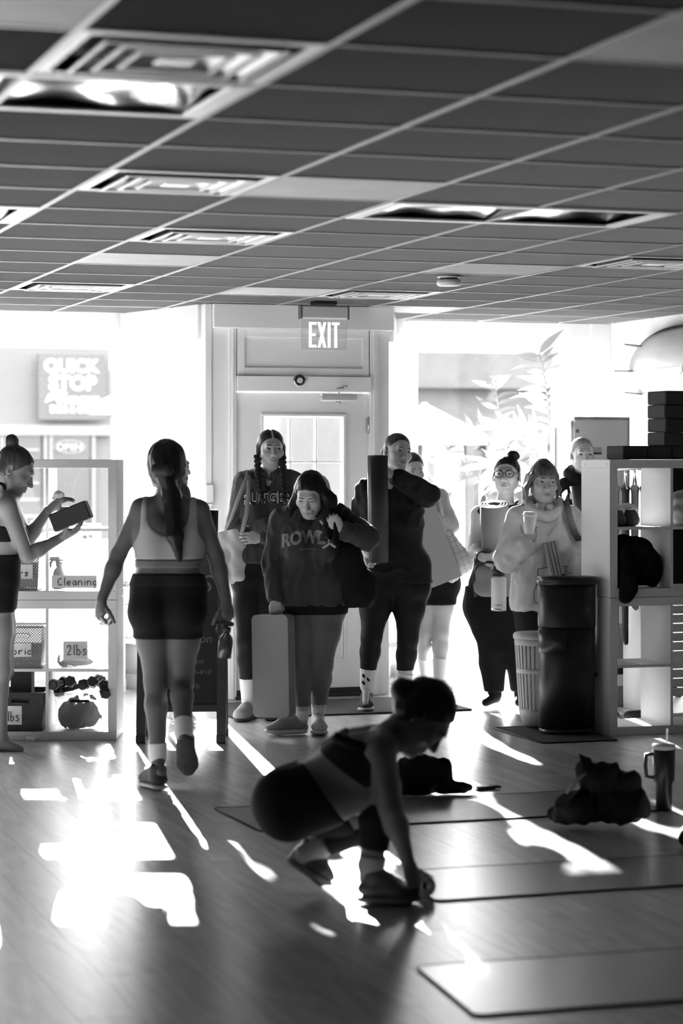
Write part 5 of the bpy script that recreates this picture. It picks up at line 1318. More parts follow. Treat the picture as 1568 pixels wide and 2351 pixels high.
t, Y, z = bin_('clear bin with the cleaning label and a spray bottle', 110, 245, 1243, 1351, MB_SOLID, .93, SY, slot=False); label_card(t, 119, 222, 1321, 1350, 'Cleaning', SY, 132, 1344, .0268, .040)
t, Y, z = bin_('grey perforated bin beside the cleaning bin', 10, 90, 1255, 1355, MB_GREY, .9, SY); label_card(t, 10, 75, 1296, 1329, 'ers', SY, 30, 1323, .026, .034)
t, Y, z = bin_('pale perforated bin marked with two pounds', 114, 234, 1436, 1532, MB_CLEAR, .88, SY); label_card(t, 145, 201, 1472, 1514, '2lbs', SY, 153, 1504, .0285, .054)
t, Y, z = bin_('dark perforated bin beside the two pound bin', -10, 98, 1440, 1532, MB_GREY, .92, SY); label_card(t, 5, 72, 1477, 1508, 'bric', SY, 28, 1503, .027, .038)
t, Y, z = bin_('dark perforated bin marked with one pound at the bottom', -8, 100, 1592, 1678, MB_DARK, .93, SY); label_card(t, 4, 50, 1621, 1664, '1lbs', SY, 10, 1656, .024, .052)
t, Y, z = bin_('pale perforated bin heaped with dumbbells', 122, 243, 1592, 1676, MB_CLEAR, .82, SY)
# dark filling seen through the bins
def lump(label, name, cat, c, r, m, seed, h=.012, group=None, amp=.02, freq=40):
    rs = np.random.RandomState(seed); pr = [prim_ell(V3(c)+(rs.rand(3)-.5)*np.array(r)*1.1, np.array(r)*(.55+.25*rs.rand()), None, .03) for _ in range(7)]
    V, Q = field(pr, h, disp=folds(amp, freq, seed))
    b = (c[0], c[1], V[:, 2].min()); t_ = link(name, mesh_np(name, V-np.array(b), Q), m, None, b); tag(t_, label, cat, group); return t_
lump('tangle of black resistance bands inside the bin with the dumbbells', 'resistance_bands', 'bands', tuple(P(188, 1628, LSY+.14)), (.095, .07, .085), M_BLK, 3, .007, None, .035, 75)
lump('dark weights heaped in the two pound bin', 'small_weights', 'weights', tuple(P(174, 1512, LSY+.15)), (.08, .07, .032), M_BLK, 4)
# ---------------------------------------------------------------- dumbbells
M_IRON = mat('rubber_hex', .018, .45, bump=(160, .1))
def dumbbell(label, c, d, r=.032, L=.15):
    t = thing('dumbbell', label, 'dumbbell', tuple(c), 0, 'dumbbells heaped in the bin')
    d = Vector(d).normalized(); R = frame3(d.orthogonal(), d.cross(d.orthogonal()))
    z_ = R.col[2]; s_ = 1 if z_.dot(d) > 0 else -1
    for e in (-1, 1):
        prof = [(r*.78, -.024), (r, -.016), (r, .016), (r*.78, .024)]; mb = MB(R.to_4x4()); mb.lathe([(a, b+e*L/2) for a, b in prof], n=6, smooth=False).build('dumbbell_head', M_IRON, t)
    MB(R.to_4x4()).tube([(0, 0, -L/2), (0, 0, 0), (0, 0, L/2)], [.013, .016, .013], 12).build('dumbbell_grip', M_IRON, t)
for q, (px, py, dy, d) in enumerate(((122, 1573, .03, (-.25, -1, .0)), (160, 1566, .03, (.05, -1, .25)), (211, 1566, .02, (.1, -1, .15)), (236, 1574, .04, (.3, -1, -.1)), (241, 1591, .0, (.25, -1, -.35)), (188, 1576, .09, (.9, -.2, .25)))):
    lab = ('leftmost dumbbell in the heaped bin, leaning out', 'dumbbell second from the left in the heaped bin', 'topmost dumbbell in the heaped bin', 'dumbbell second from the right in the heaped bin', 'lowest dumbbell hanging over the right rim of the heaped bin', 'dumbbell lying crosswise at the back of the heaped bin')[q]
    dv = Vector(d).normalized(); c = P(px, py, LSY+.0)
    dumbbell(lab, c-dv*.075+Vector((0, dy, 0)), d)
# dark boxes over the one-pound bin
t = tag(MB().box(tuple(P(52, 1566, LSY+.2)), (.115, .14, .14), bev=.004).build('block_box', M_BLOCK), 'black foam block standing behind the one pound bin', 'block')
# ---------------------------------------------------------------- spray bottles
M_AMBER = mat('amber_bottle', .05, .12, coat=.3)
def spray(label, c, s=1.0, tilt=0.0, m=None):
    t = thing('spray_bottle', label, 'spray bottle', tuple(c)); t.rotation_euler = (0, tilt, 0)
    MB().lathe([(.001, 0), (.032, 0), (.035, .006), (.035, .085), (.030, .105), (.015, .122), (.014, .135)][0:], n=24).build('bottle_body', m or M_AMBER, t)
    MB().lathe([(.019, .128), (.019, .150), (.015, .155)], n=20).build('bottle_collar', M_PLASB, t)
    MB().box((-.012, 0, .170), (.085, .024, .024), bev=.008).box((-.008, 0, .158), (.026, .022, .02), bev=.004).box((-.058, 0, .170), (.014, .016, .016), bev=.003).build('spray_head', M_PLASB, t)
    MB().tube([(-.040, 0, .160), (-.050, 0, .140), (-.047, 0, .122)], [.006, .006, .004], 8).build('spray_trigger', M_PLASB, t)
    t.scale = (s, s, s); return t
c = P(136, 1352, LSY+.065); spray('dark spray bottle standing in the cleaning bin', (c.x, c.y, .777+.392 if False else c.z), .98)
# the one the walking person carries
spray('dark spray bottle hanging in the right hand of the walking person', tuple(P(515, 1511, 10.72)), .95, .10)
# ---------------------------------------------------------------- yoga blocks
def block(label, c, rz, R=None, d=(.23, .15, .077), grp='yoga blocks on the right shelf'):
    t = MB().box((0, 0, 0), d, R=R, bev=.006).build('yoga_block', M_BLOCK, None, tuple(c), (0, 0, rz)); return tag(t, label, 'yoga block', grp)
zt = .777+.775
bx = [(.09, 0, 'yoga block lying leftmost on the right shelf'), (.246, 0, 'yoga block lying in the middle of the bottom row on the right shelf'), (.402, 0, 'yoga block lying rightmost in the bottom row on the right shelf')]
for k, (x, y, lb) in enumerate(bx): block(lb, RSW(x+.085, .15, zt+.0395), TH, d=(.15, .225, .077))
names = ('lowest yoga block of the tall stack on the right shelf', 'second yoga block from the bottom of the tall stack', 'second yoga block from the top of the tall stack', 'topmost yoga block of the tall stack under the surfboard')
for k in range(4): block(names[k], RSW(.432+.003*(k % 2), .15, zt+.117+.0785*k), TH+.03*(k % 2), d=(.15, .225, .077))
# the block the person at the left shelf wipes
cs = [P(*q, 12.22) for q in ((110, 1181), (194, 1147), (212, 1190), (128, 1223))]
ex_ = (cs[1]-cs[0]).normalized(); R = frame3(ex_, (0, 1, 0)); cc = sum(cs, Vector())/4
tag(MB().box((0, 0, 0), ((cs[1]-cs[0]).length*.99, .15, (cs[3]-cs[0]).length*.93), R=R, bev=.006).build('yoga_block', M_BLOCK, None, tuple(cc+Vector((0, .04, 0)))), 'dark yoga block held up by the person at the left shelf', 'yoga block')
# ---------------------------------------------------------------- wipes
def crumple(label, name, cat, c, r, seed, m=None, h=.004):
    rs = np.random.RandomState(seed); pts = [V3(c)+(rs.rand(3)-.5)*np.array(r)*2 for _ in range(7)]
    pr = [prim_cap(pts[i], pts[i+1], .006, .010, .006, (nrm(rs.randn(3)), .5)) for i in range(6)]+[prim_ell(V3(c), np.array(r)*.6, None, .01)]
    V, Q = field(pr, h, disp=folds(.008, 130, seed)); b = (c[0], c[1], V[:, 2].min())
    return tag(link(name, mesh_np(name, V-np.array(b), Q), m or mat('paper_wipe', .8, .8), None, b), label, cat)
crumple('white wipe scrunched in the raised hand of the person at the left shelf', 'wipe', 'wipe', P(134, 1136, 12.36), (.034, .02, .034), 2)
crumple('white wipe hanging from the left hand of the walking person', 'wipe', 'wipe', P(238, 1428, 10.72), (.030, .02, .022), 5)
c = PF(75, 1700); crumple('crumpled white wipe lying on the floor by the left shelf', 'wipe', 'wipe', (c.x, c.y, .014), (.058, .03, .010), 8)
# ---------------------------------------------------------------- chalkboard
cb = PF(415, 1706); t = thing('sandwich_board', 'black chalkboard sandwich board behind the walking person', 'chalkboard', tuple(cb))
M_BW = mat('board_frame_wood', .028, .6, noise=(30, .2)); M_CHB = mat('chalkboard_black', .014, .8, noise=(6, .4)); M_CHALK = mat('chalk', .13, .9)
bw = .49; Hb = .98; tl = math.radians(9)
for side in (-1, 1):
    Rb = Matrix.Rotation(-side*tl*-1, 4, 'X') if False else Matrix.Rotation(side*tl*-1, 4, 'X')
    M4 = Matrix.Translation((0, .0 if side < 0 else 2*Hb*math.sin(tl), 0)) @ Matrix.Rotation(side*tl, 4, 'X')
    for x in (-1, 1):
        MB(M4).box((x*(bw/2-.025), 0, Hb/2), (.05, .022, Hb), bev=.003).build('board_leg', M_BW, t)
        MB(M4).box((x*(bw/2-.025), 0, .022), (.054, .026, .044), bev=.003).build('leg_foot', M_PLASB, t)
    MB(M4).box((0, 0, Hb-.03), (bw-.1, .02, .05), bev=.003).box((0, 0, .19), (bw-.1, .02, .04), bev=.003).build('board_rail', M_BW, t)
    pn_ = MB(M4).box((0, .002, .58), (bw-.098, .010, .76)).build('chalk_panel', M_CHB, t)
    if side < 0:
        for word, px, py, hh in (('S', 470, 1345, .10), ('S', 384, 1345, .10), ('on', 470, 1470, .05), ('treat', 450, 1521, .028), ('4/13-4/18', 452, 1546, .028), ('dy', 450, 1577, .03)):
            vs, fs = text_mesh(word, hh*1.35, 0, 0, .15); p = P(px, py, cb.y)
            xx, zz = p.x-cb.x, p.z/math.cos(tl)
            MB(M4).add([(xx+v.x, -.0045, zz+v.y) for v in vs], fs).build('chalk_writing', M_CHALK, pn_)
# ---------------------------------------------------------------- rolled and folded mats that people hold
def rolled(label, a, b, r, m, th=.009, turns=4.5, start=0.0, n=28, name='yoga_mat', core=.3, flap=0.0):
    """mat rolled as a spiral, axis from a to b"""
    a, b = Vector(a), Vector(b); ax = (b-a); L = ax.length; R = frame3(ax.orthogonal(), ax.cross(ax.orthogonal())).to_4x4()
    if R.to_3x3().col[2].dot(ax) < 0: a, b = b, a
    N = int(turns*n); vs = []; fs = []
    for i in range(N+1):
        f = i/N; ang = start+2*math.pi*turns*f; rr = r*(core+(1-core)*f)
        for q, rad in ((0, rr-th*.46), (1, rr+th*.46)):
            for z_ in (0, L): vs.append((rad*math.cos(ang), rad*math.sin(ang), z_))
    for i in range(N):
        k = i*4; fs += [(k, k+1, k+5, k+4), (k+2, k+6, k+7, k+3), (k, k+4, k+6, k+2), (k+1, k+3, k+7, k+5)]
    fs += [(0, 2, 3, 1), (N*4, N*4+1, N*4+3, N*4+2)]
    mb = MB(); mb.add(vs, fs, True)
    o = mb.build(name, m, None, tuple(a)); o.rotation_euler = R.to_euler()
    return tag(o, label, 'yoga mat')
o = rolled('upright rolled black mat hugged by the person in black', P(866, 1046, 13.86), P(868, 1290, 13.90), .064, M_MATD, .008, 5)
rolled('thick grey mat rolled up in the arms of the person in glasses', P(1133, 1157, 14.05), P(1137, 1300, 14.15), .094, M_MATG, .014, 3.2, -1.0, core=.35)
rolled('dark mat held by the person behind the chalkboard', P(478, 1170, 13.35), P(474, 1330, 13.35), .06, M_MATD, .008, 4)
rolled('dark mat carried by the person in the black hoodie', P(1326, 1115, 14.68), P(1346, 1235, 14.64), .055, M_MATD, .008, 4)
def slab_stack(label, corners, th, n, m, gap=.004, name='folded_mat', rad=.03, group=None):
    """folded mat: n layers; corners = 3 world points (origin, along x, along z)"""
    o, x, z = [Vector(c) for c in corners]; ex_, ez_ = x-o, z-o; w_, h_ = ex_.length, ez_.length
    R = frame3(ex_, ez_); M4 = Matrix.Translation(o) @ R.to_4x4()
    t = thing(name, label, 'yoga mat', tuple(o)); inv = Matrix.Translation(-o) @ M4
    for k in range(n):
        z0 = k*(th+gap); mb = MB(inv); mb.prism([(px_+w_/2, py_+h_/2) for px_, py_ in rrect(w_, h_, rad)], -z0-th, -z0).build('mat_layer', m, t)
    return t
# folded mat in the hand of the person looking down (front panel and three layer edges)
o = P(581, 1647, 12.80); slab_stack('grey mat folded in layers, held upright by its top edge by the person looking down', (o, P(664, 1649, 12.70), P(590, 1412, 12.80)), .016, 4, M_MATG, .006)
for q in (0,): pass
slab_stack('folded mat under the arm of the person with the paper cup', (P(1298, 1326, 13.38), P(1290, 1326, 13.70), P(1279, 1240, 13.38)), .016, 4, M_MATG, .004)
slab_stack('pale folded mat held by the person half hidden behind the person in black', (P(992, 1350, 15.06), P(1060, 1323, 15.10), P(972, 1150, 15.06)), .02, 2, M_MATL, .004, rad=.012)
# ---------------------------------------------------------------- bags
def quilt(ax, az, n=30.0, amp=.010):
    ax, az = nrm(ax), nrm(az)
    def f(x, y, z):
        u = x*ax[0]+y*ax[1]+z*ax[2]; v = x*az[0]+y*az[1]+z*az[2]
        return amp*(1-np.sqrt(np.abs(np.sin(n*2*u)*np.sin(n*2*v))+.02))
    return f
def bag(label, name, prims, m, h=.006, disp=None, extra=(), clips=()):
    V, Q = field(prims, h, disp=disp, clips=clips); lo, hi = V.min(0), V.max(0); b = ((lo[0]+hi[0])/2, (lo[1]+hi[1])/2, lo[2])
    t = thing(name, label, 'bag', b)
    link('bag_body', mesh_np('bag_body', V-np.array(b), Q), m, t)
    for nm, pts, r, mm in extra: MB().tube([tuple(V3(p)-np.array(b)) for p in pts], r, 10, flat=.35).build(nm, mm, t)
    return t
bag('white quilted tote hanging from the shoulder of the person with folded arms', 'tote_bag', [prim_cap(P(518, 1240, 13.70), P(548, 1235, 13.66), .055, .05, .03, ((0, 1, 0), .6)), prim_cap(P(515, 1240, 13.70), P(522, 1310, 13.70), .05, .06, .03, ((0, 1, 0), .6)), prim_cap(P(548, 1235, 13.66), P(548, 1318, 13.66), .05, .045, .03, ((0, 1, 0), .6)), prim_cap(P(522, 1310, 13.7), P(545, 1325, 13.7), .06, .045, .03, ((0, 1, 0), .6))],
    M_CANVAS, .006, lambda x, y, z: .006*np.sin(60*(x*.5+z))*np.sin(35*x), [('bag_strap', [P(524, 1215, 13.70), P(545, 1150, 13.62), P(566, 1098, 13.62), P(572, 1085, 13.72), P(570, 1100, 13.85)], .016, M_CANVAS), ('bag_strap', [P(572, 1092, 13.64), P(570, 1130, 13.60), P(566, 1180, 13.58), P(555, 1225, 13.60)], .016, M_CANVAS)])
bag('white quilted bag on the arm of the person half hidden behind the person in black', 'quilted_bag', [prim_cap(P(1030, 1225, 15.2), P(1060, 1290, 15.2), .03, .075, .03, ((0, 1, 0), .7)), prim_cap(P(1060, 1290, 15.2), P(1035, 1318, 15.2), .078, .06, .03, ((0, 1, 0), .7))],
    M_BAGQ1, .005, quilt((.94, 0, .34), (-.34, 0, .94), 40.8, .008), [('bag_strap', [P(1022, 1230, 15.18), P(1015, 1180, 15.15), P(1008, 1140, 15.2)], .014, M_BAGQ)])
bag('large black shoulder bag of the person looking down', 'shoulder_bag', [prim_ell(P(806, 1340, 12.92), (.115, .09, .135), None, .03), prim_ell(P(838, 1355, 12.95), (.075, .08, .10), None, .04), prim_ell(P(795, 1285, 12.88), (.09, .07, .10), None, .04)],
    M_BLK, .007, folds(.012, 45, 6), [('bag_strap', [P(775, 1280, 12.82), P(771, 1225, 12.76), P(776, 1180, 12.78), P(786, 1160, 12.92), P(790, 1180, 13.06)], .024, M_BLK)])
# keys / tags clipped on that bag
kt = thing('key_tag', 'pale key tags hanging from the strap of the black shoulder bag', 'key ring', tuple(P(752, 1250, 12.72)))
for (px, py, an) in ((748, 1254, .55), (764, 1252, -.6)): MB().box(tuple(P(px, py, 12.72)-P(752, 1250, 12.72)), (.042, .004, .013), R=Matrix.Rotation(-an, 3, 'Y'), bev=.002).build('tag_card', mat('key_card', .35, .4), kt)
MB().tube([(0.004*math.cos(a)+.008, 0, .012*math.sin(a)+.016) for a in np.linspace(0, 6.28, 13)], .0022, 6).build('key_ring', M_STEEL, kt)
# phone in the hand of the person in black
ph = P(856, 1287, 13.93); t = thing('phone', 'phone with a camera lens held by the person in black', 'phone', tuple(ph)); Rp = Matrix.Rotation(.35, 3, 'Y')
MB().box((0, 0, 0), (.035, .009, .088), R=Rp, bev=.004).build('phone_body', mat('phone_silver', .5, .25, .4), t); MB().box((-.004, -.006, .026), (.018, .004, .020), R=Rp, bev=.002).build('camera_bump', M_PLASB, t)
# ---------------------------------------------------------------- drinks
def cup():
    a = P(1215, 1226, 13.405); t = thing('paper_cup', 'white paper coffee cup in the hand of the person in the grey hoodie', 'cup', tuple(a)); t.rotation_euler = (0, .05, 0)
    MB().lathe([(.001, 0), (.028, 0), (.029, .004), (.039, .108)], n=28).build('cup_body', mat('cup_paper', .72, .6), t)
    MB().lathe([(.043, .104), (.043, .113), (.040, .115), (.038, .128), (.034, .130), (.001, .130)], n=28).build('cup_lid', mat('cup_lid', .78, .35), t)
cup()
def bottle():
    a = P(1145, 1402, 13.94); t = thing('water_bottle', 'white steel water bottle hanging from the hand of the person in glasses', 'bottle', tuple(a))
    MB().lathe([(.044, 0), (.046, .003), (.046, .016)], n=28).build('bottle_base', M_STEEL, t)
    bd = MB().lathe([(.046, .016), (.0465, .150), (.046, .196), (.040, .203)], n=28).build('bottle_body', mat('powder_white', .68, .5), t)
    MB().lathe([(.033, .200), (.033, .212)], n=24).build('bottle_neck', M_STEEL, t)
    MB().lathe([(.036, .210), (.036, .240), (.030, .248), (.001, .248)], n=24).build('bottle_cap', M_PLASB, t)
    MB().tube([(-.03, 0, .238), (-.022, 0, .268), (.0, 0, .275), (.022, 0, .268), (.03, 0, .238)], .008, 10).build('bottle_handle', M_PLASB, t)
    vs, fs = text_mesh('YETI', .017, 0, .0006)
    MB().add([(.0472*math.sin((v.x-.004)/.0472), -.0472*math.cos((v.x-.004)/.0472), .034+v.y) for v in vs], fs).build('bottle_print', mat('print_dark', .15, .5), bd)
    fr_ = rrect(.052, .020, .003); MB().tube([(.0472*math.sin((x-.004)/.0472), -.0472*math.cos((x-.004)/.0472), .034+z_) for x, z_ in fr_+fr_[:1]], .0008, 6).build('print_frame', mat('print_dark', .15, .5), bd)
bottle()
# grey bag-like folded mat on a strap at her hip
V, Q = field([prim_cap(P(1108, 1310, 14.05), P(1160, 1310, 14.05), .055, .055, .03, ((0, 1, 0), .7)), prim_cap(P(1112, 1345, 14.07), P(1160, 1345, 14.07), .068, .068, .04, ((0, 1, 0), .7))], .007)
b = (V[:, 0].mean(), V[:, 1].mean(), V[:, 2].min()); t = thing('mat_sling', 'grey mat bundle on a black strap at the hip of the person in glasses', 'bag', b); link('mat_bundle', mesh_np('mat_bundle', V-np.array(b), Q), M_MATG, t)
MB().tube([tuple(V3(P(x, y, d))-np.array(b)) for x, y, d in ((1092, 1370, 14.1), (1088, 1320, 14.05), (1097, 1296, 14.02), (1120, 1290, 13.98), (1165, 1296, 13.98), (1184, 1310, 14.05))], .010, 8).build('sling_strap', M_STRAP, t)
# ================================================================== bins, floor mats, bags on the floor
# entrance mat with a ribbed weave
def weave_mat(name, g, sc, st_=.9):
    m = bpy.data.materials.new(name); m.use_nodes = True; nt = m.node_tree; b = nt.nodes['Principled BSDF']; b.inputs['Roughness'].default_value = .75
    tc = nt.nodes.new('ShaderNodeTexCoord'); mp = nt.nodes.new('ShaderNodeMapping'); mp.inputs['Rotation'].default_value = (0, 0, .785); mp.inputs['Scale'].default_value = (sc, sc, sc)
    br = nt.nodes.new('ShaderNodeTexBrick'); br.inputs['Scale'].default_value = 1; br.inputs['Mortar Size'].default_value = .09; br.inputs['Mortar Smooth'].default_value = .6
    br.inputs['Color1'].default_value = (g, g, g, 1); br.inputs['Color2'].default_value = (g*1.3, g*1.3, g*1.3, 1); br.inputs['Mortar'].default_value = (g*.4, g*.4, g*.4, 1); br.inputs['Brick Width'].default_value = .9; br.inputs['Row Height'].default_value = .3
    nt.links.new(tc.outputs['Object'], mp.inputs[0]); nt.links.new(mp.outputs[0], br.inputs['Vector']); nt.links.new(br.outputs['Color'], b.inputs['Base Color'])
    bp = nt.nodes.new('ShaderNodeBump'); bp.inputs['Strength'].default_value = st_; bp.inputs['Distance'].default_value = .006; bp.invert = True
    nt.links.new(br.outputs['Fac'], bp.inputs['Height']); nt.links.new(bp.outputs[0], b.inputs['Normal'])
    return m
M_DMAT = weave_mat('door_mat_weave', .028, 22); M_DMATE = mat('door_mat_edge', .02, .6)
def flat_mat(name, label, cat, poly, th, m, edge=None, group=None, lip=.0):
    """flat mat on the floor from its outline (world x, y)"""
    cx, cy = sum(p[0] for p in poly)/len(poly), sum(p[1] for p in poly)/len(poly)
    t = thing(name, label, cat, (cx, cy, 0), 0, group)
    MB().prism([(p[0]-cx, p[1]-cy) for p in poly], .0008, th).build('mat_top', m, t)
    if edge:
        e = [(p[0]-cx, p[1]-cy, th*.5+.001) for p in poly]; MB().tube(e+[e[0]], th*.62, 8).build('mat_edge', edge, t)
    return t
fu0, fv0 = UV(PF(537, 1651)); fu1, _ = UV(PF(1088, 1633))
flat_mat('door_mat', 'dark ribbed entrance mat in front of the door', 'door mat', [tuple(W(*q)[:2]) for q in ((fu0, fv0), (fu1, fv0), (fu1, fv0+.82), (fu0, fv0+.82))], .009, M_DMAT, M_DMATE)
a, b = PF(1247, 1708), PF(1133, 1673); c = PF(1415, 1700); c = Vector((a.x+(c.x-a.x)*1.0, a.y+(c.x-a.x)*math.tan(TH), 0))
d4 = Vector((b.x+c.x-a.x, b.y+c.y-a.y, 0))
flat_mat('floor_mat', 'small dark mat under the two bins', 'mat', [(a.x, a.y), (c.x, c.y), (d4.x, d4.y), (b.x, b.y)], .008, M_DMAT, M_DMATE)
# tall black bin
c = PF(1305, 1690); c.y += .10; t = thing('trash_bin', 'tall black oval trash bin in front of the right shelf', 'trash bin', (c.x, c.y, .009), .1)
M_BINB = mat('bin_black_metal', .010, .42); Hh = .885
MB().lathe([(.150, 0), (.156, .004), (.156, .02), (.152, .03)], n=40, sx=1, sy=.78, pw=2.6).build('bin_foot', M_PLASB, t)
MB().lathe([(.153, .03), (.155, .40), (.155, .60)], n=40, sx=1.02, sy=.78, pw=2.6).build('bin_body', M_BINB, t)
MB().lathe([(.157, .60), (.1585, .605), (.159, Hh-.04)], n=40, sx=1.02, sy=.78, pw=2.6).build('bin_sleeve', M_BINB, t)
ld = MB().lathe([(.163, Hh-.045), (.164, Hh-.012), (.158, Hh-.002), (.001, Hh+.004)], n=40, sx=1.02, sy=.78, pw=2.6).build('bin_lid', M_PLASB, t)
MB().lathe([(.012, 0), (.012, .008), (.001, .010)], n=14).build('lid_button', M_PLASB, ld, (-.02, 0, Hh+.002))
MB().lathe([(.010, 0), (.012, .012), (.001, .015)], n=14).build('bin_latch', M_STEEL if False else M_PLASB, t, (.150, -.04, .33), (math.pi/2, 0, .9))
pk = []
for k in range(9):
    an = math.radians(180+8+9*k); ca, sa = math.cos(an), math.sin(an); q = (abs(ca)**2.6+abs(sa)**2.6)**(-1/2.6); pk.append((.1615*q*ca*1.02, .1615*q*sa*.78))
vs = [(x, y, z) for z in (.455, .585) for x, y in pk]+[(x*1.03, y*1.03, z) for z in (.455, .585) for x, y in pk]; n_ = 9
MB().add(vs, [(k+18, k+19, k+28, k+27) for k in range(8)]+[(k+9, k+27, k+28, k+10) for k in range(8)]+[(k, k+1, k+19, k+18) for k in range(8)]+[(0, 18, 27, 9), (8, 17, 35, 26)], True).build('bin_pocket', M_PLASB, t)
# pale slotted bin behind it
c = PF(1241, 1672); t = thing('waste_basket', 'pale slotted waste basket behind the tall black bin', 'waste basket', (c.x, c.y, .009))
M_WB = mat('basket_pale_plastic', .36, .5)
MB().lathe([(.06, 0), (.085, .004), (.105, .03), (.122, .07), (.126, .11)], n=36).build('basket_bowl', M_WB, t)
MB().lathe([(.140, .315), (.141, .345)], n=36).build('basket_ring', M_WB, t)
MB().lathe([(.150, .475), (.153, .515)], n=36).build('basket_ring', M_WB, t)
MB().lathe([(.158, .512), (.160, .532), (.150, .545), (.06, .552), (.001, .552)], n=36).build('basket_lid', M_WB, t)
rb = MB(); NR = 34
for z0, z1, r0, r1 in ((.11, .315, .126, .140), (.345, .475, .141, .150)):
    for k in range(NR):
        a0, a1 = 2*math.pi*(k+.0)/NR, 2*math.pi*(k+.62)/NR
        q = [(r*math.cos(an), r*math.sin(an), z) for z, r in ((z0, r0), (z1, r1)) for an in (a0, a1)]; qi = [(x*.975, y*.975, z) for x, y, z in q]
        rb.add(q+qi, [(0, 1, 3, 2), (4, 6, 7, 5), (0, 2, 6, 4), (1, 5, 7, 3)], False)
tag(rb.build('basket_ribs', M_WB, t), kind='stuff')
ml = bpy.data.materials.new('bin_liner'); ml.use_nodes = True; nt = ml.node_tree; b_ = nt.nodes['Principled BSDF']; b_.inputs['Base Color'].default_value = (.85, .85, .85, 1); b_.inputs['Roughness'].default_value = .5
tlz = nt.nodes.new('ShaderNodeBsdfTranslucent'); mxz = nt.nodes.new('ShaderNodeMixShader'); mxz.inputs[0].default_value = .7; nt.links.new(b_.outputs[0], mxz.inputs[1]); nt.links.new(tlz.outputs[0], mxz.inputs[2]); nt.links.new(mxz.outputs[0], nt.nodes['Material Output'].inputs[0])
MB().lathe([(.10, .06), (.117, .11), (.131, .315), (.141, .49)], n=30).build('bin_liner', ml, t)
# ---- exercise mats on the floor
M_EX1 = mat('exercise_mat_grey', .11, .34, bump=(300, .03), noise=(6, .2)); M_EX2 = mat('exercise_mat_pale', .42, .22, bump=(300, .02), spec=1.0); M_EX3 = mat('exercise_mat_mid', .26, .25, bump=(300, .02), spec=.8)
def ex_mat(label, p0, p1, L, wd, m, curl=None, rz=TH, skew=0.0):
    """long exercise mat: p0 front-left corner, p1 back-left corner on the floor"""
    b_ = (Vector(p1)-Vector(p0)).normalized(); x = Vector((math.cos(rz), math.sin(rz), 0))
    r = .035; o = []
    base = [Vector(p0), Vector(p0)+x*L, Vector(p1)+x*L, Vector(p1)]
    for i, p in enumerate(base):
        pa, pb = base[i-1], base[(i+1) % 4]; da, db = (pa-p).normalized(), (pb-p).normalized()
        for k in range(5): f = k/4; o.append(p+da*r*(1-f)**2+db*r*f**2)
    return flat_mat('exercise_mat', label, 'yoga mat', [(p.x, p.y) for p in o], .006, m, MATS.get('exercise_edge') or mat('exercise_edge', .02, .7), 'exercise mats on the floor')
ex_mat('pale exercise mat in the bottom right corner', PF(1090, 2335), PF(953, 2222), 1.9, .6, M_EX2, rz=TH-.02)
ex_mat('grey patterned exercise mat farthest away, behind the crouching person', PF(598, 1911), PF(490, 1858), 1.85, .6, M_EX1)
mm = ex_mat('grey exercise mat being unrolled by the crouching person', PF(1000, 2071), PF(900, 2004), 1.75, .6, M_EX3)
# its rolled end under her hands
a, b = PF(978, 2062), PF(872, 1996); a.z = b.z = .042
o = rolled('rolled end of the mat in the hands of the crouching person', tuple(a), tuple(b), .040, M_EX3, .006, 4, name='mat_roll')
# ---- bag and tumbler at the right
M_CLOTHD = mat('dark_cloth', .010, .85, bump=(200, .15), spec=.08)
c = PF(1375, 1902)
def cl(px, py, r, dy=0, k=.03): q = P(px, py, c.y+dy); return prim_ell(q, r, None, k)
bag('black gym bag with scrunched top lying on the floor at the right', 'gym_bag', [cl(1330, 1855, (.10, .11, .065)), cl(1420, 1850, (.11, .11, .075)), cl(1375, 1790, (.075, .075, .06)), cl(1340, 1765, (.03, .035, .045)), cl(1440, 1795, (.055, .07, .05)), cl(1290, 1868, (.055, .06, .035)), cl(1465, 1850, (.05, .09, .06)), cl(1400, 1765, (.045, .05, .025))],
    M_CLOTHD, .006, folds(.016, 55, 4), [('bag_handle', [P(1345, 1770, c.y-.05), P(1334, 1735, c.y-.04), P(1350, 1742, c.y), P(1362, 1770, c.y+.02)], .013, M_CLOTHD), ('bag_handle', [P(1300, 1822, c.y-.10), P(1325, 1790, c.y-.1), P(1345, 1775, c.y-.08)], .010, mat('bag_trim', .08, .5))], clips=[((0, 0, .002), DN)])
c = PF(1524, 1860); t = thing('tumbler', 'large black tumbler with handle and straw beside the black gym bag', 'tumbler', (c.x, c.y, 0))
MB().lathe([(.034, 0), (.036, .003), (.037, .12), (.047, .135), (.050, .27), (.048, .272)], n=28).build('tumbler_body', mat('tumbler_black', .012, .4), t)
MB().lathe([(.050, .270), (.051, .288), (.046, .293), (.001, .295)], n=28).build('tumbler_lid', mat('tumbler_lid', .55, .2), t)
MB().tube([(-.048, 0, .25), (-.078, 0, .245), (-.082, 0, .20), (-.076, 0, .15), (-.045, 0, .145)], .009, 10).build('tumbler_handle', mat('tumbler_black', .012, .4), t)
MB().tube([(.012, 0, .28), (.014, 0, .36)], .004, 8).build('straw', glass_mat('straw_clear', .5, .1), t)
c = PF(1590, 1945)
bag('dark bag cut by the right picture edge', 'gym_bag', [prim_ell(P(1590, 1922, c.y), (.055, .08, .045), None, .02), prim_ell(P(1605, 1915, c.y), (.06, .08, .05), None, .02)], M_CLOTHD, .008, folds(.010, 60, 2), clips=[((0, 0, .002), DN)])
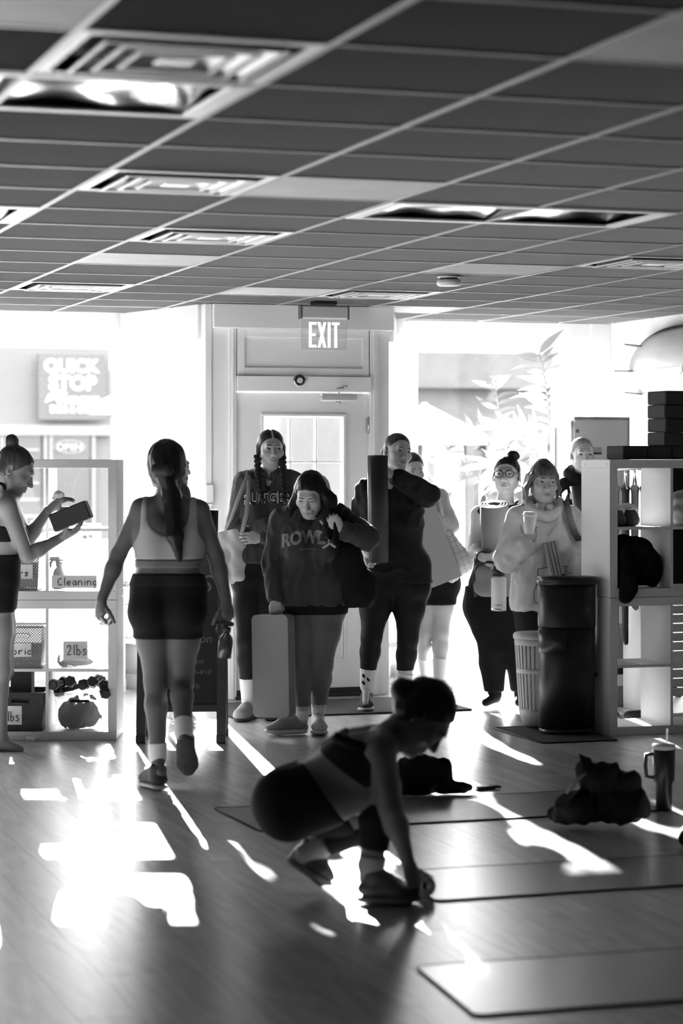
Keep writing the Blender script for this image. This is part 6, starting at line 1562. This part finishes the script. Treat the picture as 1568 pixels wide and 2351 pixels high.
# ---- bag heap and phone behind the crouching person
c = PF(990, 1824)
bag('black bag and clothes heaped on the far exercise mat', 'gym_bag', [prim_ell(P(950, 1790, c.y), (.12, .10, .085), None, .03), prim_ell(P(960, 1755, c.y), (.09, .08, .045), None, .03), prim_ell(P(1010, 1775, c.y), (.055, .06, .06), None, .03), prim_ell(P(1020, 1758, c.y), (.03, .035, .03), None, .02), prim_cap(P(1020, 1812, c.y), P(1072, 1808, c.y), .032, .022, .03)],
    M_CLOTHD, .006, folds(.012, 60, 14), clips=[((0, 0, .004), DN)])
c = PF(1118, 1812); t = thing('phone', 'black phone lying on the floor beside the heaped black bag', 'phone', (c.x, c.y, .0), TH)
MB().box((0, 0, .012), (.125, .055, .010), bev=.003).build('phone_body', mat('phone_black', .015, .2), t); MB().box((-.01, 0, .0045), (.09, .04, .008), bev=.002).build('phone_grip', M_PLASB, t)
# ================================================================== right side: clothes rail, surfboard, fridge, plant
M_RAIL = mat('rail_steel', .5, .3, 1.0); M_HANG = mat('hanger_white', .6, .5)
ru0 = DV(1404, 1000, UV(RSW(0, 1.0, 0))[1])[0]-UV(RS)[0]
t = thing('clothes_rail', 'clothes rail behind the right shelf', 'clothes rail', tuple(RSW(ru0+.5, 1.0, 0)), TH)
RAIL = t
MB().tube([(-.53, 0, 1.50), (.7, 0, 1.50)], .012, 10).build('rail_bar', M_RAIL, t)
for x in (-.53, .7): MB().tube([(x, 0, 1.50), (x, 0, .02)], .012, 10).build('rail_post', M_RAIL, t); MB().box((x, 0, .015), (.03, .3, .03), bev=.005).build('rail_foot', M_RAIL, t)
rs = random.Random(5)
ORD = ('first', 'second', 'third', 'fourth', 'fifth', 'sixth', 'seventh', 'eighth', 'ninth', 'tenth', 'eleventh', 'twelfth')
for k in range(12):
    x = -.47+k*.062; g = (.45, .03, .30, .02, .12, .5, .06, .35)[k % 8]
    p = RSW(ru0+.5+x, 1.0, 0)
    g_t = thing('garment', '%s garment on a hanger, %s from the left on the rail' % (('white', 'black', 'pale grey', 'black', 'charcoal', 'white', 'dark', 'grey')[k % 8], ORD[k]), 'garment', tuple(p), TH+rs.uniform(-.06, .06)+1.15, 'garments on the clothes rail')
    MB().tube([(0, 0, 1.510), (.012, 0, 1.530), (.0, 0, 1.535), (-.008, 0, 1.525)], .003, 6).tube([(0, 0, 1.510), (0, 0, 1.470), (.20, 0, 1.380)], .007, 8).tube([(0, 0, 1.470), (-.20, 0, 1.380)], .007, 8).build('hanger', M_HANG, g_t)
    L = rs.uniform(.55, .75) if k > 1 else .95; m = mat('garment_%d' % (k % 8), g, .85, bump=(200, .1))
    pr = [prim_cap((-.16, 0, 1.380), (.16, 0, 1.380), .014, .014, .02), prim_box((0, 0, 1.380-L/2), (.19, .009, L/2), None, .008, .02)]
    V, Q = field(pr, .014, disp=lambda x_, y_, z_: .006*np.sin(x_*45+z_*3+k)); link('garment_cloth', mesh_np('garment_cloth', V, Q), m, g_t)
# price tag
pt = MB().box((-.33, -.16, .83), (.035, .002, .085)).build('price_tag', mat('tag_paper', .75, .7), RAIL)
MB().tube([(-.33, -.16, .87), (-.33, -.14, .98)], .0012, 5).build('tag_string', mat('tag_paper', .75, .7), pt)
# cardboard box with printed label
c = RSW(DV(1446, 1000, UV(RSW(0, 1.5, 0))[1])[0]-UV(RS)[0], 1.55, 0); t = thing('cardboard_box', 'grey box with a black and white printed label behind the right shelf', 'box', tuple(c), TH)
MB().box((0, 0, .25), (.34, .30, .5), bev=.004).build('box_body', mat('cardboard_grey', .22, .75), t)
lb = MB().box((-.02, -.152, .235), (.26, .002, .06)).build('box_label', mat('label_black', .015, .5), t); lw = MB().box((-.02, -.152, .165), (.26, .002, .07)).build('box_label', mat('label_white', .7, .6), t)
for word, x, z, s_, m in (('100', -.03, .237, .055, M_PRINTW), ('30', .02, .165, .06, M_INK)):
    vs, fs = text_mesh(word, s_, 0, .002); MB().add([(x+v.x, -.1545, z+v.y) for v in vs], fs).build('label_print', mat('label_print_white', .8, .6) if m is M_PRINTW else m, lb if word == '100' else lw)
# slatted white cabinet
c = RSW(1.10, .95, 0); t = thing('slatted_bench', 'white slatted wooden cabinet behind the right shelf', 'cabinet', tuple(c), TH)
for k in range(13): MB().box((0, 0, .13+k*.056), (.8, .02, .05), bev=.003).build('slat', mat('slat_white', .62, .5, noise=(8, .15), stretch=(1, 1, 12)), t)
for x in (-.38, .38): MB().box((x, .025, .42), (.05, .03, .84)).build('slat_post', M_SHELFW, t)
for x in (-.36, .36): MB().box((x, .2, .42), (.05, .4, .84)).build('cabinet_side', M_SHELFW, t)
MB().box((0, .2, .855), (.82, .44, .03), bev=.004).build('cabinet_top', M_SHELFW, t)
# dark shoe on a woven rug
q = [RSW(-.05, .55, 0), RSW(1.4, .55, 0), RSW(1.4, .9, 0), RSW(-.05, .9, 0)]
flat_mat('rug', 'pale woven rug behind the right shelf', 'rug', [(p.x, p.y) for p in q], .006, weave_mat('rug_weave', .30, 45, .5))
c = RSW(.50, .62, .006); V, Q = field([prim_cap((-.09, 0, .03), (.06, 0, .032), .035, .04, .02, (np.array((0, 0, 1.)), .8)), prim_cap((.05, 0, .04), (.09, 0, .075), .038, .04, .02)], .006); t = tag(link('shoe', mesh_np('shoe', V, Q), M_SHOED, None, tuple(c), (0, 0, TH)), 'dark shoe on the woven rug behind the right shelf', 'shoe')
# black jacket stuffed in the upper right shelf, hanging over its edge
def SB(x, y, z, r, k=.03): return prim_ell(RSW(x, y, z), r, None, k)
V, Q = field([SB(.15, .15, .98, (.085, .11, .14)), SB(.26, .16, .96, (.09, .12, .12)), SB(.105, .04, .93, (.04, .06, .15)), SB(.33, .14, .93, (.05, .09, .10)), SB(.21, .10, 1.04, (.09, .09, .07)), SB(.11, -.015, .84, (.045, .035, .085)), SB(.075, -.025, .80, (.028, .02, .045))], .007, disp=folds(.016, 60, 3))
b = (V[:, 0].mean(), V[:, 1].mean(), V[:, 2].min()); tag(link('jacket', mesh_np('jacket', V-np.array(b), Q), M_CLOTHD, None, b), 'black fluffy jacket stuffed into the right shelf and hanging over its edge', 'jacket')
# two hats with fluffy brims
M_FLUFF = mat('fluff_white', .70, .9, bump=(160, .8)); M_HATD = mat('hat_dark', .05, .85, bump=(260, .2))
for q, (x, lb) in enumerate(((.075, 'dark winter hat with a white fluffy crown, left one in the right shelf'), (.145, 'dark winter hat with a white fluffy crown beside its twin in the right shelf'))):
    c = RSW(x+.03*q, .12+.03*q, .777+.395); t = thing('winter_hat', lb, 'hat', tuple(c), TH, 'winter hats in the right shelf')
    V, Q = field([prim_ell((0, 0, .035), (.072, .075, .045), None, .02), prim_ell((0, 0, .065), (.060, .062, .05), None, .02)], .006, clips=[((0, 0, .001), DN)], disp=folds(.004, 90, 3)); link('hat_body', mesh_np('hat_body', V, Q), M_HATD, t)
    V, Q = field([prim_cap((-.045, .0, .088), (.045, 0, .088), .026, .026, .02), prim_ell((0, .0, .10), (.05, .05, .03), None, .02)], .005, disp=folds(.008, 220, q+1, (1, 1, 1))); link('hat_fluff', mesh_np('hat_fluff', V, Q), M_FLUFF, t)
# pile of grey clothes and a dark garment in the second column
V, Q = field([SB(.53, .18, 1.25, (.10, .12, .055)), SB(.55, .16, 1.33, (.09, .12, .045)), SB(.50, .15, 1.20, (.07, .10, .03))], .008, disp=folds(.010, 50, 8)); b = (V[:, 0].mean(), V[:, 1].mean(), V[:, 2].min())
tag(link('sweater', mesh_np('sweater', V-np.array(b), Q), M_HOOD, None, b), 'grey knitted sweater folded in the right shelf at the picture edge', 'sweater')
V, Q = field([prim_box(RSW(.86, .75, 1.30), (.22, .05, .24), np.array(Matrix.Rotation(TH, 3, 'Z')), .03, .02), prim_box(RSW(.86, .75, 1.0), (.16, .05, .2), np.array(Matrix.Rotation(TH, 3, 'Z')), .03, .05)], .012, disp=folds(.010, 40, 5)); b = (V[:, 0].mean(), V[:, 1].mean(), V[:, 2].min())
tag(link('shirt', mesh_np('shirt', V-np.array(b), Q), M_BLK, None, b), 'black shirt hanging behind the right shelf at the picture edge', 'shirt')
# dark folding chair seen through the shelf
c = RSW(1.15, 1.85, 0); t = thing('stool', 'dark folding stool behind the right shelf', 'stool', tuple(c), TH)
for s_ in (-1, 1): MB().box((s_*.02, 0, .40), (.03, .03, .95), R=Matrix.Rotation(s_*.5, 3, 'Y'), bev=.004).build('leg', M_PLASB, t)
MB().box((0, 0, .84), (.36, .26, .04), bev=.01).build('seat', M_PLASB, t)
# ---------------------------------------------------------------- surfboard on the side wall
def surfboard():
    uw = U1-.075; p0 = W(uw, 15.78, 2.19)
    M_SB = mat('surfboard_resin', .34, .28, noise=(2.2, .28), stretch=(1, .6, 2.5)); t = thing('surfboard', 'grey surfboard with three fins hanging on the right wall', 'surfboard', (p0.x, p0.y, 0), TH)
    # local: y runs towards the camera (negative), z up
    k_ = (1436-784)/F_PX; v0 = None
    vt = 15.05; L = 2.3; n = 34; vs = []; fs = []; m_ = 12
    def zc(s_): return 2.185+.02*s_
    for i in range(n+1):
        s_ = i/n; f = (1-(1-min(1, s_/.36))**2.3)**.55 if s_ < .36 else (1-((s_-.36)/.64)**2.6)**.7 if s_ < 1 else 0
        hw = max(.004, .285*f); th = .028*min(1, f*1.5)+.003
        for k in range(m_):
            a = 2*math.pi*k/m_; vs.append((th*math.cos(a), -s_*L+(vt-15.78), zc(s_)+hw*math.sin(a)))
    for i in range(n):
        for k in range(m_): a, b = i*m_+k, i*m_+(k+1) % m_; fs.append((a, b, b+m_, a+m_))
    fs += [tuple(range(m_)), tuple(n*m_+k for k in range(m_))]
    bd = MB().add(vs, fs, True).build('board', M_SB, t)
    st = [(-.030, -s_*L+(vt-15.78), zc(s_)) for s_ in np.linspace(.06, .95, 16)]; MB().tube(st, .0035, 6).build('stringer', mat('stringer_pale', .5, .4), bd)
    for (s_, dz, ln) in ((.045, 0, .15), (.10, .17, .13), (.10, -.17, .13)):
        y = -s_*L+(vt-15.78); z_ = zc(s_)+dz
        fin = [(0, 0), (.09, .0), (.105, .05), (.085, ln), (.06, ln*.95), (.03, .06)]
        MB().prism([(-a+.05, b) for a, b in fin], -.004, .004, lambda p: Vector((-.02-p.y, y+p.x, z_+p.z+ (.10*p.y if dz else 0)))).build('fin', mat('fin_dark', .14, .35), bd)
    for q, ch in enumerate('ROWDY'):
        vs, fs = text_mesh(ch, .085, 0, .004); MB().add([(-.034, v.x*-1*-1*-1+(14.14-.078*q-15.78)*1.0, 2.165+v.y) for v in [Vector((v_.x, v_.y, 0)) for v_ in vs]], fs).build('board_letter', mat('letter_white', .8, .5), bd)
    MB().box((.03, 14.58-15.78, 1.95), (.07, .05, .08), bev=.015).build('wall_bracket', M_TRIM, t)
    MB().box((.03, 13.4-15.78, 1.95), (.07, .05, .08), bev=.015).build('wall_bracket', M_TRIM, t)
surfboard()
# ---------------------------------------------------------------- drinks fridge in the window corner
c = P(1318, 1060, 15.35); fu, fv = UV(c); t = thing('drinks_fridge', 'white upright drinks fridge in the corner by the right window', 'fridge', tuple(W(fu, fv, 0)), TH)
M_FR = mat('fridge_white', .72, .4); Hf = CAM_H+(1060-957)/F_PX*15.35; wf = .41; df = .30
MB().box((wf/2+.002, .01, Hf/2), (wf-.004, .02, Hf), bev=.003).box((wf/2, df, Hf/2), (wf, .02, Hf), bev=.003).box((wf-.01, df/2, Hf/2), (.02, df, Hf), bev=.003).box((wf/2, df/2, Hf-.012), (wf, df, .024), bev=.003).box((wf/2, df/2, .05), (wf, df, .1)).build('fridge_body', M_FR, t)
for k in range(4): MB().box((wf/2, df/2, .45+k*.33), (wf-.05, df-.05, .01)).build('fridge_shelf', M_STEEL, t)
dr = MB().box((-.012, .012, Hf/2), (.02, .024, Hf-.06), bev=.003).box((-.012, df-.012, Hf/2), (.02, .024, Hf-.06), bev=.003).box((-.012, df/2, Hf-.05), (.02, df, .04), bev=.003).build('fridge_door', M_FR, t)
MB().box((-.012, df/2, Hf/2), (.006, df-.03, Hf-.12)).build('door_pane', glass_mat('fridge_glass', .25, .08), dr)
MB().lathe([(.013, 0), (.013, .006), (.009, .008), (.001, .006)], n=16).build('fridge_lock', mat('lock_grey', .2, .4), t, (.022, -.002, CAM_H-(990-1060)/F_PX*15.35), (math.pi/2, 0, 0))
sk = MB().box((.165, -.0012, CAM_H+(1060-1035)/F_PX*15.35), (.075, .002, .05)).build('sticker', mat('sticker_grey', .40, .5), t); MB().box((.165, -.003, CAM_H+(1060-1041)/F_PX*15.35), (.068, .001, .012)).build('sticker_print', M_INK, sk)
# ---------------------------------------------------------------- tall plant at the right window
def leaf_mat(name, g):
    m = bpy.data.materials.new(name); m.use_nodes = True; nt = m.node_tree; b = nt.nodes['Principled BSDF']; b.inputs['Base Color'].default_value = (g, g, g, 1); b.inputs['Roughness'].default_value = .35
    tl_ = nt.nodes.new('ShaderNodeBsdfTranslucent'); tl_.inputs[0].default_value = (g*1.6, g*1.6, g*1.6, 1); mx = nt.nodes.new('ShaderNodeMixShader'); mx.inputs[0].default_value = .5
    nt.links.new(b.outputs[0], mx.inputs[1]); nt.links.new(tl_.outputs[0], mx.inputs[2]); nt.links.new(mx.outputs[0], nt.nodes['Material Output'].inputs[0]); return m
M_LEAF = leaf_mat('leaf_pale', .32); M_STEM = mat('plant_stem', .25, .6); M_POT = mat('pot_pale', .5, .5)
def leaf_mesh(L, wd, droop=.35):
    vs = []; fs = []; n = 7
    for i in range(n+1):
        s_ = i/n; w_ = wd*math.sin(math.pi*min(1, s_**.8))*.5+.001; z = -droop*L*s_*s_
        vs += [(s_*L, -w_, z+.25*w_), (s_*L, 0, z), (s_*L, w_, z+.25*w_)]
    for i in range(n):
        k = i*3; fs += [(k, k+1, k+4, k+3), (k+1, k+2, k+5, k+4)]
    return MB().add(vs, fs, True).mesh('leaf')
LM = [leaf_mesh(.22, .055), leaf_mesh(.18, .045, .6), leaf_mesh(.25, .06, .8)]
def plant():
    base = W(6.62, 15.25, 0); rp = random.Random(3); t = thing('potted_plant', 'tall leafy potted plant in front of the right window', 'plant', tuple(base))
    MB().lathe([(.10, 0), (.12, .01), (.15, .28), (.155, .30), (.14, .30), (.135, .26), (.001, .26)], n=28).build('plant_pot', M_POT, t)
    Yb = base.y
    fr_ = [((1275, 1330), (1268, 1000), (1262, 900), (1238, 812), 24), ((1272, 1330), (1255, 1050), (1225, 970), (1145, 985), 26), ((1270, 1330), (1240, 1080), (1205, 960), (1175, 1010), 14), ((1268, 1330), (1225, 1120), (1180, 1060), (1118, 1075), 20), ((1275, 1330), (1262, 1080), (1235, 1010), (1205, 1050), 16)]
    for q, (a, b, c_, d_, nl) in enumerate(fr_):
        pts = []
        off = (q % 3-1)*.10
        for s_ in np.linspace(0, 1, 14):
            x = (1-s_)**3*a[0]+3*(1-s_)**2*s_*b[0]+3*(1-s_)*s_**2*c_[0]+s_**3*d_[0]; y = (1-s_)**3*a[1]+3*(1-s_)**2*s_*b[1]+3*(1-s_)*s_**2*c_[1]+s_**3*d_[1]
            pts.append(P(x, y, Yb+off*s_))
        MB().tube([tuple(p-base) for p in pts], [.011-.008*i/13 for i in range(14)], 8).build('stem', M_STEM, t)
        for k in range(nl):
            s_ = .48+.52*k/(nl-1); i = min(12, int(s_*13)); f = s_*13-i; p = pts[i]*(1-f)+pts[i+1]*f; d = (pts[i+1]-pts[i]).normalized()
            side = -1 if k % 2 else 1; o = link('leaf', LM[rp.randrange(3)], M_LEAF, t, tuple(p-base))
            sd = d.cross(Vector((0, 1, 0))).normalized()*side; dr_ = (d*.75+sd*rp.uniform(.5, 1.0)+Vector((0, rp.uniform(-.5, .5), -.25))).normalized()
            nn = Vector((rp.uniform(-.6, .6), -1, rp.uniform(-.2, .8))); Rl = frame3(dr_, nn.cross(dr_)); o.rotation_euler = Rl.to_euler(); s2 = rp.uniform(.65, 1.0); o.scale = (s2, s2, s2)
plant()
# ---------------------------------------------------------------- things on the left window ledge
LG = W(2.0, 15.30, .34)
def ledge():
    t = struct('trim_8', MB().box((1.25, 15.28, .17), (4.3, .50, .34), bev=.004), M_TRIM, label='white display ledge below the left storefront window')
    MB().box((1.25, 15.02, .045), (4.3, .014, .09), bev=.003).build('baseboard', M_TRIM, t)
ledge()
def on_ledge(px, v=15.22):
    k = (px-784)/F_PX; Y = v/(CT-k*ST); return Vector((k*Y, Y, .34))
c = on_ledge(292)
bag('white quilted bag standing on the left window ledge', 'quilted_bag', [prim_box(c+Vector((0, 0, .18)), (.13, .07, .18), None, .05, .03)], M_BAGQ2, .006, quilt((1, 0, 0), (0, 0, 1), 26.7, .010), [('bag_strap', [c+Vector((-.08, -.06, .33)), c+Vector((-.04, -.08, .22)), c+Vector((.05, -.085, .24)), c+Vector((.10, -.06, .36))], .014, M_BAGQ)])
def spider_plant():
    c = on_ledge(285, 15.30); t = thing('spider_plant', 'spider plant with long pale leaves on the left window ledge', 'plant', tuple(c)); rp = random.Random(9)
    MB().lathe([(.06, 0), (.085, .30), (.09, .32), (.08, .32), (.001, .30)], n=20).build('plant_pot', M_POT, t)
    for k in range(26):
        a = rp.uniform(0, 6.28); L = rp.uniform(.15, .30); pts = []
        for s_ in np.linspace(0, 1, 7): pts.append((math.cos(a)*L*s_, math.sin(a)*L*s_*.6, .31+.26*s_*rp.uniform(.9, 1.1)-.62*s_*s_*L*2.2))
        MB().tube(pts, [.012*(1-.8*abs(s_-.35)) for s_ in np.linspace(0, 1, 7)], 6, flat=.2).build('leaf', M_LEAF, t)
spider_plant()
for px, lb in ((40, 'white paper bag with handle on the left window ledge, nearest the picture edge'), (85, 'white paper bag with handle on the left window ledge, behind the raised hand')):
    c = on_ledge(px, 15.26); t = thing('paper_bag', lb, 'paper bag', tuple(c), TH, 'paper bags on the left window ledge'); M_PB = leaf_mat('bag_paper', .6) if 'bag_paper' not in bpy.data.materials else bpy.data.materials['bag_paper']
    MB().box((0, 0, .36), (.24, .10, .72), bev=.003).build('bag_body', M_PB, t)
    MB().tube([(-.05, -.05, .72), (-.045, -.05, .80), (0, -.05, .83), (.045, -.05, .80), (.05, -.05, .72)], .008, 8).build('bag_handle', M_PB, t)
c = on_ledge(205, 15.3); t = thing('wicker_basket', 'pale ribbed basket with a card on the left window ledge', 'basket', tuple(c))
MB().lathe([(.08+.004*(k % 2), .60+.02*k) for k in range(10)], n=24).build('basket_body', mat('wicker_pale', .45, .7), t); MB().lathe([(.06, 0), (.06, .6)], n=20).build('basket_stand', M_TRIM, t)
cd_ = MB().box((-.05, -.09, .68), (.11, .002, .07)).build('basket_card', M_PAPER, t); hand_text('RT', -.03, .66, .03, .04, -.0925, cd_, r=.003)
# small white box on the left door jamb
p = DV(486, 1136, DVV-.02); t = thing('wall_box', 'small white box on the jamb left of the entrance door', 'wall box', tuple(W(p[0]-.02, DVV-.03, p[1])), TH)
MB().box((0, 0, 0), (.055, .03, .135), bev=.006).build('box_cover', M_TRIM, t); MB().box((0, -.017, -.055), (.04, .004, .008)).build('box_slot', mat('slot_grey', .3, .5), t)
# paper sign on the right window
k = (949-784)/F_PX; c = P(952, 1030, 16.3); c2 = W(*(lambda uv: (uv[0], RV-.02))(UV(c)), c.z); t = thing('window_sign', 'white paper sign taped inside the right window beside the person in black', 'sign', tuple(c2), TH)
ps = MB().box((0, 0, 0), (.125, .001, .21)).build('sign_paper', leaf_mat('sign_paper', .75), t)
for w_, z_, s_ in (('WANTED', .075, .018), ('wk', .0, .045), ('00', -.065, .02)):
    vs, fs = text_mesh(w_, s_, 0, 0, spacing=1.2); MB().add([(.015+v.x, -.0015, z_+v.y) for v in vs], fs).build('sign_print', mat('sign_print', .35, .7), ps)
# ================================================================== outside
M_ASPH = mat('asphalt', .06, .9, noise=(3, .1)); M_PAVE = mat('pavement', .12, .9, noise=(4, .08))
pv = struct('ground', MB().box((3, 17.6, -.20), (60, 3.6, .16)), M_PAVE, label='pavement outside the storefront')
rd = struct('street', MB().box((3, 31, -.30), (90, 23.4, .16)), M_ASPH, label='street outside')
BV = 40.0
def ouv(px, py, v=BV): return DV(px, py, v)
def building(name, label, px0, px1, py_top, m, v=BV):
    a, b = ouv(px0, 1000, v)[0], ouv(px1, 1000, v)[0]; zt_ = ouv((px0+px1)/2, py_top, v)[1]
    t = thing(name, label, 'building', tuple(W((a+b)/2, v, -.2)), TH); wd = b-a
    MB().box((0, 3, (zt_+.2)/2), (wd, 6, zt_+.2)).build('facade', m, t)
    return t, wd, (a+b)/2, zt_
M_FAC = mat('facade_pale', 0.108, .9, noise=(1, .08)); M_FAC2 = mat('facade_brick', 0.092, .9, noise=(3, .15)); M_FACW = mat('facade_white', 0.1600, .8); M_SHOPG = mat('shop_glass', 0.036, .2); M_SIGN = mat('sign_board', 0.060, .6)
t, wd, uc_, zt_ = building('shop_building', 'corner shop across the street with a square sign', -420, 252, 770, M_FAC)
def shop(px0, px1, py0, py1, nm, m, par, uc_, d=.06, dv=-.03, v=BV, bev=.0):
    a, z1 = ouv(px0, py0, v); b, z0 = ouv(px1, py1, v); return MB().box(((a+b)/2-uc_, dv, (z0+z1)/2+.2), (b-a, d, z1-z0), bev=bev).build(nm, m, par)
for q in ((-60, 0, 1000, 1240), (8, 92, 1000, 1240), (118, 205, 1000, 1240)): shop(*q, 'shop_window', M_SHOPG, t, uc_)
shop(-60, 250, 975, 1000, 'shop_fascia', M_FACW, t, uc_, .15, -.08)
for q in (-2, 98, 110, 208): shop(q, q+8, 980, 1300, 'shop_mullion', M_FACW, t, uc_, .12, -.06)
for k in range(5): shop(12, 88, 1030+k*38, 1036+k*38, 'display_shelf', M_FACW, t, uc_, .05, -.08)
# square sign
a, z1 = ouv(82, 812); b, z0 = ouv(236, 966); sg = thing('shop_sign', 'square shop sign with rounded capitals across the street', 'sign', tuple(W((a+b)/2, BV-.25, (z0+z1)/2)), TH); sw_, sh_ = b-a, z1-z0
MB().box((0, .06, 0), (sw_, .12, sh_), bev=.01).build('sign_face', M_SIGN, sg)
def sign_text(body, cx, cz, w_, h_, m, par, y=-.012, bold=.035):
    vs, fs = text_mesh(body, 1, 0, bold); xs = [v.x for v in vs]; zs = [v.y for v in vs]; kx, kz = w_/(max(xs)-min(xs)), h_/(max(zs)-min(zs)); mx_, mz = (max(xs)+min(xs))/2, (max(zs)+min(zs))/2
    MB().add([(cx+(v.x-mx_)*kx, y, cz+(v.y-mz)*kz) for v in vs], fs).build('sign_lettering', m, par)
M_SGL = mat('sign_white_letters', .5, .6)
pm_ = sw_/154.0
sign_text('QUICK', (158-159)*pm_, (889-844)*pm_, 126*pm_, 36*pm_, M_SGL, sg); sign_text('STOP', (160-159)*pm_, (889-880)*pm_, 108*pm_, 34*pm_, M_SGL, sg)
sign_text('FOOD STORE', (176-159)*pm_, (889-919)*pm_, 88*pm_, 17*pm_, M_SGL, sg, bold=.03); sign_text('DELI & GRILL', (165-159)*pm_, (889-939)*pm_, 112*pm_, 17*pm_, M_SGL, sg, bold=.03)
um = [(97, 924), (104, 908), (120, 897), (138, 898), (148, 903), (136, 909), (124, 913), (110, 919)]
MB().add([((x-159)*pm_, -.013, (889-y)*pm_) for x, y in um], [tuple(range(len(um)))]).build('sign_umbrella', M_SGL, sg); MB().tube([((118-159)*pm_, -.013, (889-910)*pm_), ((128-159)*pm_, -.013, (889-928)*pm_)], .012, 6).build('sign_umbrella_pole', M_SGL, sg)
a, z1 = ouv(120, 1012); b, z0 = ouv(190, 1040); op = thing('open_sign', 'oval open sign in the shop window across the street', 'sign', tuple(W((a+b)/2, BV-.16, (z0+z1)/2)), TH)
MB().tube([((b-a)/2*math.cos(q), 0, (z1-z0)/2*math.sin(q)) for q in np.linspace(0, 6.2832, 25)], .008, 6).build('sign_ring', mat('neon_white', .25, .5), op); sign_text('OPEN', 0, 0, (b-a)*.82, (z1-z0)*.55, mat('neon_white', .45, .5), op, y=0, bold=.02)
# round hanging shade / awning edge at the left pane
t, wd, uc_, zt_ = building('white_building', 'pale building across the street behind the narrow pane', 255, 560, 850, M_FACW, 44.0)
shop(300, 470, 930, 955, 'facade_band', M_FAC, t, uc_, .1, -.05, 44.0); shop(355, 372, 900, 912, 'facade_vent', M_SIGN, t, uc_, .1, -.05, 44.0); shop(410, 424, 905, 912, 'facade_vent', M_SIGN, t, uc_, .1, -.05, 44.0)
def umbrella(label, px, py_top, py_edge, half, Y, g=.75):
    top, ed = P(px, py_top, Y), P(px, py_edge, Y); r = half/F_PX*Y; t = thing('patio_umbrella', label, 'umbrella', (top.x, top.y, -.2)); n = 8; vs = [(0, 0, top.z+.2)]; m = mat('umbrella_white_%d' % int(g*100), g*.5, .8)
    for k in range(n): a = 2*math.pi*(k+.5)/n; vs.append((r*math.cos(a), r*math.sin(a), ed.z+.2))
    for k in range(n):
        a, b = 1+k, 1+(k+1) % n
        MB().add([vs[0], vs[a], vs[b], tuple(np.array(vs[a])-np.array((0, 0, .12))), tuple(np.array(vs[b])-np.array((0, 0, .12)))], [(0, 1, 2), (1, 3, 4, 2)]).build('canopy_panel', m, t)
    MB().tube([(0, 0, 0), (0, 0, top.z+.2)], .03, 8).build('umbrella_pole', M_TRIM, t)
umbrella('white patio umbrella outside the right window', 975, 925, 1000, 150, 30, .8)
umbrella('white umbrella outside at the left, beside the square shop sign', 262, 905, 930, 60, 29, .7)
t, wd, uc_, zt_ = building('brick_building', 'long pale building across the street behind the right window', 840, 1500, 780, M_FAC2, 42.0)
shop(840, 1500, 888, 897, 'facade_ledge', M_SIGN, t, uc_, .3, -.15, 42.0)
shop(930, 1500, 1003, 1022, 'shop_beam', M_SIGN, t, uc_, .2, -.1, 42.0)
for q in ((968, 988), (1062, 1088), (1108, 1122), (1190, 1205), (1270, 1290)): shop(q[0], q[1], 1003, 1420, 'shop_post', M_SIGN, t, uc_, .15, -.12, 42.0)
for q in ((990, 1060), (1092, 1106), (1125, 1188), (1208, 1268)): shop(q[0], q[1], 1035, 1130, 'shop_window', M_FACW, t, uc_, .05, -.03, 42.0); shop(q[0], q[1], 1140, 1400, 'shop_window', M_FAC, t, uc_, .05, -.03, 42.0)
# timber post just outside the right window
a = P(925, 1000, 19.5); t = thing('timber_post', 'pale weathered timber post outside the right window', 'post', (a.x, a.y, -.13), TH)
MB().box((0, 0, 1.6), (.20, .2, 3.2), bev=.01).build('post', mat('weathered_timber', .55, .85, noise=(2, .25), stretch=(14, 14, .6)), t)
# power line pole behind the narrow pane
a = P(322, 1000, 26); tag(MB().tube([(0, 0, 0), (0, 0, 2.1)], .05, 8).build('street_pole', M_SIGN, None, (a.x, a.y, -.22)), 'slim pole on the street behind the narrow left pane', 'pole')
print('all', round(time.time()-T0, 1))
